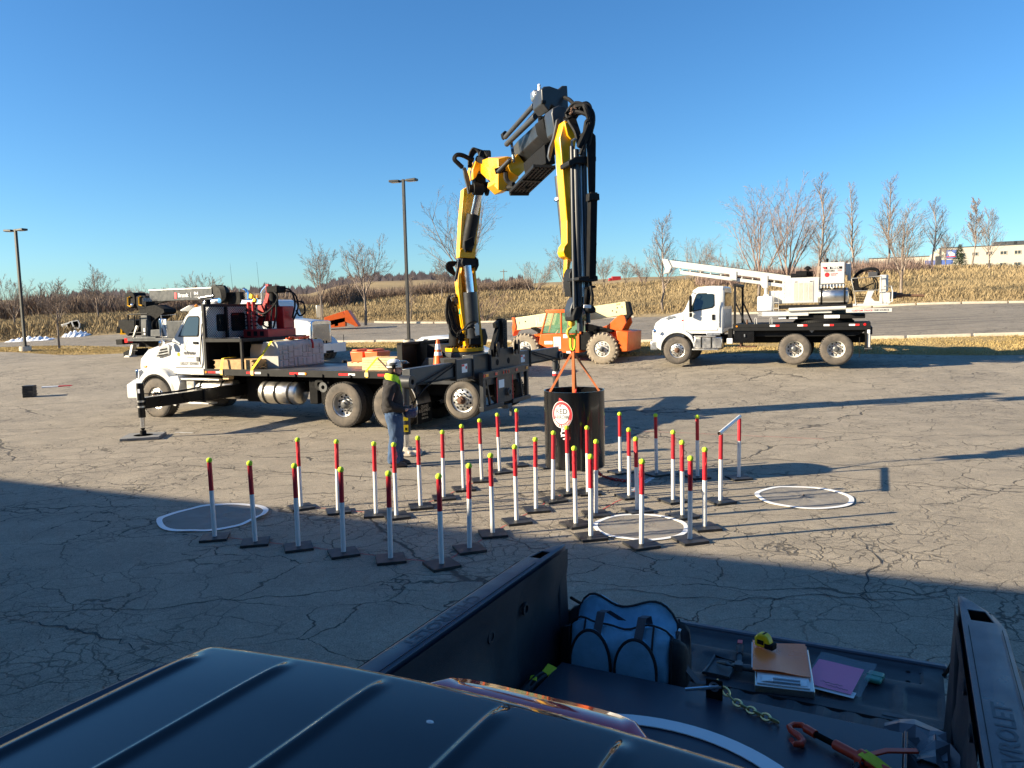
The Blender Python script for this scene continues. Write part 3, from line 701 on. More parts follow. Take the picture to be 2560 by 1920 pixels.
for sgn, yb in ((1, .18), (-1, 2.32)):
    def sy(x, z, off=.006):
        lean = .10 * max(0, min(1, (z - 2.12) / .6)) if x > -5.05 else .10 * max(0, min(1, (z - 2.12) / .6))
        return yb + sgn * (lean - off)
    def panel(pts, th=.012, off=.006):
        mm = MB(); n = len(pts); a = [(x, sy(x, z, off), z) for x, z in pts]; b = [(x, sy(x, z, off) + sgn * th, z) for x, z in pts]
        fs = [tuple(range(n)) if sgn > 0 else tuple(range(n - 1, -1, -1)), tuple(range(2 * n - 1, n - 1, -1)) if sgn > 0 else tuple(range(n, 2 * n))] + [((i, i + n, (i + 1) % n + n, (i + 1) % n) if sgn > 0 else (i, (i + 1) % n, (i + 1) % n + n, i + n)) for i in range(n)]
        mm.add(a + b, fs); return mm
    dpts = [(-5.40, 1.34), (-4.50, 1.34), (-4.46, 1.42), (-4.46, 2.66), (-4.52, 2.74), (-4.95, 2.74), (-5.03, 2.68), (-5.40, 2.12)]
    do = panel(dpts, .02, .012).build('door', M('white_paint'), ctk, .006); xc_, zc_ = -4.95, 2.0
    panel([(xc_ + (x - xc_) * 1.028, zc_ + (z - zc_) * 1.022) for x, z in dpts], .01, .004).build('door_seam', M('ink_black'), ctk)
    # glass
    wpts = [(-5.27, 2.14), (-4.58, 2.14), (-4.55, 2.18), (-4.55, 2.62), (-4.60, 2.67), (-4.93, 2.67), (-4.99, 2.63)]
    panel(wpts, .01, .016).build('door_frame', M('ink_black'), do)
    wp2 = [(-5.23, 2.165), (-4.61, 2.165), (-4.575, 2.20), (-4.575, 2.60), (-4.61, 2.645), (-4.92, 2.645), (-4.97, 2.61)]
    panel(wp2, .006, .021).build('window', M('cab_glass'), do)
    MB().tube([(-4.50, sy(-4.5, 1.4) - sgn * .03, 1.42), (-4.50, sy(-4.5, 1.6) - sgn * .045, 1.55), (-4.43, sy(-4.43, 2.5) - sgn * .045, 2.45), (-4.40, sy(-4.4, 2.5) - sgn * .02, 2.5)], .012, 6).build('grab_handle', M('ink_black'), ctk)
    MB().obox((-4.66, yb - sgn * .018, 1.98), (.16, .02, .06)).build('door_handle', M('ink_black'), do, .006)
    # mirrors
    yo = yb - sgn * .32; mi = MB().box(-5.58, -5.50, min(yo, yo + sgn * .19), max(yo, yo + sgn * .19), 2.14, 2.62).build('mirror', M('chrome'), ctk, .02)
    MB().tube([(-5.3, yb - sgn * .0, 2.72), (-5.54, yo + sgn * .06, 2.70), (-5.54, yo + sgn * .06, 2.08), (-5.35, yb, 1.98)], .014, 6).build('mirror_bracket', M('zinc'), mi)
    MB().lathe([(.0, -.01), (.07, 0), (.10, .03), (.0, .05)], (-5.60, yo + sgn * .10, 1.98), (-1, 0, .1), 18).build('convex_mirror', M('chrome'), mi)
    MB().obox((-5.68, yb - sgn * .22, 1.96), (.05, .05, .14)).build('marker_lamp', M('red_lens'), ctk, .01)
m = MB(); m.add([(-5.435, .35, 2.20), (-5.435, 2.15, 2.20), (-5.055, 2.0, 2.72), (-5.055, .50, 2.72)], [(0, 3, 2, 1)]); m.build('windscreen', M('cab_glass'), ctk)
m = MB(); m.prism([(-5.30, 2.80), (-4.98, 2.93), (-4.98, 2.96), (-5.34, 2.83)], .35, 2.15); m.build('sun_visor', M('white_paint'), ctk, .008)
m = MB()
for y in (.5, .9, 1.25, 1.6, 2.0): m.lathe([(.05, 0), (.05, .05), (.0, .08)], (-4.9, y, 2.90), (0, 0, 1), 10)
m.build('roof_lamp', M('amber_lens'), ctk)
for x, y in ((-4.75, .55), (-4.75, 1.9)):
    MB().tube([(x, y, 2.93), (x + .12, y, 3.02), (x + .6, y, 3.05)], [.03, .06, .07], 10).build('air_horn', M('chrome'), ctk)
for cr_ in (((115, 565), (375, 870)), ((-135, 590), (45, 880))):
    q = [TF.cross(560 + x / 6.913, 700 + y / 6.913, -4.29) for x, y in cr_]; y0, y1 = sorted((q[0][1], q[1][1])); z0, z1 = sorted((q[0][2], q[1][2])); y1 = min(y1, 2.2); r_ = .06
    for nm, mt_, g, xo in (('rear_window_seal', 'ink_black', .0, -4.292), ('rear_window', 'cab_glass', .03, -4.284)):
        a, b, c, d = y0 + g, y1 - g, z0 + g, z1 - g; MB().prism(arc2((b - r_, d - r_), r_, 0, 90, 4) + arc2((a + r_, d - r_), r_, 90, 180, 4) + arc2((a + r_, c + r_), r_, 180, 270, 4) + arc2((b - r_, c + r_), r_, 270, 360, 4), xo, xo + .006, 'x').build(nm, M(mt_), ctk)
# hood and fenders ---------------------------------------------------
m = MB(); def_ = [(-7.12, .55, 1.02, 1.42), (-7.05, .45, .98, 1.66), (-6.85, .40, .95, 1.82), (-6.3, .34, .95, 1.96), (-5.75, .28, .95, 2.06), (-5.45, .26, .95, 2.10)]
secs = []
for x, yi, z0, z1 in def_:
    c = 1.25; hw = c - yi; h = z1 - z0
    secs.append([(x, c - hw, z0), (x, c - hw, z0 + h * .55), (x, c - hw * .97, z0 + h * .80), (x, c - hw * .80, z1 - h * .05), (x, c - hw * .4, z1), (x, c + hw * .4, z1), (x, c + hw * .80, z1 - h * .05), (x, c + hw * .97, z0 + h * .80), (x, c + hw, z0 + h * .55), (x, c + hw, z0)])
m.loft(secs); hood = m.build('hood', M('white_paint'), ctk, .015, True, 40)
MB().box(-7.16, -7.10, .62, 1.88, .95, 1.50).build('grille', M('grey_steel'), hood, .01)
for y in (.42, 2.08): MB().obox((-7.06, y, 1.12), (.10, .24, .26), (0, 0, 8 if y < 1 else -8)).build('headlight', M('chrome'), hood, .03)
for yb, sgn in ((.27, 1), (2.23, -1)):
    v = MB().prism([(-6.22, 1.60), (-5.72, 1.66), (-5.70, 1.92), (-5.78, 1.94), (-6.12, 1.80)], yb - .016 if sgn > 0 else yb + .016, yb + .05 * sgn).build('hood_vent', M('zinc'), hood, .008)
    for k in range(3):
        z = 1.655 + k * .075; MB().obox((-5.95 + k * .02, yb - sgn * .018, z), (.40 - k * .07, .012, .038), (0, -8, 0)).build('vent_slot', M('ink_black'), v)
    # fender: arch band
    mm = MB(); outer = arc2((-6.04, .56), .74, 188, -18, 16); inner = arc2((-6.04, .56), .60, 188, -18, 16)
    ya, yb2 = (.02, .46) if sgn > 0 else (2.04, 2.48)
    n = len(outer)
    A = [[(x, ya, z) for x, z in inner], [(x, ya, z) for x, z in outer], [(x * 1.0, ya + (.05 if sgn > 0 else 0), z + .05) for x, z in outer], [(x, yb2, z + .05) for x, z in outer], [(x, yb2, z) for x, z in inner]]
    pts = [p for q in A for p in q]; fs = []
    for j in range(5):
        for i in range(n - 1):
            a, b = j * n + i, ((j + 1) % 5) * n + i; fs.append((a, a + 1, b + 1, b) if sgn > 0 else (b, b + 1, a + 1, a))
    mm.add(pts, fs); mm.build('fender', M('white_paint'), ctk, .012, True, 50)
    mm = MB(); o2 = arc2((-6.04, .56), .605, 190, -20, 16); i2 = arc2((-6.04, .56), .555, 190, -20, 16)
    mm.prism(o2 + i2[::-1], ya - .012, ya + .03); mm.build('fender_lip', M('black_matt'), ctk)
    MB().sphere((-6.35, ya - .0, 1.36), .05, 12, 8, (1.6, .4, .7)).build('side_marker', M('amber_lens'), ctk)
    MB().prism([(-5.42, .50), (-5.28, .55), (-5.12, .95), (-5.20, 1.14), (-5.50, 1.10)], ya, yb2).build('fender_skirt', M('white_paint'), ctk, .015)
m = MB(); m.prism([(.06, .48), (.06, .86), (.30, .98), (2.20, .98), (2.44, .86), (2.44, .48)], -7.18, -6.78, 'x'); m.build('bumper', M('white_paint'), ctk, .04)
MB().box(-7.0, -6.6, .2, 2.3, .42, .55).build('bumper_valance', M('black_matt'), ctk, .02)
wheel(ctk, -6.04, .02, .53, .53, .33, .29, 'alu'); wheel(ctk, -6.04, 2.48, .53, .53, .33, .29, 'alu', -1)
for x in (0.0, 1.37):
    wheel(ctk, x, .0, .53, .53, .27, .29, 'dual'); wheel(ctk, x, 2.5, .53, .53, .27, .29, 'dual', -1)
    for y0 in (.31, 1.92):
        MB().lathe([(.29, .0), (.53, .01), (.53, .26), (.29, .27)], (x, y0, .53), (0, 1, 0), 36, True).build('inner_tyre', M('tread'), ctk, 0, True, 50)
wheel(ctk, 3.13, .04, .73, .425, .26, .275, 'alu'); wheel(ctk, 3.13, 2.46, .73, .425, .26, .275, 'alu', -1)
# steps, tanks -------------------------------------------------------
m = MB(); m.lathe([(.0, -.03), (.22, -.02), (.25, .02), (.25, 1.22), (.22, 1.26), (.0, 1.27)], (-4.78, .36, .78), (1, 0, 0), 28); tk = m.build('fuel_tank', M('aluminium'), ctk, 0, True, 50)
for x in (-4.55, -3.85): MB().lathe([(.253, -.03), (.258, -.03), (.258, .03), (.253, .03)], (x, .36, .78), (1, 0, 0), 28, True).build('tank_strap', M('ink_black'), tk)
m = MB(); m.lathe([(.0, -.04), (.24, -.03), (.285, .02), (.285, 1.10), (.24, 1.15), (.0, 1.16)], (-2.58, .34, .74), (1, 0, 0), 32); tk = m.build('hydraulic_tank', M('aluminium'), ctk, 0, True, 50)
for x in (-2.42, -2.06, -1.66): MB().lathe([(.287, -.035), (.292, -.035), (.292, .035), (.287, .035)], (x, .34, .74), (1, 0, 0), 32, True).build('tank_strap', M('ink_black'), tk)
MB().box(-5.12, -3.80, .04, .34, 1.02, 1.07).build('step', M('aluminium'), ctk, .01)
MB().box(-5.12, -4.2, .04, .34, .40, .45).build('step', M('aluminium'), ctk, .01)
MB().box(-5.0, -4.72, .10, .5, .50, 1.02).build('battery_box', M('aluminium'), ctk, .02)
MB().box(-3.75, -3.55, .12, .3, 1.05, 1.16).build('work_light', M('lumber_pale'), ctk, .01)
# flatbed ------------------------------------------------------------
bed = MB().box(-4.25, 1.62, .03, 2.47, 1.17, 1.30).build('flatbed', M('dark_frame'), ctk, .008)
t = NT('checker_deck'); c = t.ramp(t.noise(2.2, 5, .65), (.3, (.05, .05, .052)), (.7, (.13, .12, .11))); t.set(Base_Color=c, Roughness=t.ramp(t.noise(3, 4), (.3, .28), (.7, .6)), Metallic=.35); t.bump(t.vor(14, 'F1', rnd=.15), .5, .006); _M['checker_deck'] = t.m
MB().box(-4.25, 1.62, .05, 2.45, 1.302, 1.312).build('deck', M('checker_deck'), bed)
for y in (.0, 2.47): MB().box(-4.27, 1.64, y, y + .03, 1.165, 1.325).build('side_rail', M('black_steel'), bed, .004)
reflectors(ctk, (-4.12, -2.85, -1.50, -.06, 1.02), 0.0, 1.245, .27, .05)
for x in (-4.18, -1.02, 1.45): MB().lathe([(.03, 0), (.03, .012), (.0, .016)], (x, 0.0, 1.245), (0, -1, 0), 12).build('marker_lamp', M('amber_lens'), ctk)
for x in (-1.35, -.55, .25, -2.2): MB().box(x, x + .04, -.03, .03, 1.17, 1.24).build('winch_bracket', M('black_steel'), ctk, .004)
MB().lathe([(.06, 0), (.14, .0), (.14, .06), (.06, .06)], (-.75, .14, .98), (0, 1, 0), 20, True).build('hose_reel', M('hose_rubber'), ctk)
MB().lathe([(.05, 0), (.12, .0), (.12, .05), (.05, .05)], (-.62, .11, .92), (0, 1, 0), 20, True).build('hose_reel', M('grey_steel'), ctk)
MB().box(-3.4, -2.75, .55, .75, .45, 1.1).build('air_tank', M('black_matt'), ctk, .04)
for x in (-1.1, -.75): MB().box(x, x + .25, .2, .9, .5, 1.1).build('tool_box', M('black_matt'), ctk, .02)
# headache rack ------------------------------------------------------
rk = MB(); x0, x1 = -4.24, -4.16
for a, b in ((.02, .10), (.78, .84), (1.58, 1.64), (2.40, 2.48)): rk.box(x0, x1, a, b, 1.31, 2.95)
for z in (1.31, 2.02, 2.89): rk.box(x0 + .004, x1 + .004, .03, 2.47, z, z + .07)
rack = rk.build('headache_rack', M('black_steel'), ctk, .005)
mm = MB()
for a, b in ((.10, .78), (.84, 1.58), (1.64, 2.40)):
    w_ = b - a; n = 9; hz = .80; st = w_ / n
    for i in range(-12, n + 1):
        for sg in (1, -1):
            # diagonal strand clipped to the panel
            pts = []
            for k in range(0, 13):
                t_ = k / 12; y = a + (i + 12 * t_ if sg > 0 else i + 12 * (1 - t_)) * st; z = 2.09 + hz * t_
                if a <= y <= b: pts.append((-4.20 + .003 * sg, y, z))
            if len(pts) > 1: mm.tube([pts[0], pts[-1]], .0065, 3)
mm.build('mesh_panel', M('black_steel'), rack)
MB().box(-4.23, -4.19, .1, 2.4, 1.38, 2.02).build('rack_plate', M('black_matt'), rack)
sh_ = MB().box(-4.16, -3.02, .05, 2.45, 2.02, 2.06).build('rack_shelf', M('black_steel'), ctk, .004)
m = MB(); m.box(-4.16, -2.98, .02, .07, 2.0, 2.085); m.box(-3.03, -2.97, .02, 2.47, 2.0, 2.085); m.box(-3.03, -2.97, .02, .08, 1.31, 2.0); m.box(-3.03, -2.97, 2.42, 2.48, 1.31, 2.0); m.box(-4.16, -2.98, 2.43, 2.48, 2.0, 2.085)
m.build('shelf_frame', M('black_steel'), sh_, .005)
MB().tube([(-4.14, .035, 2.10), (-3.04, .035, 2.10)], .016, 6).build('shelf_edge', M('aluminium'), sh_)
MB().obox((-4.24, .25, 3.02), (.07, .14, .12)).build('work_lamp', M('ink_black'), ctk, .01)
# rear: headboard, crane base, outriggers ------------------------------
hb = MB(); hb.box(1.42, 1.46, .22, 2.42, 1.30, 1.94); hb.box(1.42, 1.56, .20, .27, 1.30, 1.96); hb.box(1.42, 1.56, 1.0, 1.08, 1.30, 1.95); hb.box(1.42, 1.56, 2.36, 2.44, 1.30, 1.96); hb.box(1.42, 1.54, .2, 2.44, 1.90, 1.96)
hb.box(1.66, 2.3, 1.12, 1.7, 1.30, 1.88)
hb.build('rear_headboard', M('black_steel'), ctk, .006)
m = MB(); m.box(1.62, 3.6, .35, 2.15, 1.02, 1.32); m.prism([(1.75, 1.32), (3.1, 1.32), (2.95, 1.60), (1.95, 1.60)], .55, 1.95); m.build('crane_base', M('crane_grey'), ctk, .015)
XB = 3.18
m = MB(); m.box(XB - .02, XB + .26, .05, 2.45, 1.18, 1.70); m.box(XB + .262, XB + .34, .75, 1.95, 1.0, 1.78); bx_ = m.build('outrigger_housing', M('crane_grey'), ctk, .012)
for y in (1.05, 1.65): MB().lathe([(.0, 0), (.07, 0), (.07, .004), (.0, .004)], (XB + .342, y, 1.48), (1, 0, 0), 18).build('lightening_hole', M('ink_black'), bx_)
for sgn, y0, y1, ye in ((-1, .05, -.72, -2.40), (1, 2.45, 3.20, 5.30)):
    MB().box(XB + .0, XB + .22, min(y0, y1), max(y0, y1), 1.24, 1.64).build('outrigger_beam', M('crane_grey_light'), ctk, .012)
    ob = MB().box(XB + .02, XB + .20, min(y1, ye), max(y1, ye), 1.28, 1.60).build('outrigger_extension', M('crane_grey_light'), ctk, .012)
    MB().box(XB - .02, XB + .25, y1 - .03, y1 + .03, 1.22, 1.67).build('beam_collar', M('black_steel'), ctk, .006)
    MB().box(XB + .20, XB + .235, min(y1, ye) + .1, max(y1, ye), 1.275, 1.31).build('cable_track', M('black_steel'), ob, .004)
    # jack leg
    yl = ye - sgn * (-.02)
    lg = MB().cyl((XB + .08, yl, 1.42), (XB + .08, yl, .38), .085, .085, 18).build('jack_leg', M('crane_grey'), ctk, .006)
    MB().cyl((XB + .08, yl, .40), (XB + .08, yl, .10), .052, None, 16).build('jack_rod', M('polished_rod'), lg)
    MB().lathe([(.05, -.16), (.13, -.16), (.13, .16), (.05, .16)], (XB + .10, yl, 1.36), (1, 0, 0), 20, True).build('jack_pivot', M('crane_grey'), lg, .008)
    m = MB(); m.lathe([(.09, .13), (.11, .09), (.17, .06), (.30, .035), (.31, .0), (.0, .0)], (XB + .08, yl, .01), (0, 0, 1), 8)
    for k in range(4): m.obox((XB + .08, yl, .06), (.56, .05, .05), (0, 0, 45 * k))
    m.build('jack_foot', M('kerb_concrete' if sgn < 0 else 'grey_steel'), lg, .008)
    if sgn < 0:
        for z0, hh in ((.50, .13), (.68, .07)): MB().obox((XB + .08 + .536 * .0845, yl - .844 * .0845, z0), (.085, .008, hh), (0, 0, 32.4)).build('warning_sticker', M('yellow_sticker'), lg)
        MB().obox((XB + .08 + .536 * .089, yl - .844 * .089, .49), (.035, .004, .05), (0, 0, 32.4)).build('warning_symbol', M('ink_black'), lg)
    else:
        for z0, mt_ in ((.80, 'reflector_red'), (.86, 'reflector_white')): MB().lathe([(.0865, 0), (.0865, .06)], (XB + .08, yl, z0), (0, 0, 1), 18).build('leg_band', M(mt_), lg)
    hoses(ctk, [[(XB + .24, y1, 1.6), (XB + .25, yl * .7 + y1 * .3, 1.36), (XB + .24, yl - sgn * .12, 1.26), (XB + .22, yl - sgn * .16, 1.02), (XB + .14, yl - sgn * .10, .95)], [(XB + .24, y1, 1.56), (XB + .27, yl * .6 + y1 * .4, 1.30), (XB + .27, yl - sgn * .2, 1.10), (XB + .16, yl - sgn * .11, .88)]], .014)
    for yy in ((-.30, 2.75)[sgn > 0],):
        s_ = MB().box(XB + .2215, XB + .224, yy - .12, yy + .12, 1.36, 1.54).build('warning_label', M('sticker_white'), ctk)
        MB().box(XB + .2245, XB + .226, yy - .12, yy - .01, 1.49, 1.535).build('label_header', M('sticker_red'), s_)
        MB().lathe([(.03, 0), (.036, 0)], (XB + .2255, yy + .07, 1.46), (1, 0, 0), 14).build('label_symbol', M('sticker_red'), s_)
for y in (.86, 1.98):
    m = MB(); m.lathe([(.0, -.05), (.17, -.05), (.17, -.03), (.07, -.03), (.07, .03), (.17, .03), (.17, .05), (.0, .05)], (XB + .42, y, 1.78), (.9, .25, 0), 24); m.build('hose_drum', M('black_steel'), ctk, .004)
m = MB(); m.box(XB + .16, XB + .30, 1.42, 1.60, 1.7, 2.45); m.box(XB + .30, XB + .34, 1.40, 1.62, 1.76, 2.42)
for k in range(14): m.box(XB + .34, XB + .36, 1.44, 1.58, 1.80 + k * .043, 1.82 + k * .043)
m.build('cooler_stack', M('black_steel'), ctk, .006)
m = MB(); m.beam((XB + .22, 1.42, 2.32), (XB + .25, .95, 1.72), .10, .10); m.beam((XB + .22, 1.42, 2.36), (XB + .22, 1.20, 2.30), .09, .12); m.build('stay_bracket', M('black_steel'), ctk, .008)
# rear bumper frame
XR = 3.58
m = MB(); m.box(XR, XR + .10, .0, 2.5, 1.18, 1.34)
for a, b in ((.02, .14), (2.36, 2.46)): m.box(XR + .003, XR + .09, a, b, .56, 1.18)
m.box(XR + .002, XR + .11, -.02, 1.0, .50, .60); m.box(XR + .002, XR + .11, 1.5, 2.52, .50, .60)
m.beam((XR + .05, .22, 1.18), (XR + .05, .40, .60), .05, .05); m.beam((XR + .05, 2.0, 1.18), (XR + .05, 2.14, .60), .05, .05)
m.box(XR + .01, XR + .08, .72, 1.52, .58, 1.18); m.build('rear_bumper', M('crane_grey'), ctk, .006)
for y, mt_, wv in ((.16, 'amber_lens', .14), (2.32, 'amber_lens', .12), (.03, 'red_lens', .08), (.62, 'red_lens', .12), (1.72, 'red_lens', .12), (1.0, 'red_lens', .05), (1.14, 'red_lens', .05), (1.28, 'red_lens', .05)):
    MB().box(XR + .10, XR + .112, y - wv / 2 + .02, y + wv / 2 + .02, 1.225, 1.295).build('tail_lamp', M(mt_), ctk, .008)
MB().box(XR + .08, XR + .086, .80, 1.08, .92, 1.10).build('number_plate', M('sticker_white'), ctk)
for y in (.70, 1.54): MB().box(XR + .083, XR + .089, y - .015, y + .015, .60, 1.16).build('tail_tape', M('reflector_red'), ctk)
m = MB(); m.box(XR - .3, XR + .14, 1.14, 1.36, .42, .52); m.lathe([(.05, 0), (.09, 0), (.09, .05), (.05, .05)], (XR + .10, 1.25, .80), (1, 0, 0), 18, True); m.box(XR + .14, XR + .2, 1.2, 1.3, .25, .42); m.build('hitch', M('grey_steel'), ctk, .008)
# mud guard and flap
m = MB(); pr = arc2((1.37, .55), .66, 100, -8, 10); pr2 = arc2((1.37, .55), .635, 100, -8, 10); m.prism(pr + pr2[::-1], .02, .60); m.build('mud_guard', M('aluminium'), ctk, .004)
fl = MB().box(2.01, 2.03, .0, .62, .16, .60).build('mud_flap', M('black_matt'), ctk, .004)
m = MB(); 
for k, (tx, sz) in enumerate((('CRANES', .11), ('& EQUIPMENT', .095), ('EUREKA, IL', .065), ('1-800-532-1022', .055))): m.text(tx, sz, (2.034, .31, .52 - k * .085), (0, 1, 0), (0, 0, 1), sx=.8)
m.build('flap_lettering', M('kerb_concrete'), fl)
# door lettering
m = MB(); m.text('USDOT 3299880', .10, (-4.92, .160, 1.44), (1, 0, 0), (0, 0, 1), sx=.9)
m.build('door_lettering', M('ink_grey'), ctk)
m = MB()
for i in range(14): m.obox((-5.08 + i * .028, .160, 1.72 + .012 * math.sin(i * 2.1)), (.022, .004, .03 + .02 * (i % 3)))
m.tube([(-4.92, .158, 1.74), (-5.06, .158, 1.82), (-5.03, .158, 1.98), (-4.96, .158, 2.07)], .006, 4); m.box(-5.10, -4.70, .159, .162, 1.685, 1.695); m.box(-5.0, -4.74, .159, .162, 1.60, 1.608)
m.build('door_emblem', M('ink_grey'), ctk)
MB().box(-4.66, -4.56, .159, .162, 1.50, 1.62).build('data_plate', M('ink_grey'), ctk)
MB().lathe([(.0, 0), (.05, 0)], (-5.28, .162, 1.68), (0, -1, 0), 12).build('round_sticker', M('yellow_sticker'), ctk)
# front outrigger ----------------------------------------------------
XO = -3.5; YE = -2.55
MB().box(XO - .11, XO + .11, -.85, 2.2, .62, .92).build('outrigger_beam', M('black_gloss'), ctk, .01)
ob = MB().box(XO - .085, XO + .085, YE + .04, -.80, .645, .895).build('outrigger_extension', M('black_gloss'), ctk, .01)
MB().box(XO - .125, XO + .125, -.87, -.82, .60, .94).build('beam_collar', M('black_steel'), ctk, .005)
lg = MB().cyl((XO, YE, 1.22), (XO, YE, .46), .076, None, 18).build('jack_leg', M('black_gloss'), ctk, .006)
for z in (.70, .82): MB().lathe([(.076, -.02), (.082, -.02), (.082, .02), (.076, .02)], (XO, YE, z), (0, 0, 1), 18, True).build('jack_clamp', M('aluminium'), lg)
MB().cyl((XO, YE, .47), (XO, YE, .24), .05, None, 16).build('jack_rod', M('polished_rod'), lg)
MB().lathe([(.05, .24), (.03, .19), (.065, .185), (.07, .09), (.0, .09)], (XO, YE, -.02), (0, 0, 1), 14).build('jack_foot', M('dark_frame'), lg)
MB().obox((XO + .41 * .077, YE - .91 * .077, 1.05), (.05, .006, .09), (0, 0, 24)).build('jack_label', M('sticker_white'), lg)
hoses(ctk, [[(XO + .02, YE + .05, .98), (XO, YE + .5, .93), (XO, -1.2, .93), (XO, -.6, 1.0)], [(XO - .02, YE + .08, 1.1), (XO - .02, YE + .12, .97), (XO - .04, -1.4, .94), (XO - .04, -.6, .99)]], .012)
# far-side front outrigger
MB().box(XO - .085, XO + .085, 2.2, 4.8, .645, .895).build('outrigger_extension', M('black_gloss'), ctk, .01)
lg = MB().cyl((XO, 4.85, 1.22), (XO, 4.85, .46), .085, None, 14).build('jack_leg', M('black_gloss'), ctk)
MB().cyl((XO, 4.85, .47), (XO, 4.85, .06), .05, None, 12).build('jack_rod', M('polished_rod'), lg); MB().lathe([(.05, .12), (.22, .05), (.22, .0), (.0, .0)], (XO, 4.85, .04), (0, 0, 1), 12).build('jack_foot', M('dark_frame'), lg)
# ------------------------------------------------------------------ the crane itself, in the plane of its boom
BO = TF.w(2.57, 1.30, 0); _tip = np.array([.92, 11.43, 0]); _az = math.degrees(math.atan2(_tip[1] - BO[1], _tip[0] - BO[0]))
BF = Frame(BO, _az)
W_T = Matrix.Translation(Vector(TF.o)) @ Matrix.Rotation(R(-24.5), 4, 'Z'); W_B = Matrix.Translation(Vector(BO)) @ Matrix.Rotation(R(_az), 4, 'Z')
BT = W_T.inverted() @ W_B
def mb(): q = MB(); q.M = BT; return q
c3_ = lambda x, y: (1080 + x / 4.609, 200 + y / 4.609)
c4_ = lambda x, y: (1100 + x / 4.148, 500 + y / 4.148)
c7_ = lambda x, y: (1360 + x / 5.528, 560 + y / 5.528)
e5_ = lambda x, y: (1120 + x / 7.9, 320 + y / 7.9)
e6_ = lambda x, y: (1300 + x / 7.541, 200 + y / 7.541)
def bp(f, x, y, s): return Vector(BF.cross(*f(x, y), s))      # picture point at distance s along the boom -> (s, w, z)
def bpoly(f, pts, s0, s1):                                   # an outline seen face-on, s0..s1 thick
    q = [bp(f, x, y, (s0 + s1) / 2) for x, y in pts]; m = mb(); n = len(q)
    m.add([(s0, v.y, v.z) for v in q] + [(s1, v.y, v.z) for v in q], [tuple(range(n)), tuple(range(2 * n - 1, n - 1, -1))] + [(i, i + n, (i + 1) % n + n, (i + 1) % n) for i in range(n)])
    return m
def fixn(m):
    return m
# turntable
m = mb(); m.lathe([(.0, 1.56), (.44, 1.56), (.46, 1.60), (.46, 1.70), (.40, 1.72), (.0, 1.72)], (0, .0, 0), (0, 0, 1), 32); m.build('slew_base', M('crane_grey_light'), ctk, .006)
m = mb(); m.lathe([(.0, 1.72), (.455, 1.72), (.455, 1.80), (.38, 1.81), (.0, 1.81)], (0, 0, 0), (0, 0, 1), 36); tt = m.build('slew_ring', M('yellow_paint'), ctk, .004)
m = mb()
for i in range(30):
    a = 2 * math.pi * i / 30; m.cyl((.41 * math.cos(a), .41 * math.sin(a), 1.80), (.41 * math.cos(a), .41 * math.sin(a), 1.85), .022, None, 6)
stuff(m.build('bolt', M('dark_frame'), tt))
m = mb()
for i in range(34):
    a = 2 * math.pi * i / 34; m.obox((.445 * math.cos(a), .445 * math.sin(a), 1.585), (.04, .035, .05), (0, 0, math.degrees(a)))
stuff(m.build('gear_teeth', M('dark_frame'), tt))
# mast
m = bpoly(c4_, [(262, 1530), (430, 1520), (390, 1380), (352, 850), (345, 690), (205, 690), (172, 850), (200, 1100), (236, 1400)], -.42, .02); m.build('mast', M('yellow_paint'), ctk, .012)
m = bpoly(c4_, [(255, 1530), (290, 1530), (215, 960), (195, 700), (175, 800), (172, 900), (200, 1140)], .02, .30); m.build('mast_cheek', M('yellow_paint'), ctk, .008)
m = bpoly(c4_, [(408, 1525), (436, 1520), (400, 1200), (362, 820), (350, 700), (335, 700), (345, 900)], .02, .30); m.build('mast_cheek', M('yellow_paint'), ctk, .008)
def cylp(f, a, sa, b, sb, wpx, name, mt, n=20, taper=1.0, parent=ctk):
    p, q = bp(f, *a, sa), bp(f, *b, sb); r = (bp(f, a[0] + wpx / 2, a[1], sa) - p).length; m = mb(); m.cyl(p, q, r, r * taper, n); return m.build(name, M(mt), parent, .006)
lc = cylp(c4_, (345, 1430), .30, (312, 955), .34, 140, 'lift_cylinder', 'crane_grey'); cylp(c4_, (312, 960), .34, (286, 680), .30, 84, 'lift_rod', 'polished_rod', parent=lc)
m = bpoly(c4_, [(290, 1500), (408, 1500), (400, 1400), (290, 1400)], .05, .42); m.build('cylinder_foot', M('black_steel'), ctk, .02)
m = bpoly(c4_, [(200, 610), (352, 620), (362, 690), (345, 700), (205, 695), (190, 660)], -.25, .36); m.build('elbow_collar', M('black_steel'), ctk, .02)
m = bpoly(c4_, [(190, 600), (222, 640), (200, 720), (175, 820), (160, 850), (150, 820), (170, 720)], .20, .27); m.build('link_plate', M('crane_grey'), ctk, .006)
m = bpoly(c4_, [(352, 590), (385, 620), (390, 680), (365, 740), (350, 700)], .10, .36); m.build('link_plate', M('black_steel'), ctk, .01)
# inner boom
m = bpoly(c4_, [(185, 600), (342, 610), (362, 400), (395, 160), (420, -130), (330, -160), (235, -110), (205, 200)], -.35, .05); m.build('inner_boom', M('yellow_paint'), ctk, .012)
m = bpoly(c4_, [(185, 600), (225, 600), (232, 300), (258, 60), (285, -110), (232, -110), (205, 200)], .05, .34); m.build('boom_cheek', M('yellow_paint'), ctk, .008)
m = bpoly(c4_, [(185, 600), (342, 610), (352, 500), (320, 505), (310, 550), (250, 545), (235, 500), (190, 520)], .05, .36); m.build('boom_foot', M('yellow_paint'), ctk, .01)
oc = cylp(c4_, (275, 520), .26, (345, 150), .40, 130, 'outer_cylinder', 'black_steel'); cylp(c4_, (345, 170), .40, (402, -80), .62, 76, 'outer_rod', 'polished_rod', parent=oc)
m = bpoly(c4_, [(250, 430), (340, 380), (355, 470), (300, 500), (262, 540), (250, 500)], .50, .60); m.build('valve_block', M('dark_frame'), ctk, .008)
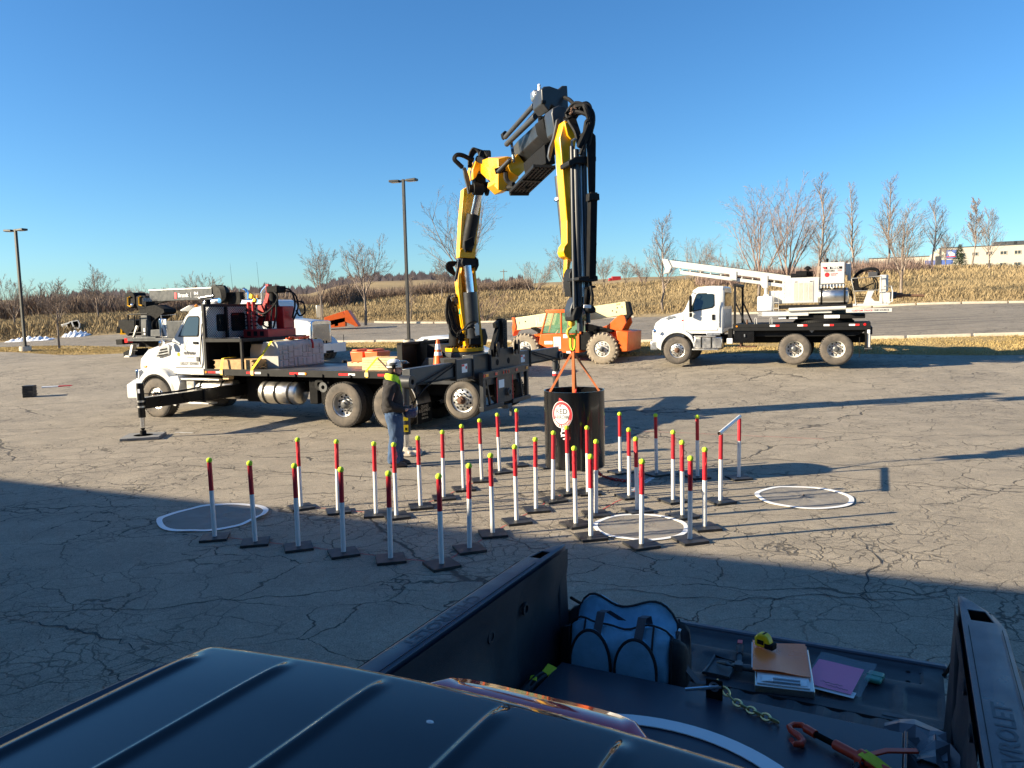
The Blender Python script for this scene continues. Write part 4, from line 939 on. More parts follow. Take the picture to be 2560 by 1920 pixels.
# knuckle
m = bpoly(c3_, [(430, 1060), (470, 950), (560, 935), (640, 960), (680, 1130), (600, 1060), (500, 1075), (470, 1150), (440, 1170)], .55, 1.10); m.build('knuckle_head', M('yellow_paint'), ctk, .015)
m = bpoly(c3_, [(355, 1020), (385, 1010), (425, 1120), (445, 1220), (440, 1310), (415, 1310), (400, 1230), (370, 1120)], .86, .94); m.build('link_plate', M('crane_grey_light'), ctk, .006)
m = mb(); a = bp(c3_, 420, 1250, .9); b = bp(c3_, 645, 1255, .9); m.cyl(a, b, .085, None, 16); m.cyl(a + Vector((0, .10, 0)), b - Vector((0, .12, 0)), .14, None, 18); m.cyl(b - Vector((0, .05, 0)), b, .15, None, 18); m.build('knuckle_pin', M('black_steel'), ctk, .008)
m = bpoly(c3_, [(485, 1100), (590, 1090), (600, 1200), (580, 1290), (540, 1310), (500, 1290), (480, 1200)], .5, .86); m.build('knuckle_link', M('black_steel'), ctk, .01)
# outer boom: yellow swan neck, then the grey hexagonal extension housing towards the camera
m = mb(); A_ = [bp(c3_, x, y, 1.15) for x, y in ((560, 930), (650, 900), (700, 960), (700, 1130), (640, 1150), (560, 1070))]; B_ = [bp(c3_, x, y, 2.3) for x, y in ((650, 895), (800, 880), (850, 960), (850, 1180), (780, 1260), (690, 1200))]; C_ = [bp(c3_, x, y, 3.1) for x, y in ((760, 905), (870, 880), (990, 900), (1000, 1130), (880, 1270), (760, 1270))]
m.loft([[tuple(v) for v in q] for q in (A_, B_, C_)]); m.build('swan_neck', M('yellow_paint'), ctk, .012, True, 30)
m = bpoly(c3_, [(690, 1210), (780, 1295), (880, 1270), (860, 1180), (700, 1150)], 2.2, 2.9); m.build('neck_lug', M('yellow_paint'), ctk, .012)
m = bpoly(c3_, [(720, 1020), (845, 985), (850, 1060), (735, 1085)], 3.1, 3.115); m.build('neck_slot', M('ink_black'), ctk)
cylp(c3_, (760, 1060), 3.16, (900, 920), 3.5, 46, 'swing_cylinder', 'crane_grey')
hexa = [(870, 990), (985, 850), (1050, 940), (1100, 1010), (1000, 1110), (900, 1060)]
m = mb(); m.loft([[tuple(bp(c3_, x, y, s)) for x, y in hexa] for s in (3.25, 3.45)]); m.build('boom_collar', M('yellow_paint'), ctk, .01, True, 30)
m = mb(); sx0 = [tuple(bp(c3_, x, y, 3.4)) for x, y in ((985, 700), (1010, 850), (1100, 935), (1150, 880), (1130, 760), (1060, 690))]; sx1 = [tuple(bp(c3_, x, y, 5.5)) for x, y in ((1215, 490), (1240, 630), (1345, 690), (1410, 640), (1390, 520), (1300, 470))]
m.loft([[tuple(bp(c3_, x, y, 3.25)) for x, y in ((930, 770), (955, 890), (1075, 1000), (1120, 950), (1100, 810), (1010, 740))], sx0, sx1]); m.build('extension_housing', M('crane_grey'), ctk, .012, True, 30)
for nm, a, b, wp, mt_ in (('telescope_tube', (860, 740), (1190, 420), 58, 'crane_grey_light'), ('telescope_tube', (845, 660), (1175, 290), 50, 'crane_grey_light')):
    cylp(c3_, a, 3.6, b, 5.4, wp, nm, mt_)
cylp(c3_, (960, 640), 3.9, (1200, 370), 5.4, 34, 'hose_guard', 'black_steel')
m = bpoly(c3_, [(800, 620), (830, 590), (870, 610), (850, 660), (830, 690), (810, 665)], 3.5, 3.62); m.build('tube_end_plate', M('black_steel'), ctk, .006)
m = mb(); m.tube([bp(c3_, 910, 690, 3.5), bp(c3_, 935, 860, 3.5), bp(c3_, 945, 950, 3.5)], .03, 6); m.build('guard_rail', M('polished_rod'), ctk)
m = bpoly(c3_, [(1205, 150), (1235, 120), (1300, 115), (1400, 150), (1440, 110), (1500, 110), (1515, 380), (1490, 440), (1320, 330), (1290, 400), (1215, 310)], 5.50, 5.95); m.build('head_box', M('crane_grey'), ctk, .015)
m = bpoly(c3_, [(1260, 235), (1310, 235), (1310, 275), (1260, 275)], 5.95, 6.0); m.build('head_lug', M('black_steel'), ctk, .006)
m = bpoly(c3_, [(1150, 130), (1205, 125), (1205, 250), (1165, 240), (1150, 200)], 5.45, 5.62); m.build('head_sheave', M('zinc'), ctk, .02)
m = mb(); m.cyl(bp(c3_, 1238, 125, 5.7), bp(c3_, 1238, 85, 5.7), .03, None, 10); m.sphere(bp(c3_, 1236, 65, 5.7), .028); m.build('beacon', M('reflector_white'), ctk)
m = bpoly(c3_, [(1335, 420), (1345, 355), (1415, 325), (1500, 350), (1525, 470), (1470, 480), (1440, 700), (1370, 640), (1350, 520)], 5.9, 6.25); m.build('elbow_housing', M('crane_grey'), ctk, .015)
m = bpoly(c3_, [(1225, 480), (1345, 420), (1440, 470), (1450, 720), (1345, 720), (1250, 600)], 5.52, 5.9); m.build('elbow_gap_fill', M('ink_black'), ctk, .015)  # black body added to fill the dark gap between housing and elbow
m = bpoly(c3_, [(1430, 460), (1450, 445), (1470, 470), (1465, 560), (1420, 680), (1380, 840), (1355, 940), (1330, 880), (1345, 780), (1385, 680), (1410, 560)], 6.27, 6.33); m.build('link_plate', M('crane_grey_light'), ctk, .008)
# walkway grating beneath
m = mb(); g0 = [bp(c3_, x, y, s) for x, y, s in ((900, 1290, 3.2), (1110, 1290, 3.2), (1415, 1000, 5.7), (1180, 990, 5.6))]
def lerp4(u, v): return g0[0].lerp(g0[1], u).lerp(g0[3].lerp(g0[2], u), v)
for i in range(6): m.beam(lerp4(i / 5, 0), lerp4(i / 5, 1), .035, .05)
for j in range(16): m.beam(lerp4(0, j / 15), lerp4(1, j / 15), .05, .035)
m.build('basket_grating', M('black_steel'), ctk)
m = mb(); m.cyl(lerp4(0, 0), lerp4(1, 0), .07, None, 8); m.build('grating_bar', M('black_steel'), ctk); m = mb(); m.beam(lerp4(0, .55), lerp4(1, .55), .14, .08); m.build('grating_bar', M('black_steel'), ctk)
m = mb().loft([[tuple(bp(c3_, x, y, 3.7)) for x, y in ((1050, 960), (1120, 940), (1130, 1080), (1070, 1080))], [tuple(bp(c3_, x, y, 5.6)) for x, y in ((1290, 740), (1430, 720), (1425, 965), (1310, 965))]])
m.build('underside_shade_fill', M('ink_black'), ctk, .01)  # black body stands in for the shade under the extension housing
# hanging boom
B3 = [((1490, 490), (1570, 485), (1660, 650), (1665, 715), (1640, 900), (1590, 1660), (1520, 1660), (1435, 690))]
m = bpoly(c3_, [(1490, 490), (1565, 485), (1640, 620), (1590, 1000), (1597, 1659), (1520, 1659), (1437, 690)], 6.30, 6.55); m.build('hanging_boom', M('yellow_paint'), ctk, .012)
m = bpoly(c3_, [(1520, 490), (1565, 485), (1662, 650), (1600, 690), (1555, 640)], 6.552, 6.60); m.build('boom_gusset', M('yellow_paint'), ctk, .01)
m = bpoly(c4_, [(1280, -10), (1357, -10), (1362, 300), (1370, 640), (1300, 610), (1262, 590), (1245, 545), (1255, 490), (1285, 450)], 6.30, 6.55); m.build('hanging_boom_foot', M('yellow_paint'), ctk, .012)
m = bpoly(c4_, [(1300, 615), (1340, 645), (1325, 730), (1300, 810), (1294, 780)], 6.34, 6.48); m.build('boom_tip_plate', M('yellow_paint'), ctk, .006)
bc = cylp(c3_, (1460, 1110), 6.15, (1525, 1900), 6.2, 92, 'tilt_cylinder', 'crane_grey', 20, .75); cylp(c3_, (1440, 860), 6.12, (1460, 1130), 6.15, 52, 'tilt_rod', 'polished_rod', parent=bc)
m = mb(); a = bp(c3_, 1470, 1380, 6.16); m.lathe([(.075, -.02), (.085, -.02), (.085, .02), (.075, .02)], a, (0, .1, 1), 18, True); m.build('cylinder_band', M('zinc'), bc)
# bundle of extension cylinders beside the boom
m = bpoly(c3_, [(1520, 960), (1610, 905), (1840, 905), (1840, 960), (1800, 1005), (1720, 990), (1610, 985), (1560, 1015), (1525, 1010)], 6.5, 6.85); m.build('cylinder_clamp', M('black_steel'), ctk, .012)
tubes = [((1612, 760), (1645, 2640), 46, 'crane_grey'), ((1660, 800), (1705, 2900), 64, 'crane_grey'), ((1712, 760), (1755, 2700), 30, 'zinc'), ((1752, 740), (1800, 2800), 52, 'crane_grey'), ((1690, 1000), (1735, 2500), 20, 'polished_rod')]
for k, (a, b, wp, mt_) in enumerate(tubes):
    # pixel rows run past the crop on purpose: same scale, lower in the picture
    cylp(c3_, a, 6.72 + .04 * (k % 2), b, 6.86, wp, 'extension_cylinder', mt_, 14)
for a in ((1612, 760), (1700, 750), (1752, 740)):
    p = bp(c3_, a[0], a[1], 6.74); m = mb(); m.tube([p, p + Vector((0, 0, .07)), p + Vector((0, .04, .10)), p + Vector((0, .10, .07)), p + Vector((0, .11, -.02))], .018, 6); m.build('pipe_bend', M('zinc'), ctk)
m = mb(); m.loft([[tuple(bp(c3_, x, y, 6.85)) for x, y in ((1780, 520), (1890, 640), (1890, 760), (1780, 780))], [tuple(bp(c3_, x, y, 6.95)) for x, y in ((1800, 1200), (1880, 1200), (1885, 1320), (1800, 1320))]]); m.build('hose_shield', M('black_matt'), ctk, .01)
m = mb(); a = bp(c3_, 1850, 1300, 6.95); b = bp(c7_, 650, 760, 7.0); m.beam(a, b, .11, .12); m.build('hose_channel', M('black_matt'), ctk, .008)
m = bpoly(c3_, [(1790, 1310), (1910, 1315), (1915, 1390), (1850, 1385), (1790, 1400)], 6.92, 7.04); m.build('channel_bracket', M('black_steel'), ctk, .008)
for y in (270, 520, 725):
    m = bpoly(c7_, [(640, y), (710, y - 8), (710, y + 30), (660, y + 45), (640, y + 40)], 6.92, 7.03); m.build('channel_bracket', M('black_steel'), ctk, .006)
# hose nest at the elbow
rr_ = random.Random(3); L_ = []
for k in range(14):
    x0 = rr_.uniform(1520, 1640); L_.append([bp(c3_, x0, rr_.uniform(330, 480), 6.5 + rr_.uniform(-.1, .2)), bp(c3_, rr_.uniform(1640, 1760), rr_.uniform(260, 380), 6.7), bp(c3_, rr_.uniform(1760, 1850), rr_.uniform(300, 460), 6.9), bp(c3_, rr_.uniform(1740, 1850), rr_.uniform(480, 560), 6.9), bp(c3_, rr_.uniform(1680, 1800), rr_.uniform(640, 860), 6.85)])
L_.append([bp(c3_, 1520, 200, 6.0), bp(c3_, 1580, 225, 6.2), bp(c3_, 1640, 280, 6.5), bp(c3_, 1720, 330, 6.8)])
L_ += [[bp(c3_, 1720, 300, 6.8), bp(c3_, 1770, 268, 6.8), bp(c3_, 1815, 300, 6.8), bp(c3_, 1830, 380, 6.8)]]
hoses(ctk, L_, .030, M4=BT)
L_ = [[bp(c3_, 1545 + 20 * k, 380, 6.5), bp(c3_, 1580 + 18 * k, 480, 6.62), bp(c3_, 1650 + 10 * k, 600, 6.7), bp(c3_, 1690 + 8 * k, 760, 6.75)] for k in range(5)]
hoses(ctk, L_, .028, M4=BT)
m = mb()
for k in range(26): m.sphere(bp(c3_, rr_.uniform(1600, 1660), rr_.uniform(300, 390), 6.72), rr_.uniform(.012, .024), 6, 5)
stuff(m.build('fitting', M('rusty_steel'), ctk))
m = mb()
for k in range(30): m.cyl(bp(c3_, 1230 + rr_.uniform(0, 100), 430 + rr_.uniform(-30, 30) , 5.55), bp(c3_, 1250 + rr_.uniform(0, 100), 460 + rr_.uniform(-20, 200), 5.56), .014, None, 5)
stuff(m.build('hose_fitting', M('grey_steel'), ctk))
m = mb()
for k in range(34): m.sphere(bp(c3_, 1280 + rr_.uniform(0, 80), 530 + rr_.uniform(0, 140), 5.62), .022, 6, 5)
stuff(m.build('cable_gland', M('grey_steel'), ctk))
L_ = [[bp(c3_, 1230 + 22 * k, 420, 5.65), bp(c3_, 1235 + 22 * k, 500, 5.7), bp(c3_, 1265 + 20 * k, 570, 5.68), bp(c3_, 1280 + 14 * k, 610, 5.65)] for k in range(5)]
hoses(ctk, L_, .014, M4=BT)
# hoses at the knuckle
L_ = [[bp(c3_, 365, 1020, .95), bp(c3_, 300, 960, .95), bp(c3_, 258, 910, .95), bp(c3_, 285, 865, .95), bp(c3_, 350, 868, .95), bp(c3_, 430, 905, .95), bp(c3_, 480, 920, .95)]]
for k in range(5): L_.append([bp(c3_, 425 + 5 * k, 1010, .9), bp(c3_, 430 + 9 * k, 880, .9), bp(c3_, 470 + 14 * k, 792 + 6 * k, .95), bp(c3_, 525 + 18 * k, 815 + 4 * k, 1.0), bp(c3_, 560 + 18 * k, 900, 1.1)])
hoses(ctk, L_[:1], .05, M4=BT); hoses(ctk, L_[1:], .028, M4=BT)
hoses(ctk, [[bp(c3_, 520, 905, 1.25), bp(c3_, 610, 950, 1.4), bp(c3_, 650, 1070, 1.6), bp(c3_, 710, 1180, 2.2), bp(c3_, 830, 1235, 2.9), bp(c3_, 960, 1235, 3.3), bp(c3_, 1100, 1210, 3.9)]], .07, M4=BT, n=8)
hoses(ctk, [[bp(c3_, 540 + 30 * k, 930, 1.2), bp(c3_, 560 + 28 * k, 830, 1.2), bp(c3_, 600 + 22 * k, 825, 1.2), bp(c3_, 640 + 10 * k, 880, 1.3)] for k in range(4)], .022, M4=BT)
hoses(ctk, [[bp(c3_, 850, 1060, 3.3), bp(c3_, 855, 1140, 3.35), bp(c3_, 900, 1190, 3.4), bp(c3_, 940, 1200, 3.5)]], .045, M4=BT)
# hose bundle at the foot of the mast
L_ = []
for k in range(26):
    x = rr_.uniform(70, 150); L_.append([bp(c4_, x + rr_.uniform(20, 70), 980 + rr_.uniform(0, 60), .1), bp(c4_, x - 5, 1060 + rr_.uniform(0, 60), .15), bp(c4_, x + rr_.uniform(-5, 30), 1220 + rr_.uniform(-30, 60), .2), bp(c4_, x + rr_.uniform(30, 90), 1340 + rr_.uniform(0, 80), .25), bp(c4_, rr_.uniform(170, 260), 1420 + rr_.uniform(-60, 90), .3)])
hoses(ctk, L_, .022, M4=BT, n=5)
m = bpoly(c4_, [(85, 1020), (190, 960), (205, 1150), (235, 1400), (150, 1420), (100, 1250)], -.35, .05); m.build('valve_bank', M('dark_frame'), ctk, .02)
m = mb()
for k in range(16): m.cyl(bp(c4_, 90 + rr_.uniform(0, 90), 1000 + k * 10, .12), bp(c4_, 110 + rr_.uniform(0, 90), 1000 + k * 10, .16), .026, None, 8)
m.build('valve_spool', M('grey_steel'), ctk)
m = mb(); m.cyl(bp(c4_, 215, 1130, .2), bp(c4_, 215, 1185, .2), .045, None, 12); mat('green_lamp', (.02, .45, .22), .3, 0, .05, 5); m.build('signal_lamp', M('green_lamp'), ctk)
m = mb(); m.lathe([(.0, 0), (.16, .02), (.16, .30), (.12, .42), (.0, .44)], bp(c4_, 165, 1520, -.1), (0, 0, 1), 16); m.build('slew_motor', M('dark_frame'), ctk, .01)
m = bpoly(c4_, [(420, 1340), (455, 1330), (480, 1420), (465, 1500), (425, 1510)], -.2, .1); m.build('side_motor', M('grey_steel'), ctk, .02)
hoses(ctk, [[bp(c4_, 240, 1340, .5), bp(c4_, 300, 1280, .55), bp(c4_, 370, 1262, .5), bp(c4_, 390, 1350, .48)], [bp(c4_, 200, 1360, .45), bp(c4_, 290, 1330, .55), bp(c4_, 350, 1300, .52), bp(c4_, 375, 1400, .48)], [bp(c4_, 275, 1400, .5), bp(c4_, 280, 1330, .56), bp(c4_, 340, 1320, .55), bp(c4_, 370, 1370, .48)]], .02, M4=BT)
m = bpoly(c4_, [(350, 1300), (385, 1270), (400, 1300), (405, 1400), (370, 1410), (360, 1360)], .48, .53); m.build('pipe_manifold', M('aluminium'), ctk, .006)
hoses(ctk, [[bp(c4_, 175, 640, .1), bp(c4_, 90 + 14 * k, 645 + 8 * k, .1), bp(c4_, 62 + 16 * k, 690, .1), bp(c4_, 90 + 14 * k, 740, .1), bp(c4_, 165, 790, .1)] for k in range(5)], .02, M4=BT)
# lower end: jib head and hook
m = bpoly(c7_, [(440, 735), (560, 725), (660, 725), (665, 795), (560, 810), (440, 800), (390, 790), (395, 745)], 6.6, 7.05); m.build('lower_clamp', M('black_steel'), ctk, .012)
m = bpoly(c7_, [(310, 690), (345, 615), (430, 640), (430, 800), (400, 860), (350, 1000), (330, 1010), (312, 850)], 6.45, 6.7); m.build('boom_nose', M('black_steel'), ctk, .012)
m = bpoly(c7_, [(540, 820), (610, 830), (620, 880), (500, 1090), (385, 1220), (330, 1300), (320, 1190), (360, 1060)], 6.6, 6.85); m.build('jib_arm', M('crane_grey'), ctk, .012)
m = bpoly(c7_, [(385, 1145), (455, 1140), (470, 1230), (455, 1290), (400, 1335), (345, 1345), (340, 1270)], 6.58, 6.92); m.build('jib_head', M('black_steel'), ctk, .02)
hoses(ctk, [[bp(c7_, 640, 800, 6.95), bp(c7_, 655, 900, 7.0), bp(c7_, 672, 1020, 7.0), bp(c7_, 655, 1140, 6.95)], [bp(c7_, 590, 880, 6.9), bp(c7_, 580, 1000, 6.95), bp(c7_, 575, 1110, 6.9)], [bp(c7_, 620, 880, 6.9), bp(c7_, 625, 1000, 6.95), bp(c7_, 610, 1110, 6.9)]], .022, M4=BT)
m = bpoly(c7_, [(560, 1120), (650, 1120), (685, 1170), (685, 1225), (620, 1235), (560, 1200)], 6.8, 7.0); m.build('winch_motor', M('black_steel'), ctk, .02)
m = bpoly(c7_, [(548, 1115), (650, 1120), (650, 1165), (545, 1160)], 7.0, 7.02); m.build('winch_cover', M('sticker_white'), ctk, .006)
m = mb(); a = bp(c7_, 510, 1215, 6.8); m.sphere(a, .07, 12, 8); m.cyl(a + Vector((0, 0, .06)), a + Vector((0, 0, .14)), .035, None, 10); m.build('head_pulley', M('zinc'), ctk)
m = bpoly(c7_, [(630, 860), (690, 850), (700, 880), (640, 895)], 6.9, 7.0); m.build('channel_bracket', M('black_steel'), ctk, .006)
HK = bp(c7_, 385, 1385, 6.68)
mat('hook_yellow', (.62, .40, .03), .5, .2, .2, 12, .35, (.25, .14, .05))
k_ = .5
m = mb(); m.lathe([(.02, .07), (.05, .055), (.052, .0), (.035, -.03), (.0, -.035)], HK, (0, 0, 1), 14); hk = m.build('hook', M('hook_yellow'), ctk, .004)
m = mb(); q = HK; m.tube([q + Vector(v) * k_ for v in ((0, 0, -.04), (0, -.03, -.10), (0, -.12, -.17), (0, -.15, -.26), (0, -.09, -.36), (0, .03, -.385), (0, .13, -.32), (0, .155, -.23), (0, .125, -.17))], [r_ * .55 for r_ in (.028, .032, .04, .045, .045, .042, .036, .03, .018)], 10); m.build('hook_body', M('hook_yellow'), hk)
HOOK_W = W_B @ (HK + Vector((0, .01, -.165)))
# ================================================================== auger truck
Z5 = lambda x, y: (1600 + x / 3.16, 620 + y / 3.16)
WF = Frame(ony(*Z5(292, 918), 28.6), -24)
atk = thing('auger_truck', 'white drilling rig truck with black deck and a long white mast over its cab', 'truck', WF.o, -24)
m = MB(); m.box(-.7, 6.55, .80, .92, .75, 1.05); m.box(-.7, 6.55, 1.52, 1.64, .75, 1.05)
for x in (1.2, 2.6, 3.4, 6.2): m.box(x, x + .12, .92, 1.52, .78, 1.02)
m.cyl((0, .3, .52), (0, 2.15, .52), .08, None, 12)
for x in (4.11, 5.46): m.cyl((x, .3, .56), (x, 2.15, .56), .09, None, 12); m.sphere((x, 1.22, .56), .24)
m.box(-.4, 1.5, .9, 1.55, .55, 1.2); m.build('chassis', M('dark_frame'), atk, .01)
m = MB()
def cs2(x, zs): p = [(x, .16 + i, z) for i, z in zs]; return p + [(x, 2.28 - i, z) for i, z in reversed(zs)]
m.loft([cs2(.16, [(0, 1.14), (0, 1.86), (.05, 1.92), (.14, 1.94)]), cs2(.24, [(0, 1.12), (0, 1.90), (.06, 2.0), (.16, 2.04)]), cs2(.52, [(0, 1.12), (.0, 1.95), (.12, 2.62), (.24, 2.72)]), cs2(.70, [(0, 1.12), (0, 1.95), (.12, 2.72), (.28, 2.84)]), cs2(1.2, [(0, 1.12), (0, 1.95), (.11, 2.74), (.28, 2.87)]), cs2(1.60, [(0, 1.12), (0, 1.95), (.11, 2.72), (.28, 2.85)]), cs2(1.66, [(.04, 1.16), (.04, 1.95), (.14, 2.68), (.30, 2.80)])])
cab2 = m.build('cab', M('white_paint'), atk, .02, True, 32)
for sgn, yb in ((1, .16), (-1, 2.28)):
    def pan(pts, th, off, name, mt_, par):
        a = [(x, yb + sgn * (.12 * max(0, min(1, (z - 1.95) / .72)) - off), z) for x, z in pts]; b = [(p[0], p[1] + sgn * th, p[2]) for p in a]; n = len(a)
        q = MB(); q.add(a + b, [tuple(range(n)), tuple(range(2 * n - 1, n - 1, -1))] + [(i, i + n, (i + 1) % n + n, (i + 1) % n) for i in range(n)]); return q.build(name, M(mt_), par, .004)
    d_ = pan([(.22, 1.24), (1.44, 1.24), (1.46, 1.3), (1.42, 2.62), (1.34, 2.70), (.72, 2.70), (.60, 2.62), (.34, 2.05), (.22, 1.95)], .02, .012, 'door', 'white_paint', atk)
    pan([(.86 + (x - .86) * 1.02, 1.96 + (z - 1.96) * 1.018) for x, z in ((.22, 1.24), (1.44, 1.24), (1.46, 1.3), (1.42, 2.62), (1.34, 2.70), (.72, 2.70), (.60, 2.62), (.34, 2.05), (.22, 1.95))], .01, .004, 'door_seam', 'ink_black', atk)
    pan([(.44, 1.92), (1.26, 2.06), (1.34, 2.14), (1.33, 2.55), (1.26, 2.61), (.74, 2.61), (.66, 2.56)], .01, .016, 'window_seal', 'ink_black', d_)
    pan([(.49, 1.96), (1.24, 2.09), (1.31, 2.16), (1.30, 2.53), (1.25, 2.58), (.75, 2.58), (.69, 2.54)], .006, .021, 'window', 'cab_glass', d_)
    MB().obox((1.30, yb - sgn * .018, 1.72), (.10, .02, .20)).build('door_handle', M('ink_black'), d_, .01)
    mi = MB().box(.46, .54, min(yb - sgn * .26, yb - sgn * .06), max(yb - sgn * .26, yb - sgn * .06), 1.92, 2.52).build('mirror', M('ink_black'), atk, .03)
    MB().box(.47, .55, min(yb - sgn * .25, yb - sgn * .07), max(yb - sgn * .25, yb - sgn * .07), 1.74, 1.90).build('convex_mirror', M('ink_black'), mi, .02)
    MB().tube([(.50, yb - sgn * .16, 2.5), (.58, yb - sgn * .14, 2.64), (.66, yb, 2.6)], .015, 6).build('mirror_bracket', M('ink_black'), mi)
    MB().box(1.50, 1.54, min(yb - sgn * .03, yb - sgn * .002), max(yb - sgn * .03, yb - sgn * .002), 1.35, 2.3).build('grab_handle', M('zinc'), atk, .008)
m = MB(); m.add([(.225, .30, 2.0), (.225, 2.14, 2.0), (.515, 1.98, 2.66), (.515, .46, 2.66)], [(0, 3, 2, 1)]); m.build('windscreen', M('cab_glass'), atk)
m = MB(); m.add([(1.685, .42, 2.12), (1.685, 2.02, 2.12), (1.685, 1.98, 2.62), (1.685, .46, 2.62)], [(0, 1, 2, 3)]); m.build('rear_window', M('cab_glass'), atk)
for y in (.3, .6, .9, 1.2, 1.5, 1.8, 2.05): MB().box(1.655, 1.68, y, y + .05, 1.3, 2.0).build('panel_rib', M('white_paint'), atk, .008)
m = MB(); secs = []
for x, yi, z0, z1 in ((-.98, .50, .95, 1.30), (-.93, .36, .80, 1.56), (-.75, .28, .80, 1.70), (-.3, .24, .9, 1.84), (.05, .22, 1.0, 1.92), (.22, .22, 1.0, 1.95)):
    c = 1.22; hw = c - yi; h = z1 - z0
    secs.append([(x, c - hw, z0), (x, c - hw, z0 + h * .55), (x, c - hw * .96, z0 + h * .82), (x, c - hw * .78, z1 - h * .05), (x, c - hw * .35, z1), (x, c + hw * .35, z1), (x, c + hw * .78, z1 - h * .05), (x, c + hw * .96, z0 + h * .82), (x, c + hw, z0 + h * .55), (x, c + hw, z0)])
m.loft(secs); hd = m.build('hood', M('white_paint'), atk, .02, True, 40)
for yb, sgn in ((.05, 1), (2.40, -1)):
    mm = MB(); o2 = arc2((0, .60), .70, 178, 2, 14); i2 = arc2((0, .56), .60, 186, -6, 14); mm.prism([(-.93, .72), (-.93, 1.25)] + [(x, z) for x, z in o2 if z > 1.0 and x > -.7] + [(.66, .72)] + i2[::-1], min(yb, yb + sgn * .40), max(yb, yb + sgn * .40)); mm.build('fender', M('white_paint'), atk, .03, True, 30)
    mm = MB(); a_ = arc2((0, .56), .605, 186, -6, 14); b_ = arc2((0, .56), .575, 186, -6, 14); mm.prism(a_ + b_[::-1], yb - sgn * .01 if sgn > 0 else yb - .03, yb + .03 if sgn > 0 else yb + .01); mm.build('fender_lip', M('black_matt'), atk)
    MB().sphere((-.86, yb + sgn * .03, 1.22), .10, 12, 8, (.8, .35, 1)).build('headlight', M('chrome'), atk)
    MB().prism([(-.45, 1.66), (-.12, 1.74), (-.10, 1.80), (-.35, 1.78), (-.5, 1.70)], yb + sgn * .19, yb + sgn * .23).build('hood_vent', M('zinc'), hd, .006)
    MB().sphere((.18, yb + sgn * .11, 1.62), .04, 10, 6, (1.4, .4, .7)).build('side_marker', M('red_lens'), atk)
MB().prism([(.05, .52), (.05, .86), (.3, .92), (2.14, .92), (2.39, .86), (2.39, .52)], -1.02, -.74, 'x').build('bumper', M('zinc'), atk, .04)
MB().box(-1.0, -.95, .55, 1.9, .98, 1.45).build('grille', M('grey_steel'), hd, .01)
wheel(atk, 0, .02, .52, .52, .32, .285, 'alu'); wheel(atk, 0, 2.43, .52, .52, .32, .285, 'alu', -1)
for x in (4.11, 5.46):
    wheel(atk, x, .0, .56, .545, .27, .29, 'dualwhite'); wheel(atk, x, 2.45, .56, .545, .27, .29, 'dualwhite', -1)
    for y0 in (.31, 1.87): MB().lathe([(.29, .0), (.54, .01), (.54, .26), (.29, .27)], (x, y0, .56), (0, 1, 0), 36, True).build('inner_tyre', M('tread'), atk, 0, True, 50)
# steps, boxes, deck
st_ = MB().box(.62, 1.62, .06, .5, .58, 1.0).build('step_tank', M('aluminium'), atk, .03)
MB().box(.55, 1.5, .02, .40, .52, .57).build('step', M('aluminium'), st_, .01); MB().box(.62, 1.4, .02, .3, 1.0, 1.05).build('step', M('aluminium'), st_, .01)
for x in (.86, 1.22): MB().box(x, x + .05, .05, .06, .6, 1.0).build('tank_strap', M('ink_black'), st_)
MB().box(1.45, 1.62, .08, .4, .55, 1.0).build('battery_box', M('ink_black'), atk, .02)
MB().box(1.05, 1.55, .13, .2, 1.06, 1.15).build('air_vent', M('zinc'), atk, .01)
bd = MB().box(2.02, 6.52, .0, 2.45, 1.32, 1.46).build('deck', M('black_steel'), atk, .008)
MB().box(2.02, 6.52, .0, .03, 1.22, 1.34).build('deck_rail', M('black_steel'), bd)
MB().prism([(2.05, 1.30), (2.75, 1.30), (2.75, .78), (2.05, .78)], .05, .55).build('tool_box', M('black_gloss'), atk, .01)
MB().prism([(2.75, 1.30), (6.5, 1.30), (6.2, 1.05), (6.0, 1.0), (2.75, 1.0)], .3, .5).build('skirt', M('black_steel'), atk, .006)
MB().box(2.15, 2.8, .1, .6, .62, .66).build('step', M('rusty_steel'), atk); MB().box(2.25, 2.3, .1, .6, .62, .8).build('step_stay', M('rusty_steel'), atk)
MB().lathe([(.0, 0), (.03, 0), (.03, .01), (.0, .012)], (2.15, .0, 1.38), (0, -1, 0), 10).build('marker_lamp', M('amber_lens'), atk)
MB().lathe([(.0, 0), (.045, 0), (.045, .01), (.0, .012)], (6.34, .0, 1.40), (0, -1, 0), 12).build('marker_lamp', M('red_lens'), atk)
reflectors(atk, (3.28, 4.20, 5.05, 5.85), 0.0, 1.39, .19, .06, -1)
MB().box(2.4, 2.44, .0, .045, 1.0, 1.1).build('latch', M('zinc'), atk)
MB().prism([(4.50, 1.30), (4.82, 1.30), (4.66, 1.12)], .26, .29).build('placard_holder', M('zinc'), atk)
MB().box(6.36, 6.42, .02, .3, .5, 1.3).build('mud_flap', M('black_matt'), atk); MB().box(6.18, 6.20, .06, .5, .28, .95).build('mud_flap', M('black_matt'), atk)
MB().box(6.34, 6.58, .1, 2.3, 1.05, 1.3).build('rear_beam', M('black_steel'), atk, .01)
MB().box(6.40, 6.52, .05, .30, .62, 1.25).build('stabilizer', M('white_plain'), atk, .01); MB().box(6.34, 6.58, .0, .4, .56, .60).build('stabilizer_foot', M('grey_steel'), atk, .006)
MB().box(6.42, 6.50, -.004, .0, 1.10, 1.22).build('label', M('sticker_white'), atk)
MB().box(1.84, 1.99, .06, .3, .80, 1.3).build('front_stabilizer', M('black_steel'), atk, .01); MB().box(1.80, 2.0, .03, .3, .76, .95).build('stabilizer_label', M('sticker_white'), atk, .01)
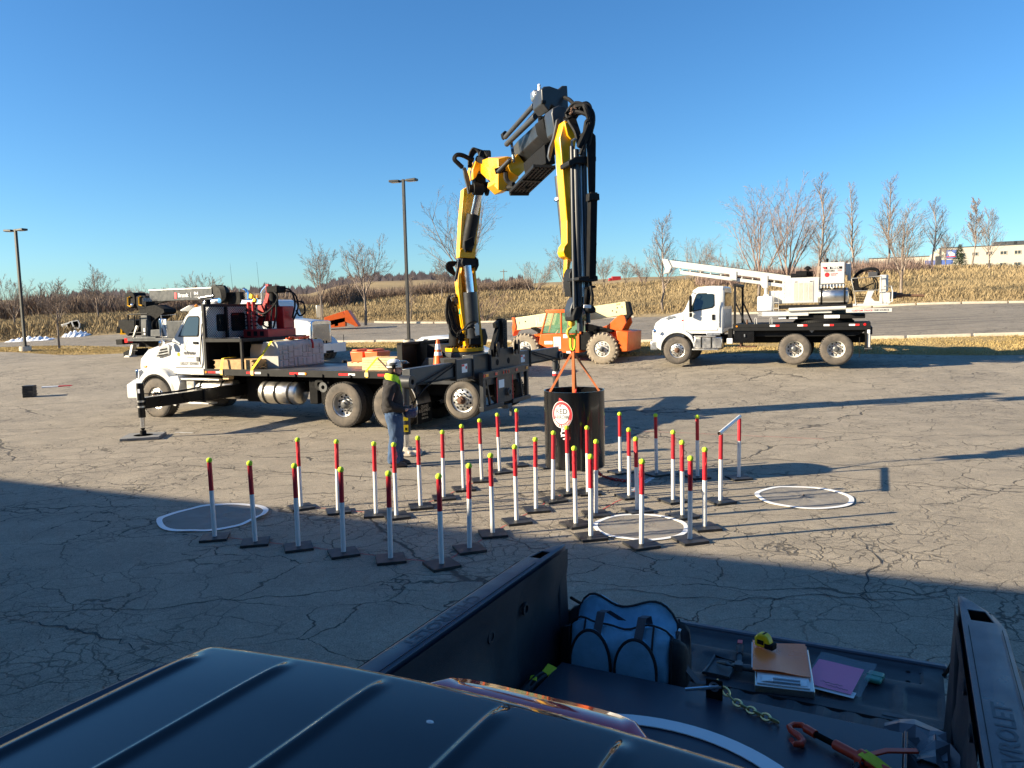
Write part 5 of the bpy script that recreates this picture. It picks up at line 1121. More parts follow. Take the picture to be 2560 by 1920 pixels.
# headache rack behind the cab
m = MB(); m.box(2.02, 2.10, .15, .22, 1.46, 2.84); m.box(2.02, 2.10, 2.23, 2.30, 1.46, 2.84); m.cyl((2.06, .10, 2.86), (2.06, 2.35, 2.86), .06, None, 12); m.beam((2.10, .19, 2.2), (2.42, .19, 1.46), .05, .05); m.beam((2.10, 2.27, 2.2), (2.42, 2.27, 1.46), .05, .05); m.build('mast_rack', M('black_steel'), atk, .006)
for x in (2.80, 3.32): MB().tube([(x - .035, .06, 1.46), (x - .035, .06, 1.64), (x, .06, 1.68), (x + .035, .06, 1.64), (x + .035, .06, 1.46)], .013, 6).build('step_loop', M('white_plain'), atk)
MB().cyl((2.50, .08, 1.46), (2.50, .08, 1.62), .03, None, 8).build('pin_post', M('rusty_steel'), atk)
# slewing ring and turret frame
m = MB(); m.lathe([(.0, 1.46), (1.0, 1.46), (1.0, 1.52), (.92, 1.60), (.0, 1.60)], (5.0, 1.22, 0), (0, 0, 1), 44); rg = m.build('slew_ring', M('black_steel'), atk, .004)
m = MB()
for i in range(90):
    a = 2 * math.pi * i / 90; m.obox((5.0 + 1.0 * math.cos(a), 1.22 + 1.0 * math.sin(a), 1.49), (.03, .03, .05), (0, 0, math.degrees(a)))
stuff(m.build('gear_teeth', M('dark_frame'), rg))
m = MB(); m.box(3.6, 6.35, .3, 2.15, 1.60, 1.74); m.build('turret_base', M('dark_frame'), atk, .01)
for x, w_ in ((3.55, .25), (3.9, .28), (5.05, .5)): MB().box(x, x + w_, .28, .30, 1.62, 1.73).build('label', M('sticker_white'), atk)
m = MB(); m.box(2.85, 4.55, .18, .34, 1.72, 1.88); m.box(4.55, 5.3, .18, .30, 1.80, 1.95); m.cyl((3.9, .15, 1.93), (5.75, .15, 1.97), .07, None, 12); m.box(2.85, 3.0, .18, 2.25, 1.72, 1.88); m.box(2.85, 7.1, 2.1, 2.26, 1.74, 1.90); m.build('slide_beam', M('white_plain'), atk, .01)
bm_ = MB().box(5.75, 7.16, .08, .24, 1.80, 1.93).build('name_beam', M('white_plain'), atk, .01)
MB().text('CUSTOM TRUCK', .085, (6.25, .074, 1.865), (1, 0, 0), (0, 0, 1), sx=1.0).build('lettering', M('sticker_red'), bm_)
MB().text('ONE SOURCE', .085, (6.83, .074, 1.87), (1, 0, 0), (0, 0, 1), sx=.9).build('lettering', M('ink_grey'), bm_)
m = MB(); m.box(3.55, 5.95, .2, 2.2, 1.97, 2.10); m.build('turret_floor', M('black_steel'), atk, .006)
# engine cover
en = MB().box(3.68, 4.88, .16, 1.95, 2.16, 3.05).build('engine_cover', M('white_plain'), atk, .02)
gr = MB().box(4.04, 4.70, .145, .158, 2.20, 2.94).build('louvre_door', M('white_plain'), en, .006)
m = MB()
for k in range(20):
    for c_ in range(4): m.obox((4.13 + c_ * .16, .143, 2.26 + k * .031), (.13, .012, .012), (25, 0, 0))
stuff(m.build('louvre', M('kerb_concrete'), gr))  # slats toned darker than the cover in place of their small shadows
for x in (4.09, 4.58): MB().box(x, x + .09, .143, .146, 2.885, 2.915).build('latch', M('ink_grey'), gr)
for k in range(12): 
    if k % 2 == 0: MB().lathe([(.012, 0), (.0, .008)], (3.74, .158, 2.25 + k * .065), (0, -1, 0), 6).build('rivet', M('grey_steel'), en)
m = MB(); m.cyl((4.1, .5, 3.16), (4.45, .5, 3.16), .13, None, 16); m.cyl((3.92, .62, 3.12), (4.12, .62, 3.12), .09, None, 12); m.cyl((4.4, .7, 3.18), (4.65, .7, 3.18), .10, None, 12); m.cyl((4.48, .6, 3.2), (4.48, .6, 3.36), .05, None, 10); m.lathe([(.0, .12), (.06, .10), (.13, .03), (.13, .0), (.0, .0)], (4.48, .6, 3.34), (0, 0, 1), 14); m.build('air_cleaner', M('ink_black'), atk, .006)
# front counter frame, water tank, ladder
MB().box(2.83, 3.36, .15, .75, 1.90, 2.44).build('water_tank', M('reflector_white'), atk, .06, seg=3)
m = MB(); m.cyl((3.10, .45, 2.44), (3.10, .45, 2.72), .07, .05, 10); m.box(3.02, 3.2, .35, .6, 2.42, 2.5); m.build('mast_cradle', M('white_plain'), atk, .01)
m = MB()
for x in (3.40, 3.56): m.tube([(x, .18, 1.9), (x, .18, 2.55), (x - .03, .25, 2.62)], .016, 6)
for z in (2.0, 2.2, 2.4): m.cyl((3.40, .18, z), (3.56, .18, z), .014, None, 6)
m.build('ladder', M('white_plain'), atk)
MB().box(3.2, 3.68, .5, 1.9, 2.15, 2.62).build('pump_cover', M('white_plain'), atk, .02)
# fuel tank
m = MB(); m.lathe([(.0, -.03), (.24, -.02), (.275, .02), (.275, .92), (.24, .96), (.0, .97)], (4.86, .32, 2.38), (1, 0, 0), 32); tk = m.build('fuel_tank', M('aluminium'), atk, 0, True, 50)
for x in (4.96, 5.70): MB().lathe([(.277, -.03), (.283, -.03), (.283, .03), (.277, .03)], (x, .32, 2.38), (1, 0, 0), 32, True).build('tank_strap', M('ink_black'), tk)
MB().cyl((5.3, .25, 2.64), (5.3, .25, 2.72), .045, None, 12).build('filler_cap', M('aluminium'), tk)
# control box with the maker's marks
cb = MB().box(4.93, 5.68, .12, .85, 2.80, 3.53).build('control_box', M('white_plain'), atk, .015)
m = MB(); m.prism([(5.02, 3.38), (5.60, 3.38), (5.60, 3.30), (5.10, 3.30)], .112, .118); m.build('sign_band', M('ink_black'), cb)
m = MB(); m.prism([(4.97, 3.385), (5.05, 3.385), (5.115, 3.30), (5.035, 3.30)], .109, .111); m.build('sign_flash', M('sticker_red'), cb)
m = MB(); m.text('TEREX.', .09, (5.39, .108, 3.34), (1, 0, 0), (0, 0, 1), sx=.95); m.box(5.14, 5.21, .108, .111, 3.312, 3.368); m.build('sign_lettering', M('sticker_white'), cb)
MB().text('TEXOMA', .085, (5.20, .116, 3.235), (1, 0, 0), (0, 0, 1), sx=1.0).build('lettering', M('ink_black'), cb)
MB().text('330', .085, (5.52, .116, 3.245), (1, 0, 0), (0, 0, 1), sx=1.1).build('lettering', M('sticker_red'), cb)
m = MB(); m.lathe([(.065, 0), (.08, 0)], (5.13, .117, 3.11), (0, -1, 0), 22); m.box(5.12, 5.14, .115, .118, 3.07, 3.15); m.build('round_emblem', M('sticker_red'), cb)
m = MB(); m.text('CUSTOM', .055, (5.24, .116, 3.14), (1, 0, 0), (0, 0, 1), 'LEFT'); m.text('TRUCK', .055, (5.24, .116, 3.09), (1, 0, 0), (0, 0, 1), 'LEFT'); m.build('lettering', M('sticker_red'), cb)
m = MB(); m.cyl((5.12, .35, 3.53), (5.12, .35, 3.60), .03, None, 8); m.sphere((5.12, .35, 3.63), .05, 10, 8); m.sphere((5.40, .4, 3.55), .06, 10, 8, (1, 1, .5)); m.build('cap', M('ink_black'), cb)
m = MB(); m.cyl((5.82, .8, 2.9), (5.82, .8, 3.52), .06, None, 10); m.box(5.7, 5.8, .6, 1.0, 3.1, 3.5); m.build('swing_post', M('white_plain'), atk, .01)
m = MB(); m.box(4.9, 5.7, .15, .30, 2.72, 2.78); 
for k in range(8): m.cyl((4.95 + k * .1, .14, 2.66), (4.95 + k * .1, .14, 2.78), .018, None, 6)
m.build('valve_manifold', M('zinc'), atk)
hoses(atk, [[(4.95 + k * .09, .3, 2.70), (5.1 + k * .09, .28, 2.60), (5.8 + .02 * k, .4, 2.62 - .05 * k), (5.95, .6, 2.4 - .04 * k)] for k in range(6)], .016)
# operator platform
m = MB(); m.box(5.96, 7.05, .12, 1.5, 2.02, 2.10); m.prism([(5.96, 2.10), (6.28, 2.10), (6.42, 2.55), (6.62, 2.55), (6.52, 2.30), (6.62, 2.18), (7.0, 2.14), (7.0, 2.08)], .12, .15); m.build('operator_platform', M('white_plain'), atk, .008)
m = MB()
for pts in ([(5.90, .12, 2.95), (6.80, .12, 3.0)], [(5.90, .12, 2.95), (6.06, .12, 2.06)], [(6.0, .12, 2.52), (6.95, .12, 2.55)], [(6.80, .12, 3.0), (6.86, .12, 2.1)], [(6.90, .12, 2.66), (7.12, .12, 2.66), (7.16, .12, 2.5), (7.16, .12, 2.15), (7.08, .12, 2.12)]): m.tube(pts, .022, 7)
m.build('guard_rail', M('white_plain'), atk)
m = MB(); m.prism([(5.98, 2.56), (6.08, 2.52), (6.42, 2.55), (6.44, 2.62), (6.14, 2.66), (6.10, 2.98), (5.96, 2.98)], .35, .85); m.build('operator_seat', M('ink_black'), atk, .04, seg=3)
m = MB(); m.box(6.78, 6.98, .25, .75, 2.1, 3.05); m.cyl((6.95, .5, 2.5), (6.95, .5, 3.05), .09, None, 12); m.build('control_post', M('white_plain'), atk, .02)
MB().box(6.42, 6.70, .4, .7, 2.98, 3.16).build('control_panel', M('ink_grey'), atk, .015)
MB().box(6.95, 7.10, .12, .6, 2.06, 2.45).build('step_box', M('white_plain'), atk, .02)
m = MB()
for k in range(5): m.box(6.05, 6.42, .5, .54, 2.16 + k * .055, 2.19 + k * .055)
m.build('grille_bars', M('dark_frame'), atk)
hoses(atk, [[(5.95, 1.0, 2.9), (6.1, .9, 3.15), (6.4, .8, 3.28), (6.68, .8, 3.24), (6.75, .8, 3.05)]], .055)
hoses(atk, [[(6.55, .6, 3.0), (6.66, .7, 2.7), (6.5, .8, 2.4)], [(6.6, .7, 3.0), (6.72, .8, 2.8), (6.7, .9, 2.4)], [(5.9, .5, 2.9), (6.1, .6, 2.6), (6.6, .7, 2.8)]], .022)
m = MB(); m.cyl((6.9, .9, 2.35), (7.32, .85, 2.36), .12, None, 14); m.build('auger_head', M('crane_grey'), atk, .01)
m = MB(); m.cyl((7.3, .85, 2.36), (7.5, .83, 2.35), .085, None, 12); m.cyl((7.45, .83, 2.35), (8.15, .78, 2.32), .045, None, 8); m.build('kelly_bar', M('rusty_steel'), atk)
# mast
def mst(a, b, w_, h_, nm, mt_='white_plain'): return MB().beam(a, b, w_, h_).build(nm, M(mt_), atk, .012)
A_, B_ = (3.95, 1.15, 3.02), (-.62, 1.15, 3.78)
mst((4.3, 1.15, 2.98), (-.70, 1.15, 3.82), .24, .24, 'mast'); mst((3.9, 1.15, 2.76), (-.1, 1.15, 3.44), .12, .13, 'mast_slide')
for k in range(11): MB().obox(Vector((3.7, 1.15, 2.93)).lerp(Vector((-.1, 1.15, 3.57)), k / 10), (.035, .1, .16), (0, 9, 0)).build('mast_rung', M('white_plain'), atk)
mst((3.6, 1.15, 2.90), (.0, 1.15, 3.50), .04, .045, 'feed_chain', 'dark_frame')
m = MB(); m.prism([(-.78, 3.98), (-.55, 3.95), (-.40, 3.66), (-.50, 3.44), (-.72, 3.40), (-.66, 3.60)], 1.0, 1.3); m.build('mast_head', M('white_plain'), atk, .015)
m = MB(); m.lathe([(.0, -.04), (.12, -.04), (.09, 0), (.12, .04), (.0, .04)], (-.52, 1.15, 3.54), (0, 1, 0), 16); m.build('mast_sheave', M('zinc'), atk)
m = MB(); m.prism([(1.75, 3.42), (2.0, 3.38), (2.0, 3.05), (1.75, 3.10)], 1.0, 1.3); m.prism([(2.85, 3.22), (3.1, 3.18), (3.1, 2.75), (2.95, 2.72), (2.85, 2.86)], 1.0, 1.3); m.build('mast_bracket', M('white_plain'), atk, .01)
MB().tube([(-.4, 1.02, 3.92), (3.9, 1.02, 3.16)], .012, 5).build('winch_line', M('grey_steel'), atk)

# ================================================================== telehandler
Z6 = lambda x, y: (1240 + x / 5.82, 720 + y / 5.82)
HF = Frame(ony(*Z6(1540, 1110), 31.3), -24); SCL = 31.3 / 30.5
tel = thing('telehandler', 'orange telehandler with a pale yellow boom and muddy lug tyres', 'telehandler', HF.o, -24); tel.scale = (SCL,) * 3
for x in (0.0, -3.35):
    for yo, sg in ((.0, 1), (2.35, -1)): wheel(tel, x, yo, .61, .61, .38, .33, 'white', sg, 8, 'tyre_muddy', True)
m = MB(); m.box(-4.0, .9, .75, 1.6, .55, .95); m.cyl((0, .3, .61), (0, 2.05, .61), .12, None, 12); m.cyl((-3.35, .3, .61), (-3.35, 2.05, .61), .12, None, 12); m.prism([(-4.1, .7), (-3.2, .7), (-2.5, 1.0), (-2.6, 1.25), (-3.4, 1.15), (-4.1, .95)], .55, 1.7); m.build('chassis', M('orange_paint'), tel, .02)
m = MB(); m.prism([(.78, .50), (1.02, .50), (1.05, 1.28), (.55, 1.32), (.60, .95)], .12, 2.2); m.build('counterweight', M('orange_paint'), tel, .03)
m = MB(); m.prism([(-.25, 1.25), (.62, 1.30), (.80, 1.62), (.75, 1.86), (.62, 1.95), (.45, 1.90), (.05, 1.55), (-.30, 1.42)], .75, .85); m.prism([(-.25, 1.25), (.62, 1.30), (.80, 1.62), (.75, 1.86), (.62, 1.95), (.45, 1.90), (.05, 1.55), (-.30, 1.42)], 1.65, 1.75); m.box(-.3, .7, .85, 1.65, .95, 1.28); m.build('boom_tower', M('orange_paint'), tel, .02)
m = MB(); m.beam((-4.15, 1.25, 1.62), (.72, 1.25, 2.20), .42, .54); bo = m.build('boom', M('cream_paint'), tel, .02)
m = MB(); m.beam((-4.28, 1.25, 1.60), (-4.15, 1.25, 1.62), .46, .60); m.prism([(-4.32, 1.5), (-4.2, 1.9), (-4.12, 1.5), (-4.28, 1.1)], 1.0, 1.5); m.build('boom_nose', M('orange_paint'), tel, .012)
m = MB(); m.prism([(.68, 2.46), (.80, 2.46), (.92, 1.96), (.60, 1.62), (.52, 1.70), (.78, 1.98)], 1.06, 1.44); m.build('boom_heel', M('dark_frame'), tel, .01)
MB().text('JLG', .40, (-2.95, 1.036, 1.77), (.993, 0, .118), (-.118, 0, .993)).build('lettering', M('white_plain'), bo)
for x, z in ((.15, 2.1), (.35, 2.22), (.32, 2.05), (.55, 2.25), (-3.7, 1.72)): MB().lathe([(.0, 0), (.03, 0)], (x, 1.036, z), (0, -1, 0), 10).build('bolt_hole', M('ink_black'), bo)
m = MB(); m.text('1', .16, (-3.98, 1.036, 1.66), (1, 0, 0), (0, 0, 1)); m.text('2127', .09, (.40, 1.036, 2.36), (.993, 0, .118), (-.118, 0, .993)); m.build('marking', M('ink_black'), bo)
# cab
pc = [(-2.72, .82), (-1.72, .42), (-.95, .42), (-.95, 1.15), (-.80, 1.55), (-.82, 2.05), (-1.0, 2.16), (-2.18, 2.16), (-2.36, 2.08), (-2.62, 1.22)]
m = MB(); m.prism([(-2.72, .82), (-1.9, .45), (-.95, .45), (-.95, 1.22), (-2.62, 1.22)], .05, .95); cb_ = m.build('cab', M('orange_paint'), tel, .02)
m = MB()
for y in (.08, .92):
    for a, b in (((-2.60, 1.2), (-2.34, 2.08)), ((-1.72, 1.2), (-1.72, 2.12)), ((-.90, 1.2), (-.86, 2.06)), ((-2.36, 2.10), (-.84, 2.10))): m.beam((a[0], y, a[1]), (b[0], y, b[1]), .07, .07)
m.box(-2.40, -.80, .04, .96, 2.12, 2.20); m.build('cab_frame', M('orange_paint'), cb_, .02)
for pts in ([(-2.53, 1.25), (-1.77, 1.25), (-1.77, 2.07), (-2.30, 2.07)], [(-1.67, 1.25), (-.94, 1.25), (-.91, 2.05), (-1.67, 2.07)]):
    for y in (.07, .93): MB().prism(pts, y - .004, y + .004).build('window', M('clear_green'), cb_)
m = MB(); m.add([(-2.60, .12, 1.24), (-2.60, .88, 1.24), (-2.34, .88, 2.07), (-2.34, .12, 2.07)], [(0, 1, 2, 3)]); m.build('windscreen', M('clear_green'), cb_)
m = MB(); m.prism([(-1.35, 1.15), (-1.0, 1.15), (-.95, 1.75), (-1.08, 1.75), (-1.12, 1.3), (-1.35, 1.3)], .3, .75); m.build('operator_seat', M('ink_black'), cb_, .03)
MB().tube(arc((-1.95, .5), .17, 0, 360, 16, 'xy', 1.42)[:-1], .014, 5, True).build('steering_wheel', M('ink_black'), cb_); MB().cyl((-2.2, .5, 1.1), (-1.95, .5, 1.42), .03, None, 8).build('steering_column', M('orange_paint'), cb_)
for x0, x1, z0, z1 in ((-2.05, -1.74, .62, 1.10), (-1.63, -1.45, 1.05, 1.20), (-1.50, -1.32, .43, .52), (-2.45, -2.1, .80, .93)): MB().box(x0, x1, .044, .049, z0, z1).build('notice', M('sticker_white'), cb_)
m = MB(); m.text('!', .2, (-1.9, .042, .98), (1, 0, 0), (0, 0, 1)); m.box(-2.0, -1.8, .0425, .0435, .7, .72); m.box(-2.0, -1.8, .0425, .0435, .78, .80); m.build('notice_print', M('sticker_red'), cb_)
m = MB(); m.prism([(-1.0, .55), (-.45, .52), (-.45, 1.15), (-.60, 1.30), (-1.02, 1.25)], .1, .8); m.build('hydraulic_tank', M('ink_black'), tel, .05, seg=3)
m = MB(); m.box(-.5, .1, .5, 1.7, 1.05, 1.40); m.prism([(-.85, 1.6), (.3, 1.35), (.3, 1.25), (-.85, 1.3)], .5, .9); m.build('engine_hood', M('black_matt'), tel, .02)
MB().prism([(-3.1, 1.5), (-2.6, 1.24), (-2.62, 1.18), (-3.12, 1.45)], .2, .8).build('front_fender', M('black_matt'), tel, .01)
m = MB(); m.beam((-2.9, 1.25, .9), (-1.6, 1.25, 1.8), .12, .12); m.build('lift_cylinder', M('dark_frame'), tel)

# ================================================================== dark crane truck behind (front to the right)
b1_ = lambda x, y: (300 + x / 6.914, 700 + y / 6.914)
b2_ = lambda x, y: (560 + x / 6.913, 700 + y / 6.913)
_o = ony(818, 868, 31.0); GF = Frame((_o[0], _o[1], gzz(_o[0], _o[1] + 1)), -24)
brk = thing('rail_crane_truck', 'white truck with chrome grille and dark folded crane, parked behind the flatbed', 'truck', GF.o, -24)
def gs(f, x, y, yy=1.2): return GF.side(*f(x, y), yy)
# cab and hood
g0x = gs(b2_, 1660, 850, 1.2)[0]
m = MB()
secs = []
for x, yi, z0, z1 in ((g0x - .05, .62, .75, 1.72), (g0x - .25, .58, .7, 1.82), (g0x - 1.0, .52, .7, 1.90), (g0x - 1.75, .45, .7, 1.95)):
    c = 1.25; hw = c - yi; h = z1 - z0
    secs.append([(x, c - hw, z0), (x, c - hw, z0 + h * .75), (x, c - hw * .85, z1 - .04), (x, c - hw * .3, z1), (x, c + hw * .3, z1), (x, c + hw * .85, z1 - .04), (x, c + hw, z0 + h * .75), (x, c + hw, z0)])
m.loft(secs[::-1]); m.build('hood', M('white_paint'), brk, .02, True, 40)
gl = MB().box(g0x - .04, g0x + .03, .68, 1.82, .72, 1.66).build('grille', M('dark_frame'), brk, .01)
m = MB(); m.box(g0x - .05, g0x + .05, .60, .70, .70, 1.72); m.box(g0x - .05, g0x + .05, 1.80, 1.90, .70, 1.72); m.prism([(.60, 1.60), (1.90, 1.60), (1.88, 1.74), (1.70, 1.79), (.80, 1.79), (.62, 1.74)], g0x - .05, g0x + .055, 'x'); m.build('grille_surround', M('chrome'), gl, .02)
for k in range(19): MB().box(g0x + .03, g0x + .045, .70, 1.80, .76 + k * .045, .782 + k * .045).build('grille_bar', M('chrome'), gl)
bp_ = MB().box(g0x + .35, g0x + .42, .1, 2.4, .42, .82).build('bumper', M('white_paint'), brk, .02); MB().box(g0x + .42, g0x + .43, .3, .5, .55, .68).build('bumper_slot', M('ink_black'), bp_); MB().box(g0x + .42, g0x + .43, 1.0, 1.5, .42, .52).build('bumper_slot', M('ink_black'), bp_)
for y, z, r_ in ((.15, 1.15, .012), (2.3, 1.15, .012), (.9, .95, .035), (1.1, .95, .035)): MB().cyl((g0x + .38, y, .82), (g0x + .38, y, z), r_, None, 8).build('bumper_post', M('ink_black'), brk)
for yb in (.08, 1.98): MB().prism(arc2((g0x - .55, .5), .62, 185, -5, 12) + arc2((g0x - .55, .5), .54, -5, 185, 12), yb, yb + .45).build('fender', M('white_paint'), brk, .015)
for yo, sg in ((.12, 1), (2.38, -1)): wheel(brk, g0x - .55, yo, .5, .5, .3, .28, 'alu', sg)
for x in (g0x - 6.2, g0x - 7.5):
    for yo, sg in ((.0, 1), (2.5, -1)): wheel(brk, x, yo, .5, .5, .5, .28, 'dual', sg)
m = MB(); xc = g0x - 1.75
m.loft([[(x, .2, .9), (x, .2, 2.0), (x, .28, zt), (x, 2.22, zt), (x, 2.3, 2.0), (x, 2.3, .9)] for x, zt in ((xc, 1.98), (xc - .3, 2.62), (xc - .5, 2.72), (xc - 1.6, 2.74))]); cb3 = m.build('cab', M('white_paint'), brk, .02, True, 35)
for y in (.19, 2.31): MB().prism([(xc - 1.25, 1.85), (xc - .25, 1.85), (xc - .42, 2.5), (xc - 1.25, 2.5)], y - .012, y + .012).build('window', M('cab_glass'), cb3)
m = MB(); m.add([(xc - .06, .32, 2.04), (xc - .06, 2.18, 2.04), (xc - .29, 2.14, 2.58), (xc - .29, .36, 2.58)], [(0, 3, 2, 1)]); m.build('windscreen', M('cab_glass'), cb3)
for yy, f, a, b in ((.25, b2_, (655, 400), (740, 110)), (2.25, b2_, (395, 400), (340, 165))):
    p = gs(b2_, a[0], 560, yy); q = gs(b2_, a[0], 200, yy); e = gs(b2_, b[0], b[1], yy)
    MB().tube([(p[0], yy, 1.0), (q[0], yy, q[2] - .05), (q[0] * .7 + e[0] * .3, yy, q[2] + .06), (e[0], yy, e[2])], .075, 12).build('exhaust_stack', M('chrome'), brk)
p = gs(b2_, 585, 360, .8); MB().cyl((p[0], .8, 2.72), (p[0], .8, 2.80), .06, None, 10).build('beacon_base', M('ink_black'), brk); MB().lathe([(.075, 0), (.07, .12), (.0, .15)], (p[0], .8, 2.80), (0, 0, 1), 14).build('beacon', M('amber_lens'), brk)
for px_, yt in ((165, 0), (625, 0)):
    p = gs(b2_, px_, 260, 1.5); MB().cyl((p[0], 1.5, 2.7), (p[0] - .1, 1.5, 4.4), .008, .004, 5).build('antenna', M('ink_black'), brk)
m = MB(); a = gs(b2_, 95, 420, 1.3); b = gs(b2_, 300, 205, 1.3); 
m.box(a[0], a[0] + .26, 1.2, 1.45, 2.2, b[2]); m.box(b[0] - .26, b[0], 1.2, 1.45, 2.2, b[2]); m.box(a[0], b[0], 1.22, 1.43, 2.2, 2.95); m.build('boom_rest', M('dark_frame'), brk, .01)
m = MB(); m.box(g0x - 10.2, g0x - .2, .75, .88, .7, 1.0); m.box(g0x - 10.2, g0x - .2, 1.62, 1.75, .7, 1.0); m.build('chassis', M('dark_frame'), brk)
m = MB(); m.box(g0x - 10.1, g0x - 3.7, .05, 2.45, 1.0, 1.14); m.build('deck', M('crane_grey_light'), brk, .01)
m = MB(); m.box(g0x - 7.6, g0x - 3.9, .1, 2.4, 1.14, 1.9); m.build('tool_body', M('crane_grey'), brk, .02)
# crane column and boom
a = gs(b1_, 490, 950, .9); b = gs(b1_, 490, 610, .9)
MB().box(a[0] - .22, a[0] + .22, .7, 1.3, 1.1, b[2]).build('crane_column', M('crane_grey_light'), brk, .02); MB().box(a[0] - .05, a[0] + .05, .69, .70, b[2] - .9, b[2] - .6).build('label', M('sticker_white'), brk)
a = gs(b1_, 560, 280, 1.2); b = gs(b1_, 1640, 240, 1.2); bo = MB().beam((a[0], 1.2, a[2]), (b[0], 1.2, b[2]), .34, .50).build('boom', M('crane_grey'), brk, .015)
dx = (b[0] - a[0]); sl_ = (b[2] - a[2]) / dx
MB().beam((a[0], 1.2, a[2] + .275), (b[0], 1.2, b[2] + .275), .40, .05).build('boom_cap', M('aluminium'), bo)
c = gs(b1_, 1090, 265, 1.02); X_ = (1, 0, sl_); Y_ = (-sl_, 0, 1)
q = MB(); q.text('Brandt', .26, (c[0], 1.02, c[2]), X_, Y_, sx=.9); q.text('R4', .20, (c[0] + .80, 1.02, c[2] + .06), X_, Y_, sx=1.2); q.box(c[0] + .47, c[0] + .485, 1.018, 1.022, c[2] - .12, c[2] + .14); q.text('POWER UNIT', .05, (c[0] + .80, 1.02, c[2] - .10), X_, Y_); q.build('lettering', M('sticker_white'), bo)
MB().obox((c[0] - .47, 1.02, c[2]), (.13, .008, .28), (0, -math.degrees(math.atan(sl_)), 0)).build('logo_flag', M('sticker_red'), bo)
a2 = gs(b1_, 1700, 240, 1.2); m = MB(); m.prism([(a2[0] - .15, a2[2] + .38), (a2[0] + .25, a2[2] + .38), (a2[0] + .5, a2[2] + .15), (a2[0] + .52, a2[2] - .35), (a2[0] + .3, a2[2] - .42), (a2[0] - .1, a2[2] - .25)], 1.0, 1.4); m.build('boom_elbow', M('black_steel'), brk, .02)
L_ = []
for k in range(8): L_.append([(a2[0] + .1 + .05 * k, 1.0, a2[2] + .36), (a2[0] + .35 + .04 * k, .96, a2[2] + .2), (a2[0] + .42 + .03 * k, .97, a2[2] - .2), (a2[0] + .25, 1.0, a2[2] - .42)])
hoses(brk, L_, .03)
p = gs(b1_, 1370, 310, 1.0); q_ = gs(b1_, 1620, 270, 1.0); MB().cyl((p[0], 1.0, p[2]), (q_[0], 1.0, q_[2]), .045, None, 10).build('boom_cylinder', M('polished_rod'), brk)
p = gs(b1_, 620, 400, 1.1); q_ = gs(b1_, 920, 335, 1.1); MB().cyl((p[0], 1.1, p[2]), (q_[0], 1.1, q_[2]), .06, None, 10).build('lift_cylinder', M('dark_frame'), brk)
# operator station at the rear end of the boom
def gpoly(pts, y0, y1, nm, mt_, bev=.01):
    P_ = [gs(b1_, x, y, (y0 + y1) / 2) for x, y in pts]; return MB().prism([(q[0], q[2]) for q in P_], y0, y1).build(nm, M(mt_), brk, bev)
gpoly([(190, 260), (240, 215), (330, 220), (360, 270), (380, 470), (250, 490), (200, 470), (180, 300)], .9, 1.6, 'rotator_head', 'ink_black', .03)
gpoly([(380, 290), (420, 270), (540, 280), (560, 330), (560, 500), (430, 520), (390, 440)], .9, 1.6, 'rotator_body', 'dark_frame', .03)
gpoly([(430, 480), (700, 430), (860, 500), (880, 560), (700, 700), (540, 720), (440, 560)], .9, 1.6, 'slew_housing', 'ink_black', .03)
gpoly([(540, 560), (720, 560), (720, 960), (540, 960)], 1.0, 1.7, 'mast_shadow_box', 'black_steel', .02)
for pts in ([(175, 290), (135, 300), (135, 440), (185, 460)], [(360, 285), (325, 295), (330, 430), (380, 440)]):
    P_ = [gs(b1_, x, y, .85) for x, y in pts]; MB().tube([(q[0], .85, q[2]) for q in P_], .035, 6).build('guard_loop', M('yellow_paint'), brk)
m = MB()
for k in range(7): 
    p = gs(b1_, 400 + k * 22, 305, .88); m.cyl((p[0], .88, p[2]), (p[0] + .02, .88, p[2] - .18), .014, None, 5)
m.build('valve_rods', M('zinc'), brk)
p = gs(b1_, 215, 430, .86); MB().sphere((p[0], .86, p[2]), .09, 12, 8).build('work_lamp', M('chrome'), brk)
p = gs(b1_, 650, 790, .7); m = MB(); m.lathe([(.05, -.12), (.28, -.12), (.28, -.10), (.1, -.10), (.1, .1), (.28, .1), (.28, .12), (.05, .12)], (p[0], .7, p[2]), (1, .3, 0), 22, True); m.build('hose_drum', M('dark_frame'), brk)
m = MB()
for x0, y0, x1, y1 in ((130, 600, 480, 580), (140, 610, 140, 700), (250, 620, 250, 900), (345, 620, 345, 800), (170, 910, 430, 910), (190, 1110, 310, 1110), (200, 1220, 310, 1220)):
    p, q_ = gs(b1_, x0, y0, .4), gs(b1_, x1, y1, .4); MB().cyl((p[0], .4, p[2]), (q_[0], .4, q_[2]), .03, None, 6).build('railing_bar', M('black_steel'), brk)
gpoly([(140, 690), (440, 690), (440, 800), (300, 960), (140, 800)], .9, 2.0, 'rear_console', 'ink_black', .02)
gpoly([(300, 985), (670, 975), (670, 1040), (300, 1045)], .05, .4, 'rear_beam', 'crane_grey_light', .01)
gpoly([(120, 1000), (180, 1010), (180, 1080), (125, 1085)], .3, .6, 'tail_lamp', 'red_lens', .01); gpoly([(190, 1015), (300, 1015), (310, 1100), (200, 1105)], .3, 2.0, 'rear_step', 'ink_black', .01)
gpoly([(285, 790), (320, 790), (250, 990), (225, 990)], .35, .45, 'outrigger_arm', 'aluminium', .01); gpoly([(215, 1120), (260, 1120), (220, 1300), (180, 1300)], .35, .55, 'outrigger_leg', 'aluminium', .01); gpoly([(225, 1240), (330, 1180), (320, 1340), (230, 1340)], .7, 1.8, 'rear_wheel_guard', 'ink_black', .02)
gpoly([(160, 1300), (215, 1300), (250, 1352), (110, 1352)], .25, .7, 'outrigger_foot', 'white_plain', .01)
gpoly([(560, 860), (860, 845), (860, 970), (560, 970)], .3, .5, 'deck_beam', 'crane_grey_light', .01)

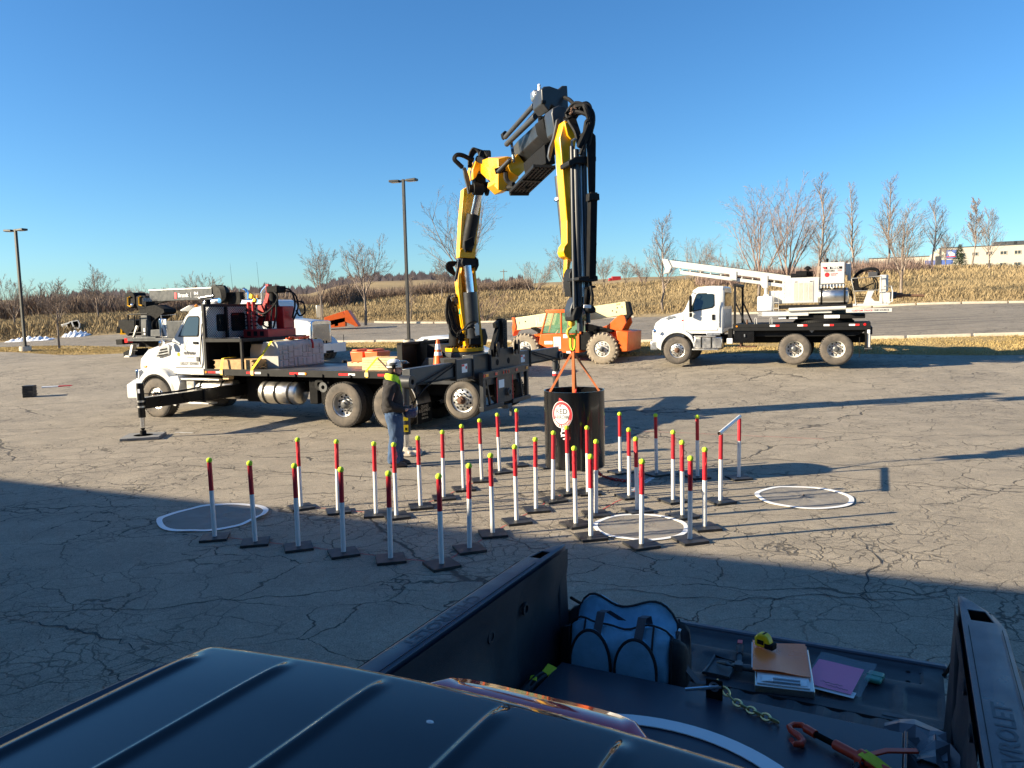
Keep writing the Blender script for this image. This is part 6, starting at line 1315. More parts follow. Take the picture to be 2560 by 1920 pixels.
# ================================================================== white car behind the flatbed
_o = ony(1014, 880, 29.6); CF = Frame((_o[0], _o[1], gzz(_o[0], _o[1])), -24)
car = thing('parked_car', 'white car seen only by its roof and rear window behind the flatbed', 'car', CF.o, -24); car.scale = (1, 1, .76)
def carsec(x, hw, z0, zb, zr, rw):
    c = .95; return [(x, c - hw, z0), (x, c - hw, zb), (x, c - rw, zr - .06), (x, c - rw * .8, zr), (x, c + rw * .8, zr), (x, c + rw, zr - .06), (x, c + hw, zb), (x, c + hw, z0)]
m = MB(); m.loft([carsec(0, .85, .45, .8, 1.1, .75), carsec(.12, .92, .35, 1.05, 1.45, .72), carsec(.5, .95, .3, 1.1, 1.76, .68), carsec(1.1, .95, .3, 1.1, 1.83, .68), carsec(1.7, .95, .3, 1.1, 1.78, .68), carsec(2.4, .95, .3, 1.08, 1.35, .72), carsec(2.8, .94, .3, 1.02, 1.12, .80), carsec(4.2, .9, .35, .9, .98, .76), carsec(4.4, .8, .45, .75, .8, .7)]); m.build('body', M('white_paint'), car, .03, True, 30)
m = MB(); m.add([(.13, .32, 1.12), (.13, 1.58, 1.12), (.43, 1.48, 1.68), (.43, .42, 1.68)], [(0, 1, 2, 3)]); 
m.build('rear_window', M('ink_black'), car)
for y, s_ in ((.0, 1), (1.9, -1)): MB().add([(.55, y + s_ * .055, 1.2), (2.3, y + s_ * .055, 1.18), (1.7, y + s_ * .23, 1.66), (.7, y + s_ * .23, 1.66)], [(0, 1, 2, 3)]).build('side_window', M('ink_black'), car)
MB().box(.30, .42, .85, 1.05, 1.60, 1.68).build('brake_lamp', M('white_paint'), car, .01)
for x in (.85, 3.45):
    for yo, sg in ((.02, 1), (1.88, -1)): wheel(car, x, yo, .34, .34, .22, .2, 'alu', sg, 5)
# ================================================================== loads on the flatbed (things of their own)
def tl(x, y, z): return tuple(TF.w(x, y, z))
def bed_thing(name, label, cat, x, y, z, rot=0, group=None): return thing(name, label, cat, tl(x, y, z), -24.5 + rot, group)
# concrete wall blocks: the near one shows its stone face
def wall_block(name, label, x, y, L, W, H):
    b = bed_thing(name, label, 'block', x, y, 1.314); rr = random.Random(int(x * 100))
    m = MB(); m.loft([[(0, yy, 0), (-W, yy, 0), (-W, yy, H * .72), (-W * .86, yy, H), (-W * .12, yy, H), (0, yy, H * .88)] for yy in (0, L)]); core = m.build('core', M('concrete'), b, .012)
    # face stones: rectangles proud of the rear-right long face
    n = 0; z = 0.02
    cells = []
    def split(y0, y1, z0, z1, d):
        w, h = y1 - y0, z1 - z0
        if d == 0 or (w < .20 and h < .20): cells.append((y0, y1, z0, z1)); return
        if w > h * rr.uniform(.7, 1.5): c = y0 + w * rr.uniform(.35, .65); split(y0, c, z0, z1, d - 1); split(c, y1, z0, z1, d - 1)
        else: c = z0 + h * rr.uniform(.35, .65); split(y0, y1, z0, c, d - 1); split(y0, y1, c, z1, d - 1)
    split(.01, L - .01, .015, H * .86, 5)
    for y0, y1, z0, z1 in cells:
        g = .009; p = rr.uniform(.016, .032); MB().add([(0, y0 + g, z0 + g), (0, y1 - g, z0 + g), (0, y1 - g, z1 - g), (0, y0 + g, z1 - g), (p, y0 + g * 2.2, z0 + g * 2.2), (p * rr.uniform(.7, 1.2), y1 - g * 2.2, z0 + g * 2.2), (p, y1 - g * 2.2, z1 - g * 2.2), (p * rr.uniform(.7, 1.2), y0 + g * 2.2, z1 - g * 2.2)], [(0, 1, 5, 4), (1, 2, 6, 5), (2, 3, 7, 6), (3, 0, 4, 7), (4, 5, 6, 7)]).build('face_stone', M('concrete'), core, .004)
    return b
wall_block('concrete_block', 'grey concrete wall block with a stone-pattern face, strapped on the flatbed', -2.36, .62, 1.80, .55, .66)
wall_block('concrete_block', 'plain-ended concrete wall block lying behind the stone-faced one on the flatbed', -3.00, .85, 1.6, .5, .60)
# yellow ratchet straps
def strap(label, pts, w=.075):
    t = bed_thing('cargo_strap', label, 'strap', 0, 0, 0, 0, 'yellow straps over the flatbed loads'); m = MB(); rows = [[(x - w / 2, y, z) for x, y, z in pts], [(x + w / 2, y, z) for x, y, z in pts]]
    m.sheet(rows, .005, (0, -.8, .6)); m.build('webbing', M('strap_yellow'), t); MB().box(pts[-1][0] - .05, pts[-1][0] + .05, -.018, -.006, 1.20, 1.30).build('hook_plate', M('lumber_pale'), t); return t
m_ = [(-2.62, 2.45, 1.6), (-2.60, 2.4, 2.0), (-2.58, 1.5, 2.005), (-2.55, .60, 1.99), (-2.60, .30, 1.66), (-2.66, -.006, 1.335), (-2.66, -.008, 1.18)]
strap('yellow strap running down over the concrete blocks to the deck edge', m_)
strap('yellow strap wrapped over the long timber stack under the rack', [(-3.66, .5, 1.60), (-3.66, .12, 1.60), (-3.64, .04, 1.59), (-3.66, -.006, 1.34), (-3.66, -.008, 1.18)])
strap('yellow strap on the short plank stack behind the worker', [(.72, .9, 1.62), (.72, .46, 1.62), (.72, .43, 1.60), (.72, -.006, 1.34), (.72, -.008, 1.18)], .05)
# lumber stacks: every board its own piece
def lumber(name, label, x0, x1, y, nb, nl, bw, bh, mt_, z=1.314, jit=.04):
    t = bed_thing(name, label, 'timber', x0, y, z); rr = random.Random(nb * 7 + nl)
    for j in range(nl):
        for i in range(nb):
            a = rr.uniform(-jit, jit); b_ = rr.uniform(-jit, jit); MB().box(a, x1 - x0 + b_, i * bw + .004, (i + 1) * bw - .004, j * bh + .002, (j + 1) * bh - .003).build('board', M(mt_), t, .003)
    return t
lumber('timber_stack', 'long stack of thin tan boards under the black rack shelf', -4.02, -2.75, .12, 6, 8, .20, .030, 'lumber')
lumber('timber_stack', 'long boards stacked second deep under the black rack shelf', -3.9, -2.5, 1.4, 4, 9, .20, .030, 'lumber')
lumber('timber_stack', 'short pale planks stacked on the flatbed behind the worker', .28, 1.20, .44, 4, 5, .15, .058, 'lumber_pale', 1.314, .015)
# pallet with the orange bins
pl = bed_thing('pallet', 'wooden pallet under the orange bins on the flatbed', 'pallet', -.95, 1.55, 1.314)
for k in range(3): MB().box(0, 1.0, k * .36, k * .36 + .09, 0, .08).build('bearer', M('lumber_pale'), pl, .003)
for k in range(6): MB().box(k * .18, k * .18 + .12, 0, .81, .081, .10).build('slat', M('lumber_pale'), pl, .003)
for k, (xx, lb) in enumerate(((-.90, 'orange plastic bin on the pallet, the left of the pair'), (-.46, 'orange plastic bin on the pallet, the right of the pair'))):
    t = bed_thing('plastic_bin', lb, 'bin', xx, 1.60, 1.415, 0, 'orange bins on the pallet'); m = MB(); a, b, h = .40, .6, .26
    m.loft([[(q, q, 0), (a - q, q, 0), (a - q, b - q, 0), (q, b - q, 0)] for q in (.03,)] + [[(0, 0, h), (a, 0, h), (a, b, h), (0, b, h)]]); m.build('shell', M('orange_plastic'), t, .02)
    MB().box(.06 if k else .04, .24 if k else .2, .03, .57, h, h + .05).build('lid', M('orange_plastic'), t, .015)
# traffic cone by the crane base
def cone(x, y, z, label, parent_rot=0):
    t = bed_thing('traffic_cone', label, 'cone', x, y, z); MB().box(-.17, .17, -.17, .17, 0, .03).build('base', M('ink_black'), t, .01)
    prof = [(.14, .03), (.038, .68), (.033, .70)]; f = lambda zz: .14 + (.034 - .14) * (zz - .03) / .67
    mat('cone_orange', (.95, .13, .015), .45, 0, .04, 4)
    MB().lathe([(f(.03), .03), (f(.35), .35), (f(.70), .70), (.02, .705)], (0, 0, 0), (0, 0, 1), 24).build('cone_body', M('cone_orange'), t)
    for a, b in ((.34, .42), (.47, .60)): MB().lathe([(f(a) + .002, a), (f(b) + .002, b)], (0, 0, 0), (0, 0, 1), 24).build('reflective_collar', M('reflector_white'), t)
    return t
cone(2.25, .62, 1.318, 'orange traffic cone with two white collars standing by the crane base')
# red grapple on the rack shelf
gt = bed_thing('hydraulic_grapple', 'red hydraulic grapple with black hoses parked on the rack shelf', 'grapple', -3.6, 1.75, 2.062)
m = MB(); m.box(-.42, .42, -.55, .55, 0, .22); m.build('base_frame', M('red_paint'), gt, .01)
for x in (-.22, .0, .22): MB().box(x - .06, x + .06, -.56, -.552, .05, .17).build('frame_pocket', M('ink_black'), gt)
MB().box(.10, .36, .14, .58, .22, .82).build('tower', M('red_paint'), gt, .015); MB().box(-.25, .12, -.15, .30, .42, .85).build('valve_box', M('red_paint'), gt, .01)
MB().prism([(-.35, .3), (-.05, .9), (.05, 1.15), (-.05, 1.2), (-.45, .4)], .0, .12).build('claw_arm', M('red_paint'), gt, .01)
m = MB(); m.box(-.12, -.02, .05, .2, 1.05, 1.42); m.build('top_pin', M('red_paint'), gt, .01); m = MB(); m.box(-.02, .36, -.05, .3, 1.18, 1.36); m.cyl((.1, .1, .8), (.1, .1, 1.2), .12, None, 12); m.build('motor', M('ink_black'), gt, .02)
for k in range(6): MB().box(-.42, -.05, -.45, -.40, .30 + k * .10, .335 + k * .10).build('spring_plate', M('ink_black'), gt)
m = MB(); m.cyl((-.3, -.42, .2), (-.3, -.42, .95), .05, None, 10); m.cyl((-.14, -.42, .2), (-.14, -.42, .95), .05, None, 10); m.build('damper', M('red_paint'), gt)
L_ = [[(-.25, -.3, 1.0), (-.1, -.4, .75), (.2, -.45, .62), (.45, -.35, .8), (.5, -.2, 1.05), (.3, -.1, 1.2)], [(-.3, -.25, 1.05), (-.2, -.35, .7), (.1, -.42, .55), (.35, -.4, .7)], [(.2, .2, 1.3), (.5, .3, 1.25), (.6, .35, .9), (.45, .4, .5)], [(.25, .25, 1.25), (.55, .4, 1.15), (.62, .45, .8), (.4, .5, .45)], [(.5, .5, .95), (.75, .5, .9), (.8, .5, .65), (.62, .5, .55), (.5, .5, .7)], [(.1, -.2, .9), (.15, -.3, .6), (.1, -.35, .35), (.2, -.3, .25)], [(.25, -.1, .9), (.3, -.25, .6), (.3, -.3, .35), (.2, -.3, .25)], [(.35, -.1, 1.0), (.42, -.2, .6), (.38, -.25, .35), (.3, -.2, .25)]]
hoses(gt, L_, .024)
for p in ((-.32, -.28, 1.1), (-.16, -.34, .98)): MB().obox(p, (.10, .07, .12), (0, 25, 0)).build('coupler', M('strap_yellow'), gt, .01)
# orange rope heap and shackle on the block
rp = bed_thing('rope_heap', 'loose orange webbing heaped on top of the concrete block', 'webbing', -2.5, 1.65, 1.98); rr = random.Random(4); m = MB()
for k in range(4): m.tube(spline([(rr.uniform(-.18, .1), rr.uniform(-.4, .4), .03 + rr.uniform(0, .06)) for _ in range(6)], 4), .025, 6)
m.build('webbing', M('orange_plastic'), rp); MB().tube([(.10, .2, .03), (.2, .2, .0), (.24, .2, -.10), (.22, .22, -.22)], .03, 6).build('sling_end', M('red_paint'), rp)

# ================================================================== steel pipe section hanging from the hook
BC = onz(1243 * DD, 1046 * DD); BX, BY = BC[0], BC[1]; BZ = .30; BR = .45; BH = 1.14
t = NT('black_pipe'); c = t.ramp(t.noise(3.0, 6, .7, .4, t.map((2.2, 2.2, .35))), (.35, (.004, .004, .0045)), (.62, (.010, .010, .011)), (.8, (.04, .037, .035)))
t.set(Base_Color=c, Roughness=t.ramp(t.noise(2.4, 4), (.3, .10), (.7, .26)), Metallic=.0, Coat_Weight=.2); _M['black_pipe'] = t.m
dr = thing('steel_pipe', 'large black steel pipe section with a round red and white logo, hanging from the crane', 'pipe', (BX, BY, BZ), 0)
m = MB(); m.lathe([(BR, 0), (BR, BH), (BR - .016, BH), (BR - .016, 0)], (0, 0, 0), (0, 0, 1), 64, True); m.build('shell', M('black_pipe'), dr, 0, True, 50)
# logo wrapped on the shell; facing angle
fa = math.atan2(-BY, -BX); la = fa - .42
def wrap(u, v, off=.0): 
    a = la + u / BR; return ((BR + off) * math.cos(a), (BR + off) * math.sin(a), .82 + v)
def disc(r0, r1, off, n=36, hz=0, sc=(1, 1.12)):
    m = MB(); vs = []; fs = []
    for q in (r0, r1):
        for i in range(n): a = 2 * math.pi * i / n; vs.append(wrap(q * math.cos(a) * sc[0], q * math.sin(a) * sc[1] + hz, off))
    k = 5
    if r0 < 1e-4:
        vs = []; 
        for j in range(k + 1):
            for i in range(n): a = 2 * math.pi * i / n; q = r1 * j / k; vs.append(wrap(q * math.cos(a) * sc[0], q * math.sin(a) * sc[1] + hz, off))
        fs = [(j * n + i, (j + 1) * n + i, (j + 1) * n + (i + 1) % n, j * n + (i + 1) % n) for j in range(k) for i in range(n)]
    else: fs = [(i, i + n, (i + 1) % n + n, (i + 1) % n) for i in range(n)]
    m.add(vs, fs); return m
lg = disc(0, .162, .003, sc=(1, 1.22)).build('logo_border', M('sticker_white'), dr)
disc(0, .155, .0045, sc=(1, 1.22)).build('logo_ring', M('sticker_red'), lg)
disc(0, .118, .006, hz=.008, sc=(1, 1.20)).build('logo_field', M('sticker_white'), lg)
m = MB(); m.add([wrap(-.045, .185, .0035), wrap(.05, .185, .0035), wrap(-.035, .245, .0035)], [(0, 1, 2)]); m.build('logo_arrow_tip', M('sticker_red'), lg)
m = MB(); m.add([wrap(-.045, .13, .0068), wrap(.015, .165, .0068), wrap(-.02, .10, .0068)], [(0, 1, 2)]); m.build('logo_notch', M('sticker_red'), lg)
m = MB(); m.text('RED', .105, (0, 0, 0), (1, 0, 0), (0, 1, 0), wrap=lambda u, v: wrap(u, v + .045, .0075), sx=.95); m.text('ARROW', .088, (0, 0, 0), (1, 0, 0), (0, 1, 0), wrap=lambda u, v: wrap(u, v - .040, .0075), sx=.70); m.build('logo_lettering', M('ink_grey'), lg)
def wrapc(u, v):
    a = -math.pi / 2 + u / .137; r = .137 - v; return wrap(r * math.cos(a), r * math.sin(a) * 1.2, .0075)
MB().text('CRANE & RIGGING', .036, (0, 0, 0), (1, 0, 0), (0, 1, 0), wrap=lambda u, v: wrapc(u, v)).build('logo_lettering', M('sticker_white'), lg)
m = MB()
for a0, a1, cx, cz, r in ((0, 360, .025, -.222, .020), (60, 330, .025, -.275, .034), (-120, 180, .03, -.325, .032)):
    pts = [wrap(cx + r * math.cos(R(a0 + (a1 - a0) * i / 14)), cz + r * math.sin(R(a0 + (a1 - a0) * i / 14)), .006) for i in range(15)]; m.tube(pts, .011, 5)
m.build('logo_hook', M('sticker_white'), lg)
# slings
HW = Vector(HOOK_W)
ring = tag(MB().tube([(HW.x + .034 * math.sin(a), HW.y, HW.z - .115 + .115 * math.cos(a) + .01) for a in [2 * math.pi * i / 24 for i in range(24)]], .020, 8, True).build('round_sling', M('lime_sling'), None), 'lime green endless sling looped through the crane hook', 'sling')
SB = Vector((HW.x, HW.y, HW.z - .235))
sl3 = thing('chain_sling', 'rust-orange three-leg sling spreading to the rim of the black pipe', 'sling', tuple(SB), 0)
for k, a in enumerate((fa - 1.15, fa - .02, fa + 1.5 + 1.57, fa + 1.0)):
    if k == 3: a = fa + 1.25
    e = Vector((BX + (BR - .03) * math.cos(a), BY + (BR - .03) * math.sin(a), BZ + BH - .06)) - SB
    m = MB(); d = e.normalized(); side = Vector((1, 0, 0))
    rows = [[tuple(Vector((0, 0, 0)) - side * .016), tuple(e * .5 - side * .020), tuple(e - side * .016)], [tuple(side * .016), tuple(e * .5 + side * .020), tuple(e + side * .016)]]; m.sheet(rows, .012, (0, -1, 0)); lg_ = m.build('sling_leg', M('sling_orange'), sl3)
    MB().tube([tuple(e + Vector((0, 0, .05))), tuple(e), tuple(e - Vector((0, 0, .05)))], .022, 8).build('shackle', M('red_paint'), lg_)
MB().tube([(.03 * math.sin(a), 0, .03 * math.cos(a)) for a in [2 * math.pi * i / 14 for i in range(14)]], .012, 6, True).build('master_link', M('red_paint'), sl3)
# chain hanging from the pipe and lying on the asphalt
def chain_links(parent, pts, pitch, wire, wid, mt_, name='link'):
    P_ = [Vector(p) for p in pts]; L_ = [0]
    for a, b in zip(P_, P_[1:]): L_.append(L_[-1] + (b - a).length)
    n = int(L_[-1] / pitch); out = []
    base = MB(); q = []
    for i in range(16):
        a = 2 * math.pi * i / 16; q.append(((pitch * .62) * math.cos(a), wid * math.sin(a), 0))
    base.tube(q, wire, 6, True); me = base.mesh(name); me.materials.append(M(mt_))
    for i in range(n):
        s = (i + .5) * pitch; k = max(j for j in range(len(L_)) if L_[j] <= s); k = min(k, len(P_) - 2); t = (s - L_[k]) / max(1e-6, L_[k + 1] - L_[k]); p = P_[k].lerp(P_[k + 1], t); d = (P_[k + 1] - P_[k]).normalized()
        o = bpy.data.objects.new(name, me); COL.objects.link(o); o.parent = parent; x, y, z = _basis(d); rot = Matrix((d, x, y)).transposed().to_4x4() @ Matrix.Rotation(R(45 + 90 * (i % 2)), 4, 'X'); o.matrix_local = Matrix.Translation(p) @ rot
c0 = onz(1306 * DD, 1030 * DD); tc = thing('tag_chain', 'dark red chain trailing on the asphalt below the hanging pipe', 'chain', (c0[0], c0[1], .0))
pp = [onz(1282 * DD, 1010 * DD, .33), onz(1290 * DD, 1018 * DD, .2), onz(1302 * DD, 1028 * DD, .03), onz(1330 * DD, 1036 * DD, .02), onz(1368 * DD, 1040 * DD, .02)]
chain_links(tc, [tuple(Vector(p) - Vector((c0[0], c0[1], 0))) for p in spline([tuple(q) for q in pp], 5)], .055, .009, .022, 'red_paint')

# ================================================================== marker posts
A_ = lambda x, y: (400 + x / 2.458, 1000 + y / 2.458)
B_ = lambda x, y: (1200 + x / 2.212, 1000 + y / 2.212)
mat('pvc_white', (.70, .70, .69), .35, 0, .06, 5, .35, (.42, .40, .36)); mat('tape_red', (.50, .014, .026), .42, 0, .08, 6)
mat('ball_felt', (.50, .68, .04), .95, 0, .12, 30, bump=.5, bsc=120)
POSTS = []
fr = [(337, 838), (586, 868), (850, 897), (1128, 933), (1417, 970), (1731, 1005)]
for i, p in enumerate(fr): POSTS.append((A_(*p), f'red and white marker post with tennis ball, {ORD[i]} from the left in the nearest row'))
for i, p in enumerate(((1902, 908), (2045, 815))): POSTS.append((A_(*p), f'red and white marker post, {ORD[i]} behind the front corner post in its diagonal row'))
for i, p in enumerate(((203, 664), (310, 600), (403, 548), (488, 505), (597, 508))): POSTS.append((B_(*p), f'red and white marker post, {ORD[i + 2]} behind the front corner post in its diagonal row'))
for i, p in enumerate(((867, 653), (1095, 677), (1328, 696), (1453, 708))): POSTS.append((A_(*p), f'red and white marker post with tennis ball, {ORD[i]} from the left in the second row'))
for i, p in enumerate(((1602, 648), (1744, 594), (1866, 540), (1978, 487), (2088, 435), (2196, 395))): POSTS.append((A_(*p), f'red and white marker post, {ORD[i]} in the rear diagonal row leading to the hanging pipe'))
for p, lb in (((375, 362), 'marker post standing half hidden behind the hanging pipe, the left of two'), ((575, 372), 'marker post standing half hidden behind the hanging pipe, the right of two'),
              ((530, 681), 'marker post left of the ground disc between the rows, in front of the pipe'), ((613, 750), 'marker post at the left rim of the middle ground disc'), ((641, 625), 'marker post just behind the middle ground disc on its left'),
              ((776, 393), 'marker post in the shade of the crane just right of the hanging pipe'), ((826, 527), 'marker post two to the right of the hanging pipe, in sun'), ((976, 405), 'slightly leaning marker post right of the hanging pipe, farthest row'),
              ((870, 606), 'marker post directly behind the post at the front of the middle disc'), ((893, 795), 'marker post at the front edge of the middle ground disc'), ((1068, 550), 'marker post in the middle of the right-hand group'),
              ((1119, 635), 'marker post behind the right rim of the middle ground disc'), ((1161, 768), 'marker post at the right front of the middle ground disc'), ((1242, 698), 'rightmost marker post in front of the post gate'), ((1203, 420), 'marker post just left of the post gate, farthest row')): POSTS.append((B_(*p), lb))
PH = .948
mpl = MB(); mpl.prism([(-.155, -.155), (.155, -.155), (.155, .155), (-.155, .155)], 0, .028, 'z'); base_me = mpl.mesh('base_plate'); base_me.materials.append(M('rubber_plate'))
mp = MB(); mp.cyl((0, 0, .026), (0, 0, .585), .0265, None, 16); pipe_me = mp.mesh('pipe'); pipe_me.materials.append(M('pvc_white'))
mp = MB(); mp.cyl((0, 0, .585), (0, 0, .925), .0272, None, 16); sleeve_me = mp.mesh('red_sleeve'); sleeve_me.materials.append(M('tape_red'))
mp = MB(); mp.sphere((0, 0, PH), .0345, 18, 12); ball_me = mp.mesh('tennis_ball'); ball_me.materials.append(M('ball_felt'))
mp = MB(); mp.tube([(.027, -.01, .90), (.040, -.012, .86), (.046, -.016, .80), (.036, -.02, .77), (.029, -.012, .80)], .0022, 4); cord_me = mp.mesh('red_cord'); cord_me.materials.append(M('sticker_red'))
rrp = random.Random(21)
def post(P_, label, ball=True, rot=None, lean=None, name='marker_post', grp='red and white marker posts'):
    o = thing(name, label, 'post', (P_[0], P_[1], .004), rot if rot is not None else rrp.uniform(8, 32), grp)
    if lean: o.rotation_euler[0] = R(lean[0]); o.rotation_euler[1] = R(lean[1])
    else: o.rotation_euler[0] = 0; 
    pp = bpy.data.objects.new('pipe', pipe_me); COL.objects.link(pp); pp.parent = o
    lx, ly = (rrp.gauss(0, .55), rrp.gauss(0, .55)); pp.rotation_euler = (R(lx), R(ly), 0)
    for nm, me, par in (('red_sleeve', sleeve_me, pp), ('tennis_ball', ball_me, pp), ('red_cord', cord_me, pp)):
        if not ball and nm != 'red_sleeve': continue
        q = bpy.data.objects.new(nm, me); COL.objects.link(q); q.parent = par
        if nm == 'red_cord': q.rotation_euler[2] = rrp.uniform(-2.5, .2)
    q = bpy.data.objects.new('base_plate', base_me); COL.objects.link(q); q.parent = o
    return o
for (px, py), lb in POSTS: post(onz(px, py, .028), lb)
gA, gB = onz(1801, 1256), onz(1847, 1197)
post(gA, 'bare-topped marker post carrying the near end of the white crossbar', False); post(gB, 'bare-topped marker post carrying the far end of the white crossbar', False)
a, b = Vector((gA[0], gA[1], .952)), Vector((gB[0], gB[1], .952)); d = (b - a).normalized(); a -= d * .10; b += d * .06
cbx = thing('crossbar', 'white plastic pipe laid across two bare-topped marker posts', 'pipe', tuple(a)); m = MB(); m.cyl((0, 0, 0), tuple(b - a), .0265, None, 16, False); m.cyl(tuple((b - a) * .998), (0, 0, 0), .023, None, 16, False); m.build('tube', M('pvc_white'), cbx); MB().lathe([(.0, 0), (.023, 0)], tuple(d * .012), tuple(-d), 14).build('bore', M('rusty_steel'), cbx)
# red string lines on the asphalt, between the posts
mat('string_red', (.55, .05, .05), .8, 0, .15, 8)
def gline(a, b, w, mt_, nm, z=.005):
    a, b = Vector((a[0], a[1], z)), Vector((b[0], b[1], z)); d = (b - a).normalized(); s = Vector((-d.y, d.x, 0)) * w / 2; n = 8; rr = random.Random(int(a.x * 1000)); rows = [[], []]
    for i in range(n + 1):
        p = a.lerp(b, i / n) + s.normalized() * rr.uniform(-.01, .01); rows[0].append(tuple(p - s)); rows[1].append(tuple(p + s))
    return MB().grid(rows).build(nm, M(mt_), lot)
G_ = [onz(*p[0]) for p in POSTS]
for a, b in ((0, 1), (1, 2), (2, 3), (3, 4), (4, 5), (5, 6), (6, 7), (7, 8), (8, 9), (9, 10), (10, 11), (13, 14), (14, 15), (15, 16), (17, 18), (18, 19), (19, 20), (20, 21), (27, 29), (29, 30)): gline(G_[a], G_[b], .012, 'string_red', 'chalk_line')
gline(onz(1530 * 1.0, 1075), onz(2060, 1098), .014, 'string_red', 'chalk_line')
mat('paint_white', (.68, .68, .66), .8, 0, .12, 6, .5, (.3, .27, .23)); gline(onz(1608, 1208), onz(1632, 1194), .09, 'paint_white', 'paint_mark'); gline(onz(1580, 1228), onz(1600, 1214), .06, 'paint_white', 'paint_mark'); gline(onz(438, 1081), onz(482, 1083), .05, 'paint_white', 'paint_mark', .006)
mat('tar', (.035, .032, .03), .8, 0, .2, 9, bump=.4, bsc=40)
def seam(pts, w, nm='tar_seam', z=.006):
    P_ = spline([tuple(onz(x, y)) for x, y in pts], 8); rr = random.Random(int(pts[0][0])); rows = [[], []]; off = 0
    for i, p in enumerate(P_):
        q = Vector(P_[min(i + 1, len(P_) - 1)]) - Vector(P_[max(i - 1, 0)]); s_ = Vector((-q.y, q.x, 0)).normalized(); off = off * .7 + rr.uniform(-.05, .05); ww = w * rr.uniform(.25, 1.0) * math.sin(math.pi * (i + .3) / len(P_)) ** .7; c = Vector(p) + s_ * off; rows[0].append((c.x - s_.x * ww, c.y - s_.y * ww, z)); rows[1].append((c.x + s_.x * ww, c.y + s_.y * ww, z))
    return MB().grid(rows).build(nm, M('tar'), lot)
seam([(0, 1548), (130, 1572), (250, 1596), (352, 1622)], .014); seam([(400, 1160), (600, 1176), (800, 1186), (1000, 1199), (1120, 1204)], .016); seam([(2130, 1330), (2180, 1400), (2150, 1470), (2190, 1560)], .012); seam([(1750, 1160), (1950, 1150), (2180, 1168), (2440, 1150)], .014)
seam([(1380, 1490), (1560, 1470), (1760, 1500), (2000, 1490), (2280, 1500), (2560, 1470)], .010); seam([(700, 1150), (900, 1128), (1120, 1110)], .012)
for k in range(7): seam([(1440 + 40 * k, 1022 + (k % 3) * 5), (1500 + 40 * k, 1026 + (k % 2) * 5), (1570 + 30 * k, 1020 + (k % 3) * 4)], .07, 'tar_patch', .0052 + .0004 * k)
# clear film discs with a white rim
t = NT('film'); n = t.noise(2.5, 5, .6, .6); t.set(Base_Color=t.ramp(n, (.3, (.28, .255, .22)), (.7, (.40, .38, .35))), Roughness=t.ramp(n, (.3, .55), (.7, .8)), Alpha=.5); t.bump(t.noise(5, 4, .6, 1.2), .5, .02); _M['film'] = t.m
def film_disc(px, py, rx, label, wav, seed):
    p = onz(px * DD, py * DD); q = onz(px * DD + rx * DD, py * DD); r = (q[0] - p[0]); o = thing('target_disc', label, 'disc', (p[0], p[1], .006), 0, 'film discs lying on the asphalt'); rr = random.Random(seed); n = 64; ph = [rr.uniform(0, 6.28) for _ in range(6)]
    def hh(a, k): return k * wav * (max(0, math.sin(2 * a + ph[0])) * .5 + max(0, math.sin(5 * a + ph[1])) * .35 + max(0, math.sin(3 * a + ph[2])) * .3) ** 1.5
    def P_(a, f): rad = r * f * (1 + .012 * math.sin(7 * a + ph[3])); fold = .5 + .5 * math.cos(9 * a + ph[4]); return (rad * math.cos(a), rad * math.sin(a), .003 + hh(a, f ** 3) + (.005 * fold * f * (1 - f) * 4))
    m = MB(); vs = [(0, 0, .03)]; fs = []; K = 8
    for j in range(1, K + 1):
        for i in range(n): vs.append(P_(2 * math.pi * i / n, .93 * j / K))
    fs = [(0, 1 + i, 1 + (i + 1) % n) for i in range(n)] + [(1 + (j) * n + i, 1 + (j + 1) * n + i, 1 + (j + 1) * n + (i + 1) % n, 1 + j * n + (i + 1) % n) for j in range(K - 1) for i in range(n)]
    m.add(vs, fs); m.build('film', M('film'), o)
    m = MB(); rows = [[tuple(Vector(P_(2 * math.pi * i / n, f)) + Vector((0, 0, .004))) for i in range(n + 1)] for f in (.90, 1.0)]; m.sheet(rows, .004); m.build('rim_band', M('clean_white'), o)
    MB().sphere((0, 0, .028), .014, 8, 6).build('centre_knot', M('rusty_steel'), o); return o
film_disc(1736, 1075, 105, 'round clear film target with white rim lying right of the posts in full sun', .01, 1)
film_disc(1384, 1139, 104, 'round clear film target with white rim lying among the middle posts', .008, 2)
film_disc(462, 1118, 110, 'round clear film target with white rim lying in the shade behind the left posts', .045, 3)
# outrigger pad
mat('pad_grey', (.20, .20, .195), .8, 0, .12, 6, .2); fp = TF.w(XO, YE, 0); pad = thing('outrigger_pad', 'grey square pad under the front outrigger jack', 'pad', (fp[0], fp[1], .0), 12); MB().box(-.40, .40, -.38, .38, .0, .065).build('slab', M('pad_grey'), pad, .01); MB().tube([(-.30, -.40, .04), (-.22, -.45, .06), (-.12, -.44, .02), (.0, -.41, .04)], .008, 5).build('rope_handle', M('grey_steel'), pad)
MB().lathe([(.16, .066), (.20, .066)], (0, 0, .001), (0, 0, 1), 24).build('wear_ring', M('dark_frame'), pad)

